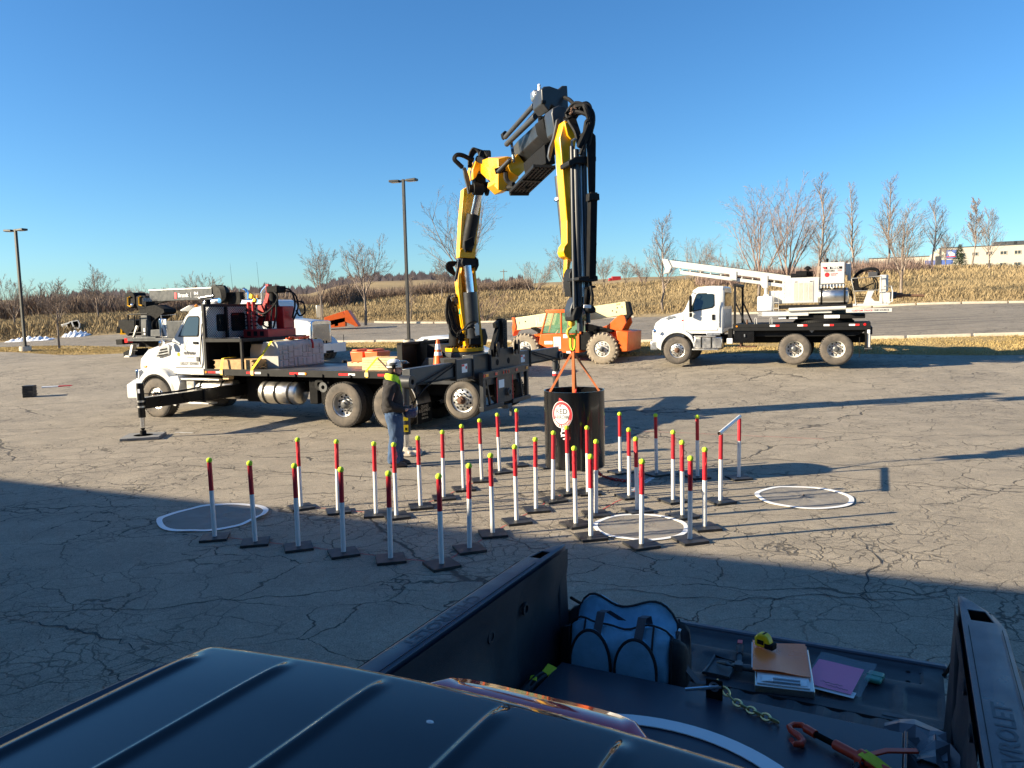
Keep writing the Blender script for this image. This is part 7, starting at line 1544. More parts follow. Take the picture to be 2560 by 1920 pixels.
# ================================================================== spare bases and posts at the left
p = onz(65 * DD, 858 * DD, gzz(-15.3, 24.5)); sp = []
for k in range(11):
    o = bpy.data.objects.new('base_plate_spare', base_me); COL.objects.link(o); o.location = (p[0] + rrp.uniform(-.012, .012), p[1] + rrp.uniform(-.012, .012), p[2] + .002 + k * .0345); o.rotation_euler[2] = R(rrp.uniform(5, 15)); o.scale = (1, 1, 1.2)
    tag(o, f'black square post base, {ORD[k]} from the bottom of the stack at the far left', 'base', 'stacked spare post bases')
q0 = onz(90 * DD, 846 * DD, p[2]); q1 = onz(128 * DD, 842 * DD, p[2])
for k in range(9):
    L = .92; dvec = Vector((.93, .36, 0)); side = Vector((-.36, .93, 0)); row = k // 5; off = (k % 5) * .062 + row * .031; c = Vector((q0[0], q0[1], p[2] + .035 + row * .055 + .05)) + side * off
    t = thing('spare_post', f'spare post, {ORD[k % 5]} from the front in the {("lower", "upper")[row]} layer of the bundle at far left', 'post', tuple(c), math.degrees(math.atan2(.36, .93)) + rrp.uniform(-2, 2), 'spare posts bundled at the far left')
    MB().cyl((0, 0, 0), (L * .55, 0, 0), .028, None, 10).build('pipe', M('pvc_white'), t); MB().cyl((L * .55, 0, 0), (L, 0, 0), .0285, None, 10).build('red_sleeve', M('tape_red'), t)
for k in range(2):
    o = bpy.data.objects.new('spare_bearer', MB().box(-.05, .05, -.2, .25, 0, .05).mesh('b')); o.data.materials.append(M('ink_black')); COL.objects.link(o); c = Vector((q0[0], q0[1], p[2])) + Vector((.93, .36, 0)) * (.12 + .65 * k) + Vector((-.36, .93, 0)) * .12; o.location = c; o.rotation_euler[2] = math.atan2(.36, .93)
    tag(o, ('left', 'right')[k] + ' black block under the bundle of spare posts', 'block')

# ================================================================== lamp posts
def lamp(px, py, d, top, label, armx):
    p = ony(px * DD, py * DD, d); z = gzz(p[0], p[1]); h = th(py, top, d); o = thing('lamp_post', label, 'lamp post', (p[0], p[1], z), -20, 'parking lot lamp posts')
    MB().lathe([(.0, .55), (.28, .55), (.30, .50), (.30, -.2), (.0, -.2)], (0, 0, -.30), (0, 0, 1), 20).build('footing', M('kerb_concrete'), o, .01)
    MB().beam((0, 0, .2), (0, 0, h), .13, .13).build('pole', M('pole_bronze'), o, .01); MB().box(-.16, .16, -.16, .16, .25, .30).build('base_plate', M('pole_bronze'), o, .01)
    for s in (-1, 1):
        hd = MB(); hd.loft([[(s * .18, -.16, h - .02), (s * .18, .16, h - .02), (s * .18, .16, h - .12), (s * .18, -.16, h - .12)], [(s * .72, -.18, h + .0), (s * .72, .18, h + .0), (s * .72, .18, h - .11), (s * .72, -.18, h - .11)]]) if s > 0 else hd.loft([[(s * .72, -.18, h + .0), (s * .72, .18, h + .0), (s * .72, .18, h - .11), (s * .72, -.18, h - .11)], [(s * .18, -.16, h - .02), (s * .18, .16, h - .02), (s * .18, .16, h - .12), (s * .18, -.16, h - .12)]])
        l_ = hd.build('lamp_head', M('pole_bronze'), o, .02); MB().box(min(s * .08, s * .2), max(s * .08, s * .2), -.04, .04, h - .09, h - .03).build('arm', M('pole_bronze'), l_)
        MB().box(min(s * .25, s * .66), max(s * .25, s * .66), -.13, .13, h - .128, h - .122).build('lens', M('reflector_white'), l_)
    return o
lamp(55, 757, 43.0, 498, 'dark parking lot lamp post at the left edge with two heads', 1)
lamp(884, 752, 38.2, 402, 'dark parking lot lamp post in the middle with two heads', 1)

# ================================================================== things beyond the lots
def fpoly(d, pts, depth, nm, mt_, par, f, org, bev=.01):
    P_ = [ony(*f(x, y), d) for x, y in pts]; return MB().prism([(q[0] - org[0], q[2] - org[2]) for q in P_], 0, depth).build(nm, M(mt_), par, bev)
z2 = lambda x, y: (700 + x / 3.687, 560 + y / 3.687)
org = ony(*z2(560, 955), 57.0); org[2] = gzz(org[0], org[1]); ob = thing('boom_section', 'orange lattice boom section lying at the edge of the far lot', 'boom', org)
fpoly(57, [(405, 862), (580, 805), (600, 850), (690, 940), (600, 900), (430, 945), (420, 960)], .9, 'boom_arm', 'orange_paint', ob, z2, org); fpoly(57, [(590, 800), (625, 795), (720, 935), (715, 946), (690, 946), (598, 852)], 1.1, 'boom_knee', 'orange_paint', ob, z2, org)
fpoly(57, [(415, 900), (600, 860), (600, 945), (460, 958), (415, 955)], .7, 'boom_base', 'orange_paint', ob, z2, org); P_ = fpoly(56.9, [(500, 900), (535, 895), (535, 940), (500, 945)], .1, 'opening', 'ink_black', ob, z2, org)
p = ony(690 * DD, 655 * DD, 66); q = gzz(p[0], p[1]); uc = thing('utility_cabinet', 'pale grey utility cabinet standing behind the roadside tree', 'cabinet', (p[0], p[1], q)); h_ = p[2] - q + (690 - 686) * 0 + .55
MB().box(-.28, .28, -.25, .25, 0, .06).build('plinth', M('kerb_concrete'), uc); MB().box(-.25, .25, -.22, .22, .06, 1.15).build('cabinet', M('zinc'), uc, .02); MB().box(-.22, .22, -.232, -.222, .1, 1.1).build('door', M('kerb_concrete'), uc, .006)
# discarded white cab shell
zl = lambda x, y: (x / 3.607, 560 + y / 3.607)
org = ony(*zl(650, 955), 63); org[2] = gzz(org[0], org[1]); cs = thing('cab_shell', 'discarded white cab shell tipped over in the dry grass', 'shell', org)
fpoly(63, [(545, 908), (640, 880), (665, 940), (690, 955), (580, 945), (565, 935)], 1.0, 'shell_side', 'white_plain', cs, zl, org, .03); fpoly(63.3, [(640, 880), (720, 865), (740, 900), (735, 945), (690, 955), (660, 940)], .08, 'shell_back', 'white_plain', cs, zl, org); fpoly(62.95, [(595, 905), (625, 893), (650, 938), (620, 945)], .04, 'window', 'ink_black', cs, zl, org); fpoly(63.25, [(668, 880), (715, 872), (728, 905), (722, 935), (690, 930), (675, 905)], .04, 'opening', 'tall_blade', cs, zl, org)
# snow banks
def snow(x0, x1, y, d, h, label, seed):
    a, b = ony(*zl(x0, y), d), ony(*zl(x1, y), d); rr = random.Random(seed); n = 40; rows = []
    for j in range(9):
        row = []
        for i in range(n + 1):
            x = a[0] + (b[0] - a[0]) * i / n; yy = a[1] + (j - 4) * .22 - SH * (x - a[0]) * .5; e = math.sin(math.pi * i / n) ** .4 * math.sin(math.pi * j / 8); row.append((x, yy, gzz(x, yy) - .04 + h * e * (.55 + .45 * math.sin(i * .9 + seed) * math.sin(i * .37 + j))))
        rows.append(row)
    return tag(MB().grid(rows).build('snow_bank', M('snow'), None), label, 'snow')
snow(80, 520, 1058, 59.5, .42, 'long low bank of old snow along the left verge', 1); snow(580, 820, 1018, 61, .55, 'short heap of old snow beyond the verge sapling', 2)
# low concrete and yellow equipment on pallets at far left
org = ony(*zl(1130, 995), 55); org[2] = gzz(org[0], org[1]); eq = thing('skid_unit', 'black equipment skid on a yellow frame standing behind the dark crane truck', 'equipment', org)
fpoly(55, [(1100, 860), (1220, 860), (1220, 985), (1100, 985)], 1.0, 'cabinet', 'ink_black', eq, zl, org); fpoly(54.9, [(1075, 930), (1200, 930), (1210, 998), (1075, 998)], .9, 'frame', 'yellow_paint', eq, zl, org); fpoly(54.8, [(1040, 925), (1075, 925), (1075, 985), (1035, 985)], .8, 'side_box', 'dark_frame', eq, zl, org)

# white building on the right skyline
r5 = lambda x, y: (2280 + x / 7.9, 560 + y / 7.9)
_b = ony(*r5(520, 860), 128); BFm = Frame((_b[0], _b[1], _b[2] - 1.2), -25)
mat('wall_white', (.50, .455, .38), .8, 0, .05, .4, .12, (.5, .45, .36)); mat('dark_glass', (.05, .06, .065), .12, 0, .2, 1.0); mat('sign_blue', (.10, .16, .42), .5, 0, .15, .6)
bl = thing('office_building', 'two-storey cream building with a blue banner on the right skyline', 'building', BFm.o, -25)
def bs(x, y, yy=0): return BFm.side(*r5(x, y), yy)
zt = bs(530, 485)[2]; xr = bs(2212, 385)[0] + 22
MB().box(0, xr, 0, 24, -2, zt).build('wall', M('wall_white'), bl, .03); MB().box(-.05, xr + .05, -.06, .35, zt, zt + .12).build('roof', M('grey_steel'), bl)
for x0, y0, x1, y1 in ((1745, 535, 1870, 600), (2025, 520, 2150, 590), (1735, 765, 1860, 830), (2015, 755, 2150, 820), (1465, 545, 1585, 605), (1455, 775, 1570, 835), (920, 580, 1050, 650), (580, 605, 640, 660), (685, 815, 790, 870), (575, 825, 640, 870), (1170, 785, 1290, 845), (1190, 560, 1300, 625)):
    a, b = bs(x0, y1), bs(x1, y0); w_ = MB().box(a[0], b[0], -.03, .06, a[2], b[2]).build('window', M('dark_glass'), bl); fr_ = MB(); fr_.box(a[0] - .07, b[0] + .07, -.05, .0, a[2] - .07, a[2]); fr_.box(a[0] - .07, b[0] + .07, -.05, .0, b[2], b[2] + .07); fr_.box(a[0] - .07, a[0], -.05, .0, a[2], b[2]); fr_.box(b[0], b[0] + .07, -.05, .0, a[2], b[2]); fr_.box((a[0] + b[0]) / 2 - .03, (a[0] + b[0]) / 2 + .03, -.055, .0, a[2], b[2]); fr_.build('frame', M('wall_white'), w_)
a, b = bs(530, 860), bs(575, 490); MB().box(a[0], b[0], -.08, .1, -2, b[2]).build('stair_panel', M('grey_steel'), bl)
a, b = bs(672, 680), bs(890, 508); bn = MB().box(a[0], b[0], -.14, -.06, a[2], b[2]).build('banner', M('sign_blue'), bl)
w_, h_ = b[0] - a[0], b[2] - a[2]; m = MB(); m.prism([(a[0] + w_ * .12, a[2] + h_ * .75), (a[0] + w_ * .45, a[2] + h_ * .85), (a[0] + w_ * .8, a[2] + h_ * .5), (a[0] + w_ * .85, a[2] + h_ * .3), (a[0] + w_ * .3, a[2] + h_ * .25)], -.16, -.145); m.build('banner_print', M('sticker_white'), bn); MB().box(a[0] + w_ * .05, b[0] - w_ * .1, -.165, -.15, a[2] + h_ * .14, a[2] + h_ * .24).build('banner_print', M('sticker_red'), bn)
for x in (1760, 1980, 2150): p = bs(x, 385); MB().box(p[0] - .8, p[0] + .8, 1, 3, zt + .1, zt + .7).build('roof_vent', M('grey_steel'), bl)
_b = ony(2250, 662, 150); wb = Frame((_b[0], _b[1], _b[2] - 2), -25); a = wb.side(2172, 660); b = wb.side(2350, 640); lb_ = thing('warehouse', 'low white warehouse left of the cream building', 'building', wb.o, -25); MB().box(a[0], b[0] + 6, 0, 20, -1, b[2]).build('wall', M('wall_white'), lb_, .03); MB().box(a[0] - .1, b[0] + 6.1, -.1, .3, b[2], b[2] + .15).build('roof', M('grey_steel'), lb_)
for k in range(3): MB().box(a[0] + 3 + k * 4, a[0] + 5 + k * 4, -.05, .05, 1.2, 2.2).build('window', M('dark_glass'), lb_)
p = ony(*r5(530, 760), 112); z = gzz(p[0], p[1]); sg = thing('entrance_sign', 'low blue entrance sign in front of the cream building', 'sign', (p[0], p[1], z), -20); hz = p[2] - z; MB().box(-1.8, 1.8, -.1, .1, hz - .35, hz + .35).build('panel', M('sign_blue'), sg, .03); MB().box(-.5, .3, -.15, .15, -.2, hz + .9).build('pylon', M('grey_steel'), sg, .03)
# far road, highway sign, lorry, poles
def strip(nm, pts, w, mt_):
    rows = [[], []]
    for px, py, d in pts: q = ony(px, py, d); rows[0].append((q[0], q[1] - w / 2, gzz(q[0], q[1] - w / 2) + .25)); rows[1].append((q[0], q[1] + w / 2, gzz(q[0], q[1] + w / 2) + .25))
    return struct(MB().grid(rows).build(nm, M(mt_)))
strip('far_road', [(1190 + k * 22, 742 - k * 2.0, 112 + k * 1.2) for k in range(14)], 11, 'asphalt_far')
p = ony(1720, 692, 150); z = gzz(p[0], p[1]); hs_ = thing('highway_sign', 'small green highway sign far off beyond the auger mast', 'sign', (p[0], p[1], z)); hz = max(2.5, p[2] - z); mat('sign_green', (.02, .22, .12), .5, 0, .06, 2); MB().box(-.75, .75, -.04, .04, hz - .3, hz + .35).build('panel', M('sign_green'), hs_, .01); MB().box(-.6, .6, -.045, -.041, hz - .05, hz + .08).build('legend', M('sticker_white'), hs_)
for x in (-.5, .5): MB().cyl((x, .08, -.3), (x, .08, hz + .2), .05, None, 8).build('post', M('zinc'), hs_)
for k, (px, top, base, d) in enumerate(((1260, 683, 718, 170), (1110, 690, 722, 185), (1750, 660, 700, 160))):
    p = ony(px, base, d); z = gzz(p[0], p[1]); o = thing('utility_pole', ('thin utility pole on the skyline right of the crane column', 'thin utility pole on the skyline left of the crane column', 'thin utility pole beyond the auger mast')[k], 'pole', (p[0], p[1], z)); h_ = max(4, (p[2] - z) + (base - top) * d / F); MB().cyl((0, 0, -.3), (0, 0, h_), .13, .09, 7).build('pole', M('bark'), o); MB().box(-.8, .8, -.05, .05, h_ - .5, h_ - .38).build('crossarm', M('bark'), o)
p = ony(1542, 704, 330); z = p[2] - 1.2; lo = thing('red_lorry', 'tiny red lorry on the far road right of the hanging boom', 'lorry', (p[0], p[1], z + .1)); MB().box(-2.2, 1.6, -1.2, 1.2, .9, 3.3).build('body', M('red_paint'), lo, .1); MB().box(-3.6, -2.3, -1.15, 1.15, .6, 2.6).build('cab', M('red_paint'), lo, .2); MB().box(-3.62, -3.5, -1, 1, 1.7, 2.4).build('windscreen', M('dark_glass'), lo)
for x in (-2.9, .4, 1.2): 
    for y in (-1.2, .9): MB().lathe([(.0, 0), (.5, 0), (.5, .3), (.0, .3)], (x, y, .5), (0, 1, 0), 14).build('wheel', M('tread'), lo)
# the building behind the camera, whose shadow covers the foreground
bang = -24.1; nrm = Vector((math.sin(R(24.1)), math.cos(R(24.1)), 0)); BHt = 7.3
edge_n = -8.66 * nrm.x + 12.77 * nrm.y; sh = BHt / math.tan(R(SUN_EL)); sdir = Vector((math.cos(R(SUN_AZ + 180)), math.sin(R(SUN_AZ + 180)), 0)); wn_ = edge_n - sh * sdir.dot(nrm)
bo_ = nrm * wn_; wbk = thing('workshop_building', 'long grey workshop building standing behind the viewpoint', 'building', (bo_.x, bo_.y, 0), bang)
mat('wall_grey', (.42, .41, .39), .8, 0, .08, .6, .1); MB().box(-70, 45, -25, 0, -.2, BHt).build('wall', M('wall_grey'), wbk); MB().box(-70.2, 45.2, -25.2, -.0, BHt - .25, BHt + .004).build('roof', M('grey_steel'), wbk)
for x in (-18, -9, 6, 15): d_ = MB().box(x, x + 4, .005, .06, -.1, 4.4).build('overhead_door', M('clean_white'), wbk); MB().box(x + .4, x + 3.6, .06, .07, 2.2, 2.8).build('window', M('dark_glass'), d_)
# ================================================================== worker
def ring(c, rx, ry, n=16, rot=0, tilt=(0, 0), sq=2.0):
    out = []
    for i in range(n):
        a = 2 * math.pi * i / n; ca, sa = math.cos(a), math.sin(a); u = rx * math.copysign(abs(ca) ** (2 / sq), ca); v = ry * math.copysign(abs(sa) ** (2 / sq), sa)
        x = u * math.cos(rot) - v * math.sin(rot); y = u * math.sin(rot) + v * math.cos(rot); out.append((c[0] + x, c[1] + y, c[2] + u * tilt[0] + v * tilt[1]))
    return out
WP = onz(855 * DD, 1007 * DD); wk = thing('person', 'worker in dark hooded jacket, lime hood, jeans and visored helmet, holding a remote control', 'person', (WP[0], WP[1], 0), 8)
mat('denim', (.036, .072, .145), .85, 0, .25, 7.0, .35, (.10, .15, .22), bump=.5, bsc=28); mat('jacket_cloth', (.017, .0145, .0145), .9, 0, .25, 9.0, .3, (.034, .029, .027), bump=.6, bsc=16); mat('hivis', (.60, .85, .03), .75, 0, .08, 9.0, bump=.4, bsc=25); mat('skin', (.46, .25, .175), .5, 0, .08, 12.0); mat('boot', (.045, .036, .03), .7, 0, .2, 12.0, .4, (.2, .16, .12)); mat('hair_dark', (.035, .022, .015), .8, 0, .2, 20.0)
# x forward (he faces right), y to his left (away), near leg y=-.1
def skinned(name, verts, edges, radii, mt_, parent, root=0, sub=2):
    me = bpy.data.meshes.new(name); me.from_pydata(verts, edges, []); me.update(); me.materials.append(M(mt_)); o = bpy.data.objects.new(name, me); COL.objects.link(o); o.parent = parent
    sk = o.modifiers.new('skin', 'SKIN'); sk.use_smooth_shade = True; sd_ = me.skin_vertices[0].data
    for i, r in enumerate(radii): sd_[i].radius = r if isinstance(r, tuple) else (r, r); sd_[i].use_root = (i == root)
    ss = o.modifiers.new('sub', 'SUBSURF'); ss.levels = sub; ss.render_levels = sub; return o
# the body: one continuous figure from feet to head, arms and legs growing out of it
bv = [(0, 0, .92), (.0, 0, 1.08), (.015, 0, 1.25), (.0, 0, 1.40), (.02, 0, 1.50), (.05, 0, 1.57),
      (.0, -.10, .86), (.02, -.105, .50), (-.02, -.105, .12), (.10, -.115, .05),
      (.0, .10, .86), (.05, .11, .50), (.03, .11, .12), (.16, .125, .05),
      (.0, -.17, 1.39), (-.06, -.225, 1.12), (.15, -.17, 1.00), (.26, -.105, .985),
      (.0, .17, 1.39), (-.04, .225, 1.12), (.17, .17, 1.01), (.27, .10, .995)]
be = [(0, 1), (1, 2), (2, 3), (3, 4), (4, 5), (0, 6), (6, 7), (7, 8), (8, 9), (0, 10), (10, 11), (11, 12), (12, 13), (3, 14), (14, 15), (15, 16), (16, 17), (3, 18), (18, 19), (19, 20), (20, 21)]
br = [.13, .12, .135, .11, .055, .05, .085, .06, .045, .035, .085, .06, .045, .035, .06, .045, .036, .026, .06, .045, .036, .026]
body = skinned('body', bv, be, br, 'skin', wk)
# head with face
m = MB(); prof = [(1.555, .055, .058, -.005), (1.575, .066, .060, .005), (1.60, .085, .068, .012), (1.635, .095, .074, .010), (1.67, .098, .077, .004), (1.71, .100, .079, -.004), (1.75, .093, .074, -.008), (1.785, .065, .054, -.010), (1.80, .02, .02, -.01)]
secs = [ring((.045 + dx, 0, z), rx, ry, 20, 0, (0, 0), 2.2) for z, rx, ry, dx in prof]; m.loft(secs); hd = m.build('head', M('skin'), body, 0, True, 80)
m = MB(); m.loft([ring((.140, 0, 1.69), .012, .010, 8), ring((.152, 0, 1.665), .018, .013, 8), ring((.160, 0, 1.648), .020, .017, 8), ring((.142, 0, 1.637), .014, .014, 8)]); m.build('nose', M('skin'), hd, 0, True, 80)
for y in (-.032, .032): MB().sphere((.128, y, 1.692), .012, 10, 8).build('eye', M('sticker_white'), hd)
mat('lip', (.42, .16, .13), .5, 0, .1, 20); MB().sphere((.132, 0, 1.610), .022, 10, 6, (.5, 1, .28)).build('mouth', M('lip'), hd)
for y in (-.078, .078): MB().sphere((.045, y, 1.665), .03, 10, 8, (.7, .3, 1.1)).build('ear', M('skin'), hd)
m = MB(); m.loft([ring((.070, 0, 1.562), .068, .058, 16), ring((.070, 0, 1.580), .076, .066, 16), ring((.060, 0, 1.60), .078, .073, 16), ring((.050, 0, 1.62), .070, .077, 16)]); m.build('beard', M('hair_dark'), hd, 0, True, 80)
m = MB(); m.loft([ring((.02, 0, 1.60), .07, .072, 16), ring((.015, 0, 1.66), .085, .083, 16), ring((.02, 0, 1.72), .095, .085, 16)]); m.build('hair', M('hair_dark'), hd, 0, True, 80)
m = MB(); m.tube([(.05, -.083, 1.69), (.12, -.060, 1.693), (.142, -.03, 1.692), (.146, 0, 1.694), (.142, .03, 1.692), (.12, .060, 1.693), (.05, .083, 1.69)], .004, 5); m.build('glasses', M('ink_black'), hd); 
for y in (-.033, .033): MB().sphere((.140, y, 1.688), .022, 10, 6, (.2, 1, .8)).build('lens', M('visor'), hd)
# helmet
m = MB(); m.loft([ring((.035, 0, z), rx, ry, 24) for z, rx, ry in ((1.715, .128, .108), (1.735, .130, .110), (1.775, .128, .108), (1.815, .112, .096), (1.845, .080, .070), (1.858, .03, .03))]); mat('helmet_white', (.72, .72, .70), .3, 0, .05, 8, coat=.4); hl = m.build('helmet', M('helmet_white'), body, 0, True, 80)
m = MB(); m.loft([ring((.03, 0, z), rx, ry, 24) for z, rx, ry in ((1.742, .1315, .1115), (1.775, .1295, .1095), (1.80, .121, .103))], caps=False); m.build('helmet_band', M('grey_steel'), hl)
for y in (-.105, .105): MB().lathe([(.0, 0), (.032, .0), (.032, .03), (.0, .035)], (.03, y, 1.735), (0, math.copysign(1, y), 0), 12).build('ear_pivot', M('ink_black'), hl)
m = MB(); rows = []
for j in range(6):
    t = j / 5; row = []
    for i in range(13):
        a = R(-80 + 160 * i / 12); rad = .145 + .02 * t; cx_, cz = .05 + .12 * t, 1.80 + .035 * math.sin(t * 2.6) - .035 * t; row.append((cx_ + rad * math.cos(a) * .75, rad * .85 * math.sin(a), cz + .02 * math.cos(a) * (1 - t)))
    rows.append(row)
m.sheet(rows, .004, (0, 0, 1)); m.build('face_shield', M('visor'), hl)
MB().tube([(.06, -.10, 1.72), (.07, -.085, 1.62), (.085, -.03, 1.56), (.085, .03, 1.56), (.07, .085, 1.62), (.06, .10, 1.72)], .005, 5).build('chin_strap', M('ink_black'), hl)
# jeans
def folds(o, st, sc, sub):
    if sub: q = o.modifiers.new('sub', 'SUBSURF'); q.levels = q.render_levels = sub
    tx = bpy.data.textures.new('folds', 'CLOUDS'); tx.noise_scale = sc; tx.noise_depth = 2
    q = o.modifiers.new('folds', 'DISPLACE'); q.texture = tx; q.strength = st; q.mid_level = .5; q.texture_coords = 'LOCAL'
def leg(y, kx, fx):
    return [ring((-.01, y * .75, .96), 0.168, 0.127, 20, 0, (0, 0), 2.3), ring((.0, y, .86), 0.145, 0.116, 20), ring((.01 + kx * .4, y, .70), 0.130, 0.105, 20), ring((kx, y, .50), 0.110, 0.090, 20), ring((kx * .6 + fx * .4 + .0, y, .46), 0.107, 0.088, 20), ring((fx * .8 - .015, y, .28), 0.107, 0.088, 20), ring((fx - .02, y, .18), 0.100, 0.084, 20), ring((fx - .012, y, .14), 0.111, 0.091, 20), ring((fx - .02, y, .10), 0.102, 0.086, 20), ring((fx - .005, y, .065), 0.116, 0.095, 20)]
m = MB(); m.loft(leg(-.105, .02, -.01)); m.loft(leg(.105, .05, .05)); m.loft([ring((-.01, 0, .84), .135, .185, 20), ring((-.012, 0, .95), .150, .19, 20), ring((-.01, 0, 1.03), .14, .175, 20)]); jn = m.build('jeans', M('denim'), body, 0, True, 80); folds(jn, .030, .075, 2)
# boots
for y, fx in ((-.105, -.01), (.115, .05)):
    m = MB(); m.loft([ring((fx + .06, y, 0.0), .150, .052, 18, R(-5 if y < 0 else 5), (0, 0), 2.6), ring((fx + .06, y, .03), .152, .054, 18, R(-5 if y < 0 else 5), (0, 0), 2.6), ring((fx + .05, y, .07), .135, .05, 18, R(-5 if y < 0 else 5)), ring((fx + .01, y, .105), .09, .05, 18), ring((fx - .01, y, .15), .065, .055, 18)]); bt = m.build('boot', M('boot'), body, 0, True, 60)
    m = MB(); m.loft([ring((fx + .06, y, .0), .153, .055, 18, R(-5 if y < 0 else 5), (0, 0), 2.6), ring((fx + .06, y, .022), .155, .057, 18, R(-5 if y < 0 else 5), (0, 0), 2.6)]); m.build('sole', M('ink_black'), bt)
# jacket: torso and sleeves
jv = [(-.01, 0, .90), (-.02, 0, 1.02), (-.01, 0, 1.16), (-.015, 0, 1.30), (-.02, 0, 1.42), (-.01, 0, 1.49), (-.02, -.16, 1.405), (-.085, -.235, 1.27), (-.095, -.245, 1.12), (.01, -.225, 1.045), (.12, -.18, 1.01), (.20, -.14, .99), (-.02, .16, 1.405), (-.065, .235, 1.27), (-.07, .245, 1.12), (.03, .225, 1.05), (.14, .18, 1.02), (.21, .13, 1.0)]
je = [(0, 1), (1, 2), (2, 3), (3, 4), (4, 5), (4, 6), (6, 7), (7, 8), (8, 9), (9, 10), (10, 11), (4, 12), (12, 13), (13, 14), (14, 15), (15, 16), (16, 17)]
jr = [(.20, .19), (.215, .20), (.215, .195), (.215, .185), (.16, .14), (.09, .09), .098, .092, .086, .080, .068, .048, .098, .092, .086, .080, .068, .048]
jk = skinned('jacket', jv, je, jr, 'jacket_cloth', body, 0, 3); folds(jk, .034, .09, 0)
# hood and lime collar
m = MB(); m.loft([ring((-.035, 0, 1.40), .125, .155, 20, 0, (.10, 0)), ring((-.045, 0, 1.46), .12, .145, 20, 0, (.05, 0)), ring((-.05, 0, 1.50), .105, .125, 20, 0, (-.02, 0)), ring((-.04, 0, 1.515), .085, .10, 20, 0, (-.08, 0))]); m.build('hood', M('jacket_cloth'), body, 0, True, 80)
m = MB(); m.loft([ring((.0, 0, 1.455), .115, .125, 20, 0, (-.35, 0)), ring((-.01, 0, 1.525), .125, .122, 20, 0, (-.30, 0)), ring((-.005, 0, 1.585), .112, .105, 20, 0, (-.22, 0)), ring((.005, 0, 1.60), .092, .088, 20, 0, (-.20, 0)), ring((.015, 0, 1.56), .078, .075, 20, 0, (-.20, 0))], caps=False); cl = m.build('collar', M('hivis'), body, 0, True, 80)
m = MB(); m.add([(.118, -.060, 1.50), (.118, .060, 1.50), (.150, .012, 1.22), (.150, -.012, 1.22), (.135, -.045, 1.38), (.135, .045, 1.38)], [(0, 4, 5, 1), (4, 3, 2, 5)]); sp_ = m.build('shirt_front', M('hivis'), body); sf = sp_.modifiers.new('sol', 'SOLIDIFY'); sf.thickness = .02; sf.offset = 0
MB().tube([(.155, 0, 1.22), (.172, 0, 1.10), (.172, 0, .96), (.16, 0, .90)], .006, 5).build('zip', M('zinc'), jk)
m = MB(); m.sheet([[(-.10, -.172, .98), (.0, -.186, .96), (.08, -.17, 1.02)], [(-.09, -.172, 1.08), (.0, -.188, 1.09), (.07, -.178, 1.10)]], .012, (0, -1, 0)); m.build('pocket', M('jacket_cloth'), jk)
# hands: palm and five fingers closing on the remote
def hand(w, s):
    w = Vector(w); h = MB()
    pal = [w, w + Vector((.045, s * .022, -.005)), w + Vector((.085, s * .035, -.012))]
    h.tube([tuple(p) for p in pal], [.026, .036, .033], 10)
    for k in range(4):
        b = w + Vector((.082, s * (.035 - .0) , -.012)) + Vector((.004 * (1.5 - abs(k - 1.2)), s * .012, .026 - k * .018)); L = (.034, .038, .035, .028)[k]
        pts = [b, b + Vector((L, s * .012, -.004)), b + Vector((L * 1.35, s * .038, -.012)), b + Vector((L * 1.0, s * .060, -.018))]; h.tube([tuple(p) for p in pts], [.0095, .009, .0085, .006], 7)
    b = w + Vector((.03, s * .03, .022)); h.tube([tuple(b), tuple(b + Vector((.03, s * .022, .020))), tuple(b + Vector((.055, s * .030, .020))), tuple(b + Vector((.07, s * .028, .014)))], [.013, .012, .0105, .007], 7)
    return h
hand((.225, -.122, .985), 1).build('hand', M('skin'), body, 0, True, 80); hand((.232, .115, .995), -1).build('hand', M('skin'), body, 0, True, 80)
# remote control box hung before him
wkm = Matrix.Translation(Vector((WP[0], WP[1], 0))) @ Matrix.Rotation(R(8), 4, 'Z'); rc = thing('remote_control', 'dark blue crane remote control box held by the worker', 'remote control', tuple(wkm @ Vector((.285, 0, .93))), 8); rc.scale = (1.1, 1.1, 1.35)
mat('remote_blue', (.02, .035, .10), .3, 0, .15, 8); m = MB(); m.loft([ring((0, 0, -.06), .085, .115, 18, 0, (0, 0), 3.5), ring((0, 0, -.03), .105, .14, 18, 0, (0, 0), 3.5), ring((0, 0, .03), .105, .14, 18, 0, (0, 0), 3.5), ring((0, 0, .045), .09, .125, 18, 0, (0, 0), 3.5)]); m.build('case', M('remote_blue'), rc, .006)
for y in (-.075, -.025, .025, .075): MB().cyl((.0, y, .045), (.008, y, .085), .009, .007, 8).build('joystick', M('ink_black'), rc)
MB().tube([(.10, -.14, .0), (.10, -.155, .04), (.10, -.14, .08)], .012, 6).build('guard_bar', M('zinc'), rc); MB().tube([(.10, .14, .0), (.10, .155, .04), (.10, .14, .08)], .012, 6).build('guard_bar', M('zinc'), rc)
MB().tube([(-.08, -.13, .02), (-.20, -.14, .08), (-.28, -.12, .18)], .012, 6).build('waist_strap', M('ink_black'), rc)

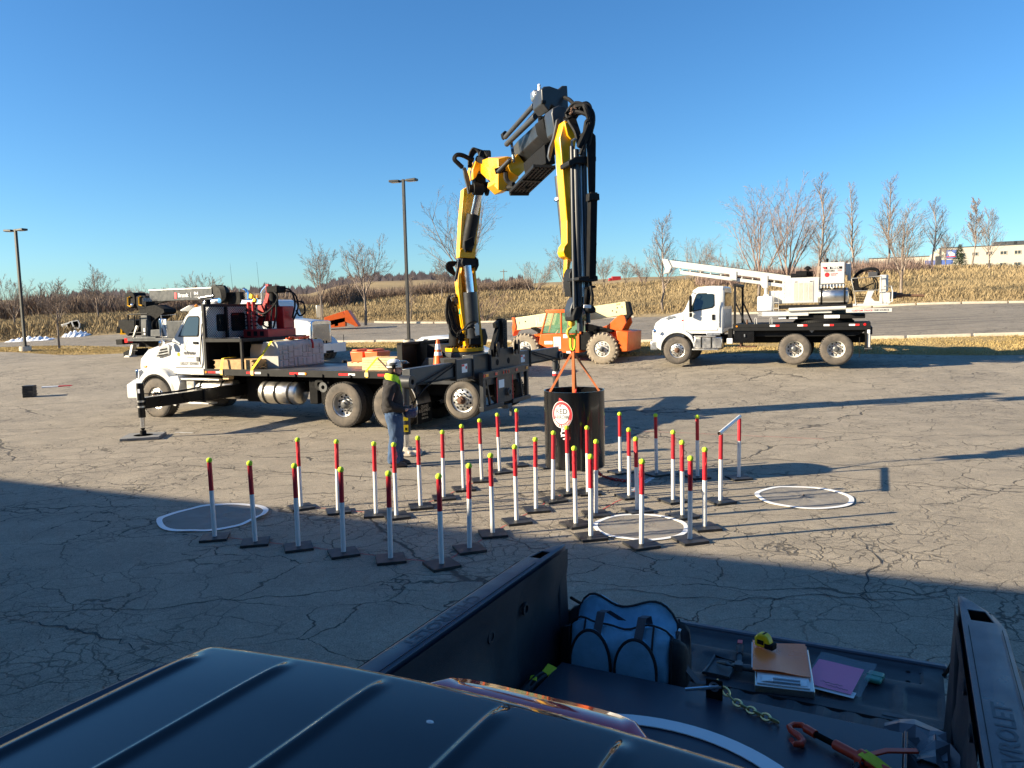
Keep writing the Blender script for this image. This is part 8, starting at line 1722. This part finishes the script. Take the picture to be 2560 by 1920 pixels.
# ================================================================== pickup in the foreground
PF = Frame((0, 0, 0), -27.5)
pk = thing('pickup_truck', 'dark pickup truck with tailgate down, seen over its cab roof', 'pickup', (0, 0, 0), -27.5)
t = NT('roof_paint'); t.set(Base_Color=(.004, .005, .008, 1), Metallic=.0, Roughness=.30, Coat_Weight=1, Coat_Roughness=.02); t.p.inputs['Specular IOR Level'].default_value = .04; t.bump(t.noise(900, 1), .015, .0005); _M['roof_paint'] = t.m
mat('rail_plastic', (.042, .052, .076), .34, 0, .15, 5.0, .25, (.06, .06, .065), bump=.25, bsc=320); mat('rail_emboss_shade', (.018, .022, .034), .4, 0, .1, 6); mat('bed_liner', (.018, .022, .030), .55, 0, .2, 4.0, .35, (.045, .045, .05), bump=.5, bsc=260); mat('board_black', (.020, .026, .042), .34, 0, .15, 2.5, .2, (.035, .04, .05), bump=.12, bsc=300)  # the emboss colour is darker rail plastic, painting the letters' relief shade
LC = -.67     # centre line
# roof skin: crowned sheet with raised ribs
def roofz(u, v):   # u lateral from centre, v along (rear +)
    e = abs(u) / .78; z = 1.938 - .018 * e ** 2 - .05 * max(0, (e - .88) / .12) ** 2
    if v > 1.0: z -= .010 * ((v - 1.0) / .25) ** 2 + .055 * max(0, (v - 1.18) / .075) ** 2
    rib = 0
    for c in (-.675, -.462, -.225, .035, .27, .49):
        endv = 1.115 - .05 * (abs(c) / .675) ** 2 * 0 + (.0 if c < -.6 else .03); f = 1 / (1 + math.exp((v - endv) / .010)) if v > .5 else 1.0
        d = (u - c); s1 = 1 / (1 + math.exp(-(d + .012) / .0024)); s2 = 1 / (1 + math.exp((d - .009) / .0055)); rib += .0095 * s1 * s2 * f
    return z + rib
us = sorted(set([round(x, 4) for x in np.linspace(-.78, .78, 60)] + [round(c + d, 4) for c in (-.675, -.462, -.225, .035, .27, .49) for d in np.linspace(-.055, .06, 26)]))
vs_ = list(np.linspace(-.9, .8, 18)) + list(np.linspace(.84, 1.26, 52))
rows = [[(LC + u, v - .05 * max(0, (abs(u) / .78)) ** 2 * max(0, min(1, (v - .6) / .6)), roofz(u, v)) for u in us] for v in vs_]
rf = MB().grid(rows).build('roof', M('roof_paint'), pk, 0, True, 85)
for s in (-1, 1):
    m = MB(); pts = [(LC + s * .795, v, 1.868 - (.02 * max(0, v - 1.0) / .2)) for v in np.linspace(-.9, 1.06, 12)] + [(LC + s * .79, 1.12, 1.855), (LC + s * .78, 1.17, 1.83), (LC + s * .765, 1.205, 1.77)]; m.tube(pts, .022, 8); m.build('roof_rail', M('rail_plastic'), pk)
    m = MB(); m.grid([[(LC + s * .79, v, 1.868) for v in np.linspace(-.9, 1.18, 8)], [(LC + s * .90, v, 1.42) for v in np.linspace(-1.1, 1.22, 8)]]); m.build('side_glass', M('dark_glass'), pk)
# cab back wall, rear window, high brake lamp
m = MB(); m.grid([[(LC + x, 1.262 + .004, 1.815 - .05 * (abs(x) / .78) ** 2) for x in np.linspace(-.76, .76, 9)], [(LC + x, 1.31, 1.40) for x in np.linspace(-.84, .84, 9)], [(LC + x, 1.31, .55) for x in np.linspace(-.9, .9, 9)]]); m.build('cab_back', M('roof_paint'), pk)
m = MB(); m.add([(LC - .62, 1.322, 1.42), (LC + .62, 1.322, 1.42), (LC + .58, 1.282, 1.74), (LC - .58, 1.282, 1.74)], [(0, 1, 2, 3)]); m.build('rear_window', M('dark_glass'), pk)
t = NT('brake_lens'); t.set(Base_Color=(.55, .008, .03, 1), Roughness=.08, Coat_Weight=1.0, Coat_Roughness=.03); t.p.inputs['Specular IOR Level'].default_value = .8; _M['brake_lens'] = t.m
secs = []
for i in range(15):
    x = -.24 + .48 * i / 14; k = max(.02, 1 - (abs(x) / .24) ** 6); yy = 1.295 + .062 * k ** .5; secs.append([(LC + x + .02, 1.24, 1.862), (LC + x + .02, 1.27, 1.872 + .004 * k), (LC + x + .02, yy - .02, 1.872 + .003 * k), (LC + x + .02, yy, 1.858), (LC + x + .02, yy - .004, 1.838), (LC + x + .02, 1.24, 1.825)])
m = MB(); m.loft(secs); m.build('brake_lamp', M('brake_lens'), pk, .004, True, 50)
_d = PF.loc(onz(900 + 500 / 2.861, 1340 + 1320 / 2.861, 1.94)); MB().sphere((_d[0], _d[1], 1.937), .006, 8, 6, (1.3, .9, .5)).build('paint_chip', M('clean_white'), rf)
# body below (hood, cab sides) so that it stands as a truck from a step aside
m = MB()
def bsec(v, hw, z0, z1, in_=.06): return [(LC - hw, v, z0), (LC - hw, v, z1 - .12), (LC - hw + in_, v, z1), (LC + hw - in_, v, z1), (LC + hw, v, z1 - .12), (LC + hw, v, z0)]
m.loft([bsec(v, hw, .45, z1) for v, hw, z1 in ((-3.05, .80, 1.15), (-2.9, .95, 1.26), (-2.4, 1.0, 1.34), (-1.5, 1.01, 1.40), (-1.2, 1.0, 1.42))][::-1]); m.build('hood', M('roof_paint'), pk, .03)
m = MB(); m.loft([bsec(v, 1.0, .45, 1.42, .03) for v in (-1.2, 1.3)][::-1]); m.build('cab_body', M('roof_paint'), pk, .02)
m = MB(); m.grid([[(LC + x, -1.35, 1.42) for x in (-.85, .85)], [(LC + x, -.9, 1.86) for x in (-.76, .76)]]); m.build('windscreen', M('dark_glass'), pk)
# bed: floor, ribbed sides, rails with the stake pockets
FZ = .86
m = MB(); n = 29; rows = [[(-1.56 + 1.78 * i / (n * 2), v, FZ + (.012 if i % 4 < 2 else 0)) for i in range(n * 2 + 1)] for v in (1.33, 3.50)]; m.grid(rows); m.build('bed_floor', M('bed_liner'), pk, 0, True, 20)
def sidewall(s):
    xi = -1.52 if s < 0 else .18; m = MB(); rows = []
    for j, (z, off) in enumerate(((FZ, .015), (FZ + .10, .0), (FZ + .18, .012), (FZ + .36, .018), (FZ + .50, .0), (FZ + .58, -.012))):
        row = []
        for i in range(45):
            v = 1.33 + (3.49 - 1.33) * i / 44; w = .028 * (.5 + .5 * math.tanh(6 * math.sin((v - 1.33) * 11.5))) if (v > 2.95 or v < 1.75) and .05 < z - FZ < .52 else .012 * (z - FZ > .15)
            hub = -.16 * max(0, 1 - ((v - 2.25) / .48) ** 2) ** .5 * (1 if z < FZ + .12 else (.6 if z < FZ + .2 else 0)) if abs(v - 2.25) < .48 else 0
            row.append((xi + s * (off + w) + s * hub, v, z))
        rows.append(row)
    m.grid(rows if s < 0 else rows[::-1]); return m.build('bed_side', M('bed_liner'), pk, 0, True, 60)
for s in (-1, 1):
    sidewall(s)
    # rail cap: outline in plan with rounded outer rear corner and a stake-pocket opening
    x_in, x_out = (-1.545, -1.655) if s < 0 else (.195, .335); zc = 1.45; m = MB()
    def RX(f): return x_in + (x_out - x_in) * f
    ys = [1.33, 1.8, 2.4, 2.9, 3.2, 3.24, 3.265, 3.375, 3.40, 3.46, 3.52]
    wid = lambda v: 1.0 if v < 3.18 else max(.10, 1 - ((v - 3.18) / .36) ** 2.4)
    fs_ = [0, .22, .78, 1.0]; vsx = []; 
    for v in ys:
        for f in fs_: ff = f * wid(v); vsx.append((RX(ff), v, zc - .010 * (f in (1.0,)) - (.006 if f == 0 else 0)))
    F_ = []
    for j in range(len(ys) - 1):
        for i in range(3):
            if i == 1 and ys[j] >= 3.265 and ys[j + 1] <= 3.375: continue
            q = (j * 4 + i, j * 4 + i + 1, (j + 1) * 4 + i + 1, (j + 1) * 4 + i); F_.append(q if s > 0 else q[::-1])
    b = len(vsx); drop = [(RX(0) , v, zc - .075) for v in ys]; drop2 = [(RX(wid(v)) , v, zc - .10) for v in ys]; vsx += drop + drop2
    for j in range(len(ys) - 1):
        q = (j * 4, (j + 1) * 4, b + j + 1, b + j); F_.append(q if s > 0 else q[::-1]); e = b + len(ys); q = (j * 4 + 3, e + j, e + j + 1, (j + 1) * 4 + 3); F_.append(q if s > 0 else q[::-1])
    m.add(vsx, F_); rl = m.build('bed_rail', M('rail_plastic'), pk, 0, True, 30); sfm = rl.modifiers.new('sol', 'SOLIDIFY'); sfm.thickness = .006; sfm.offset = -1; bv_ = rl.modifiers.new('bev', 'BEVEL'); bv_.width = .004; bv_.segments = 2; bv_.limit_method = 'ANGLE'
    y0, y1 = 3.265, 3.375; xa, xb = sorted((RX(.22 * wid(3.3)), RX(.78 * wid(3.3)))); MB().add([(xa, y0, zc - .004), (xb, y0, zc - .004), (xb, y1, zc - .004), (xa, y1, zc - .004), (xa, y0, zc - .12), (xb, y0, zc - .12), (xb, y1, zc - .12), (xa, y1, zc - .12)], [(0, 1, 5, 4), (1, 2, 6, 5), (2, 3, 7, 6), (3, 0, 4, 7), (4, 5, 6, 7)]).build('stake_pocket', M('ink_black'), rl)
    MB().text('CHEVROLET', .075, (RX(.5), 2.45 if s < 0 else 2.34, zc + .001), (0, 1, 0) if s > 0 else (0, -1, 0), (-1, 0, 0) if s > 0 else (1, 0, 0), sx=1.25).build('rail_lettering', M('rail_emboss_shade'), rl)
    for f in (.12, .88): MB().box(min(RX(f), RX(f + .012)), max(RX(f), RX(f + .012)), 1.4, 3.2, zc - .001, zc + .0012).build('rail_groove', M('ink_black'), rl)
    # outer bedside and end post
    xo = x_out + s * .16; m = MB(); m.grid([[(RX(1) - s * .0, v, 1.36) for v in (1.33, 2.4, 3.2)] + [(RX(.45), 3.50, 1.36)], [(xo, v, 1.15) for v in (1.33, 2.4, 3.3)] + [(xo - s * .08, 3.52, 1.15)], [(xo, v, .6) for v in (1.33, 2.4, 3.3)] + [(xo - s * .1, 3.50, .6)]]); m.build('bedside', M('roof_paint'), pk, 0, True, 60)
    xi = -1.53 if s < 0 else .185; m = MB(); m.loft([[(xi, 3.40, z), (xi - s * .035 * (1.45 - z) / .6, 3.47, z), (xi + s * .01, 3.515, z), (xi + s * .09, 3.50, z), (xi + s * .09, 3.40, z)] for z in (FZ - .05, 1.0, 1.2, 1.38)]); m.build('end_post', M('bed_liner'), pk, .01)
    MB().lathe([(.018, 0), (.03, .0), (.03, .012), (.018, .012)], (xi + s * .02, 3.05, 1.28), (-s, 0, 0), 14, True).build('tie_down', M('bed_liner'), pk); MB().lathe([(.018, 0), (.03, .0), (.03, .012), (.018, .012)], (xi + s * .02, 2.72, 1.28), (-s, 0, 0), 14, True).build('tie_down', M('bed_liner'), pk)
for v in (-2.0, 2.25):
    for x, sg in ((LC - 1.0, 1), (LC + 1.0, -1)):
        mm = MB(); mm.lathe([(.22, .0), (.40, .02), (.40, .25), (.22, .27)], (x, v, .40), (sg, 0, 0), 28, True); w_ = mm.build('wheel', M('tread'), pk, 0, True, 50); MB().lathe([(.22, .04), (.08, .06), (.0, .05)], (x, v, .40), (sg, 0, 0), 18).build('rim', M('rim_aluminium'), w_)
# tailgate, lying open
tg = MB(); tx0, tx1 = -1.50, .175
def tgz(u, v):
    z = FZ; a = (u - tx0) / (tx1 - tx0); b = (v - 3.53) / .62
    if .64 < b < .93 and .05 < a < .95: z -= .014 * min(1, min((b - .64), (.93 - b), (a - .05) * 3, (.95 - a) * 3) / .03)
    if .12 < b < .55:
        k = (a * 9) % 1
        if .12 < k < .88: z -= .012 * min(1, min(k - .12, .88 - k) / .06) * min(1, min(b - .12, .55 - b) / .06)
    return z
rows = [[(tx0 + (tx1 - tx0) * i / 100, 3.53 + .62 * j / 34, tgz(tx0 + (tx1 - tx0) * i / 100, 3.53 + .62 * j / 34)) for i in range(101)] for j in range(35)]
tg.sheet(rows, .05); tgo = tg.build('tailgate', M('bed_liner'), pk, 0, True, 35)
MB().box(tx0 - .02, tx1 + .02, 4.14, 4.185, FZ - .05, FZ + .012).build('tailgate_cap', M('rail_plastic'), tgo, .01)
for x in (tx1 - .12, tx1 - .06):
    for v in (3.96, 4.07): MB().lathe([(.0, 0), (.012, 0), (.0, .006)], (x - .03, v, FZ - .012), (0, 0, 1), 8).build('bolt', M('dark_frame'), tgo)
for x in (tx0 - .0, tx1 + .0): MB().tube([(x, 4.05, FZ + .01), (x + (.02 if x < -1 else -.0), 3.75, FZ + .16), (x + (-.01 if x < -1 else .01), 3.50, 1.18)], .008, 6).build('tailgate_cable', M('ink_black'), pk)
MB().obox((tx1 - .20, 3.57, FZ + .001), (.10, .03, .002)).build('lever_label', M('ink_grey'), tgo)

def pw(x, y, z): return tuple(PF.w(x, y, z))
def pthing(name, label, cat, x, y, z, rot=0): return thing(name, label, cat, pw(x, y, z), -27.5 + rot)
# black board lying over the bed with a flanged edge
bdz = 1.0; bo3 = pthing('black_board', 'large flat black panel lying over the pickup bed', 'panel', 0, 0, 0)
m = MB(); m.sheet([[(-1.42, 1.45, bdz), (-.7, 1.45, bdz), (.01, 1.45, bdz)], [(-1.42, 3.17, bdz), (-.7, 3.17, bdz), (.01, 3.17, bdz)]], .016); m.build('sheet', M('board_black'), bo3, .004)
MB().box(.012, .024, 1.45, 3.18, bdz - .13, bdz + .004).build('edge_flange', M('board_black'), bo3, .003); MB().box(-1.42, .01, 3.15, 3.165, FZ + .014, bdz - .017).build('edge_stiffener', M('board_black'), bo3)
m = MB(); m.box(-1.40, 0, 1.46, 1.48, FZ + .014, bdz - .017); m.build('edge_stiffener', M('board_black'), bo3)
br_ = MB(); br_.loft([[(-.735, 3.12, bdz), (-.665, 3.12, bdz), (-.665, 3.127, bdz), (-.735, 3.127, bdz)], [(-.735, 3.12, bdz + .085), (-.665, 3.12, bdz + .085), (-.665, 3.127, bdz + .085), (-.735, 3.127, bdz + .085)]]); bk = br_.build('anchor_bracket', M('ink_black'), bo3, .003)
MB().lathe([(.012, -.002), (.022, -.002), (.022, .01), (.012, .01)], (-.70, 3.121, bdz + .055), (0, 1, 0), 14, True).build('bracket_eye', M('zinc'), bk)
# white ring panel lying on it
wr = pthing('white_ring', 'flat white ring lying on the black panel beside the cab', 'ring', -.785, 2.17, bdz + .003)
m = MB(); rows = [[(r * math.cos(2 * math.pi * i / 72), r * math.sin(2 * math.pi * i / 72), .004) for i in range(73)] for r in (.63, .70)]; m.sheet(rows, .004); m.build('band', M('clean_white'), wr)
# chain on the bracket
ch = pthing('chain', 'short gold-coloured chain with a pin running from the black bracket', 'chain', -.70, 3.13, bdz)
chain_links(ch, spline([(.01, .02, .07), (.05, .0, .035), (.10, -.03, .016), (.20, -.08, .014), (.30, -.12, .014)], 5), .034, .0048, .0125, 'gold_zinc')
MB().cyl((.03, -.005, .06), (-.115, -.035, .03), .008, None, 8).build('locking_pin', M('chrome'), ch)
# red ratchet load binder
mat('binder_red', (.55, .045, .012), .38, 0, .08, 9, .15, (.2, .05, .03))
lb = pthing('load_binder', 'red ratchet load binder with a grab hook lying on the black panel', 'binder', -.36, 2.96, bdz)
m = MB(); d = Vector((.24, -.105, 0)).normalized(); P0 = Vector((0, 0, .022))
m.tube([tuple(Vector((-.005, -.055, .018))), (.012, -.078, .018), (.034, -.070, .018), (.036, -.045, .018), (.018, -.018, .02), (-.012, .004, .022), (-.022, .028, .022), (-.008, .052, .022), (.02, .058, .024), (.04, .038, .024)], [.010, .012, .013, .0135, .013, .012, .0115, .0115, .0115, .011], 9); m.build('grab_hook', M('binder_red'), lb)
m = MB(); m.cyl((.035, .04, .024), (.075, .012, .024), .016, None, 12); m.build('hook_collar', M('binder_red'), lb)
a0 = Vector((.07, .015, .024)); dd = Vector((.86, -.51, 0)); m = MB()
m.cyl(tuple(a0), tuple(a0 + dd * .085), .0095, None, 10)
for k in range(16): q = a0 + dd * (.006 + k * .005); m.lathe([(.0095, -.0012), (.0118, 0), (.0095, .0012)], tuple(q), tuple(dd), 10)
m.build('screw', M('ink_black'), lb)
m = MB(); m.cyl(tuple(a0 + dd * .085), tuple(a0 + dd * .33), .0185, None, 14); bb = m.build('barrel', M('binder_red'), lb, .003)
m = MB(); m.lathe([(.019, -.015), (.032, -.013), (.032, .013), (.019, .015)], tuple(a0 + dd * .20), tuple(dd), 16, True); m.build('ratchet_ring', M('binder_red'), bb)
c_ = a0 + dd * .20; m = MB(); m.sheet([[tuple(c_ + Vector((.0, .012, .015))), tuple(c_ + Vector((.07, .048, .035))), tuple(c_ + Vector((.17, .075, .045)))], [tuple(c_ + Vector((.015, -.012, .02))), tuple(c_ + Vector((.08, .020, .038))), tuple(c_ + Vector((.178, .050, .045)))]], .008); m.build('lever', M('binder_red'), lb, .002)
# yellow strap end
ys_ = pthing('ratchet_strap', 'bright yellow webbing strap with chrome fittings beside the load binder', 'strap', -.12, 2.83, bdz)
mat('webbing_lime', (.62, .62, .02), .7, 0, .1, 60); m = MB(); pts = [(0, .035, .055), (.04, .01, .05), (.08, -.01, .035), (.12, -.02, .03), (.17, -.012, .022)]; m.sheet([[(x - .012, y - .022, z) for x, y, z in pts], [(x + .012, y + .022, z) for x, y, z in pts]], .004); m.build('webbing', M('webbing_lime'), ys_)
for x, y in ((-.02, .02), (.035, .045), (.0, -.04)): MB().cyl((x, y, .0), (x + .02, y + .004, .03), .012, None, 8).build('fitting', M('chrome'), ys_)
# duffel bag
mat('bag_blue', (.20, .45, .62), .8, 0, .18, 9.0, .25, (.12, .30, .45), bump=.35, bsc=200); mat('bag_black', (.012, .012, .015), .7, 0, .15, 20.0, bump=.2, bsc=200); mat('bag_strap', (.10, .10, .115), .8, 0, .1, 60)
bg_ = pthing('duffel_bag', 'blue duffel bag with black piping, slumped open on the tailgate', 'bag', -1.21, 3.46, FZ, 4)
BL, BW = .50, .29; secs = []; lid = []
for i in range(19):
    f = i / 18; x = -BL / 2 + BL * f; ed = abs(2 * f - 1); wv = BW / 2 * (1 - .22 * ed ** 4); n1 = math.sin(f * 19) * .006; n2 = math.sin(f * 11 + 1) * .007
    hf = (.305 - .045 * math.sin(math.pi * f) ** 2 + .012 * f + n1) * (1 - .22 * ed ** 6); hb = (.365 - .042 * math.sin(math.pi * f) ** 2 + .014 * math.sin(f * 9 + .5) + n2) * (1 - .26 * ed ** 5)
    secs.append([(x, -wv, 0), (x, -wv * 1.05 + n1, .08), (x, -wv * 1.04 + n2, .17), (x, -wv * .92 + n1, .24), (x, -wv * .70, hf), (x, -wv * .55, hf - .012), (x, -wv * .40, hf - .05), (x, wv * .05, hf - .055), (x, wv * .25, hb - .05), (x, wv * .40, hb), (x, wv * .62, hb + .006), (x, wv * .86, hb - .05), (x, wv, .16), (x, wv, 0)])
m = MB(); m.loft(secs[::-1]); bb = m.build('bag_body', M('bag_blue'), bg_, 0, True, 70); folds(bb, .018, .06, 2)
for s in (-1, 1):
    q_ = secs[0 if s < 0 else -1]; m = MB(); L_ = [[(s * (BL / 2 + dx), q[1] * k + .01 * (1 - k), q[2] * (.5 + .5 * k)) for q in q_] for dx, k in ((0, 1.01), (.03, .95), (.055, .78), (.062, .5))]; m.loft(L_ if s > 0 else L_[::-1]); m.build('end_panel', M('bag_black'), bb, 0, True, 60)
for k in (0, -1): MB().tube([(q[0], q[1] * 1.02, q[2] * 1.01 + .002) for q in secs[k]], .006, 6).build('piping', M('bag_black'), bb)
for k, r_ in ((4, .005), (9, .006)): MB().tube([(q[k][0], q[k][1], q[k][2] + .004) for q in secs], r_, 6).build('zip_edge', M('bag_black'), bb)
for s_ in (3, 15): MB().tube([tuple(Vector(q) * 1.0 + Vector((0, -.004, .003))) for q in secs[s_][:5]], .005, 5).build('piping', M('bag_black'), bb)
for cx_, zt in ((-.125, .262), (.095, .248)):
    yf = -BW / 2 * 1.05; pts = [(cx_ + .098, yf - .004, .0), (cx_ + .098, yf - .008, .10)] + [(cx_ + .098 * math.cos(R(a)), yf - .010 + .012 * math.sin(R(a)), .10 + (zt - .10) * math.sin(R(a))) for a in range(10, 171, 10)] + [(cx_ - .098, yf - .008, .10), (cx_ - .098, yf - .004, .0)]
    n = len(pts); m = MB(); c_ = (cx_, yf - .034, .09); m.add([(p[0], p[1] - .012, p[2]) for p in pts] + [(p[0], p[1] + .03, p[2]) for p in pts] + [c_], [(i, i + 1, 2 * n) for i in range(n - 1)] + [(n - 1, 0, 2 * n)] + [(i, i + n, (i + 1) % n + n, (i + 1) % n) for i in range(n)]); po = m.build('pocket', M('bag_blue'), bb, 0, True, 60)
    MB().tube([(p[0], p[1] - .008, p[2]) for p in pts], .008, 6).build('pocket_piping', M('bag_black'), po)
for x0, x1 in ((-.10, -.02), (.10, .11)):
    y0 = -BW / 2 * 1.05; P_ = [(x0, y0 - .006, .20), (x0 + .003, y0 + .012, .255), (x0 + .012, y0 + .05, .335), (x0 + .03, y0 + .075, .338), (x1 + .025, y0 + .085, .295)]
    MB().sheet([[(x - .020, y, z) for x, y, z in P_], [(x + .020, y, z + .002) for x, y, z in P_]], .005, (0, -.7, .7)).build('handle', M('bag_strap'), bb)
P_ = [(.265, -.03, .27), (.275, -.05, .20), (.31, -.05, .10), (.36, -.03, .03), (.40, .02, .012), (.42, .08, .012)]; MB().sheet([[(x - .006, y - .018, z) for x, y, z in P_], [(x + .006, y + .018, z) for x, y, z in P_]], .004, (.7, 0, .7)).build('shoulder_strap', M('bag_strap'), bb)
MB().obox((.268, -.035, .25), (.012, .03, .05), (0, 15, 0)).build('buckle', M('zinc'), bb)
MB().tube([(-.255, .04, .22), (-.29, .06, .245), (-.32, .07, .235)], .016, 6).build('end_loop', M('ink_black'), bb)
# grey plastic tray beside the bag
tr = pthing('plastic_tray', 'small grey plastic tray tucked beside the duffel bag', 'tray', -.80, 3.70, FZ); MB().tube([(-.06, -.10, .01), (.06, -.10, .01), (.07, .08, .012), (-.05, .10, .012)], .008, 6, True).build('rim', M('grey_steel'), tr); MB().box(-.055, .055, -.095, .085, .002, .006).build('tray_base', M('ink_grey'), tr)
# hammer
hm = pthing('claw_hammer', 'claw hammer with a dark grip lying on the tailgate', 'hammer', -.735, 3.82, FZ, 8)
mat('grip_dark', (.03, .033, .038), .7, 0, .15, 20); m = MB(); m.tube([(.0, .20, .022), (.0, .10, .024), (.004, .02, .022)], [.016, .019, .015], 10); m.build('grip', M('grip_dark'), hm); m = MB(); m.tube([(.004, .03, .022), (.008, -.10, .024)], [.012, .012], 10); hh_ = m.build('handle_shaft', M('grey_steel'), hm); m = MB(); m.cyl((.008, -.12, .026), (.085, -.125, .026), .016, .018, 12); m.box(-.012, .026, -.14, -.10, .008, .044); m.tube([(-.01, -.118, .03), (-.05, -.112, .03), (-.085, -.095, .024), (-.10, -.075, .014)], [.015, .013, .009, .004], 8); m.build('hammer_head', M('grey_steel'), hm, .002)
MB().box(-.012, .012, .12, .16, .0405, .042).build('grip_mark', M('sticker_red'), hm)
# clipboard box with papers and the orange folder
cbx2 = pthing('clipboard_box', 'aluminium form-holder clipboard under papers and an orange folder', 'clipboard', -.52, 3.80, FZ, 10)
MB().box(-.13, .13, -.25, .20, .0, .035).build('case', M('aluminium'), cbx2, .004); MB().box(-.12, .11, -.235, .20, .036, .040).build('paper', M('clean_white'), cbx2); m = MB(); m.box(-.05, .07, -.225, -.195, .041, .052); m.cyl((-.05, -.20, .052), (.07, -.20, .052), .006, None, 8); m.build('clip', M('zinc'), cbx2, .002)
m = MB(); m.sheet([[(-.10 + .2 * i / 6, -.225 + .03 * j, .046 + .004 * math.sin(i)) for i in range(7)] for j in range(3)], .001); m.build('loose_paper', M('clean_white'), cbx2)
of_ = pthing('orange_folder', 'glossy orange folder lying on the clipboard', 'folder', -.535, 3.85, FZ + .055, 10); mat('folder_orange', (1, .21, .045), .3, 0, .03, 3, coat=.1); m = MB(); m.sheet([[(-.135 + .255 * i / 6, -.19 + .34 * j / 6, .006 * math.sin(i * .8 + j * .5)) for i in range(7)] for j in range(7)], .002); m.build('cover', M('folder_orange'), of_); m = MB(); m.sheet([[(-.128 + .255 * i / 4, -.185 + .34 * j / 4, -.008) for i in range(5)] for j in range(5)], .002); m.build('back_cover', M('folder_orange'), of_); MB().box(-.14, -.10, -.16, .13, -.005, -.003).build('inner_sheet', M('clean_white'), of_)
# tape measure
tm = pthing('tape_measure', 'yellow and black tape measure on the orange folder', 'tape measure', -.625, 3.90, FZ + .062, -20); mat('tape_yellow', (.80, .55, .01), .35, 0, .05, 8); m = MB(); m.prism([(-.042, .0), (.042, .0), (.046, .018), (.028, .060), (.008, .072), (-.022, .070), (-.044, .045)], -.022, .022); tb_ = m.build('case', M('tape_yellow'), tm, .008, seg=3); MB().box(.012, .058, -.024, .024, .0, .030).build('mouth', M('ink_black'), tb_, .005); MB().prism([(-.02, .066), (.006, .074), (.022, .060), (.0, .056)], -.018, .018).build('lock_button', M('ink_black'), tb_, .003); MB().box(-.026, .010, -.0245, -.022, .016, .040).build('belt_clip', M('ink_black'), tb_, .003)
# plastic sleeve with the pink sheet
ps = pthing('plastic_sleeve', 'clear plastic sleeve holding a pink handwritten sheet', 'sleeve', -.265, 3.84, FZ + .006, -8); mat('pink_paper', (1, .18, .36), .7, 0, .05, 4); m = MB(); m.sheet([[(-.13 + .26 * i / 8, -.19 + .38 * j / 8, .017 + .002 * math.sin(i * .9) + .002 * math.sin(j * 1.1)) for i in range(9)] for j in range(9)], .001); m.build('sleeve', M('clear_film'), ps); m = MB(); m.sheet([[(-.125 + .21 * i / 5, -.17 + .29 * j / 5, .009 + .001 * math.sin(i)) for i in range(6)] for j in range(6)], .001); pp_ = m.build('pink_sheet', M('pink_paper'), ps); m = MB(); m.sheet([[(-.12 + .22 * i / 4, -.19 + .06 * j / 2, .003) for i in range(5)] for j in range(3)], .001); m.build('white_sheet', M('clean_white'), ps)
rr = random.Random(8); m = MB()
for row in range(2): m.tube([(-.06 + .012 * k + row * .03, -.115 - row * .025 + rr.uniform(-.006, .006), .0115) for k in range(9)], .0012, 4)
m.build('handwriting', M('ink_black'), pp_)
gc = pthing('green_case', 'small green plastic case at the edge of the clear sleeve', 'case', -.115, 3.89, FZ, -10); mat('case_green', (.03, .20, .15), .4, 0, .1, 9); MB().box(-.035, .035, -.05, .05, .0, .022).build('case_body', M('case_green'), gc, .008, seg=3); MB().box(-.036, .036, -.004, .004, .010, .024).build('case_lid', M('case_green'), gc)
# crumpled grey rags at the right of the bed
rg_ = pthing('crumpled_tarp', 'crumpled grey plastic sheet in the right corner of the bed', 'tarp', .07, 3.22, FZ + .02); mat('grey_film', (.13, .14, .16), .35, 0, .2, 8); 
for k, (x, y, r_, s_) in enumerate(((-.02, .06, 20, .11), (.05, -.02, -25, .10), (.0, -.14, 40, .09), (.06, -.28, 10, .10))):
    m = MB(); rr = random.Random(k); m.sheet([[(x + s_ * (i - 2) / 2, y + s_ * (j - 2) / 2, .04 + rr.uniform(-.03, .04)) for i in range(5)] for j in range(5)], .003); m.build('fold', M('grey_film'), rg_, 0, False)
# lime gloves and black case by the left bed side
gv = pthing('work_gloves', 'black and lime work gloves lying by the left bed side', 'gloves', -1.47, 2.97, FZ + .05); 
for k in range(2):
    m = MB(); m.tube(spline([(-.02, -.12 + .05 * k, .03), (.0, -.04, .06), (.01, .04, .07), (.02, .10, .05)], 3), [.03] * 10, 8); m.build('glove', M('ink_black' if k else 'grip_dark'), gv)
MB().obox((.03, .10, .085), (.05, .07, .02), (10, 15, 0)).build('cuff', M('webbing_lime'), gv, .006); MB().obox((.0, .0, .085), (.035, .05, .02), (0, -10, 20)).build('cuff', M('webbing_lime'), gv, .006)
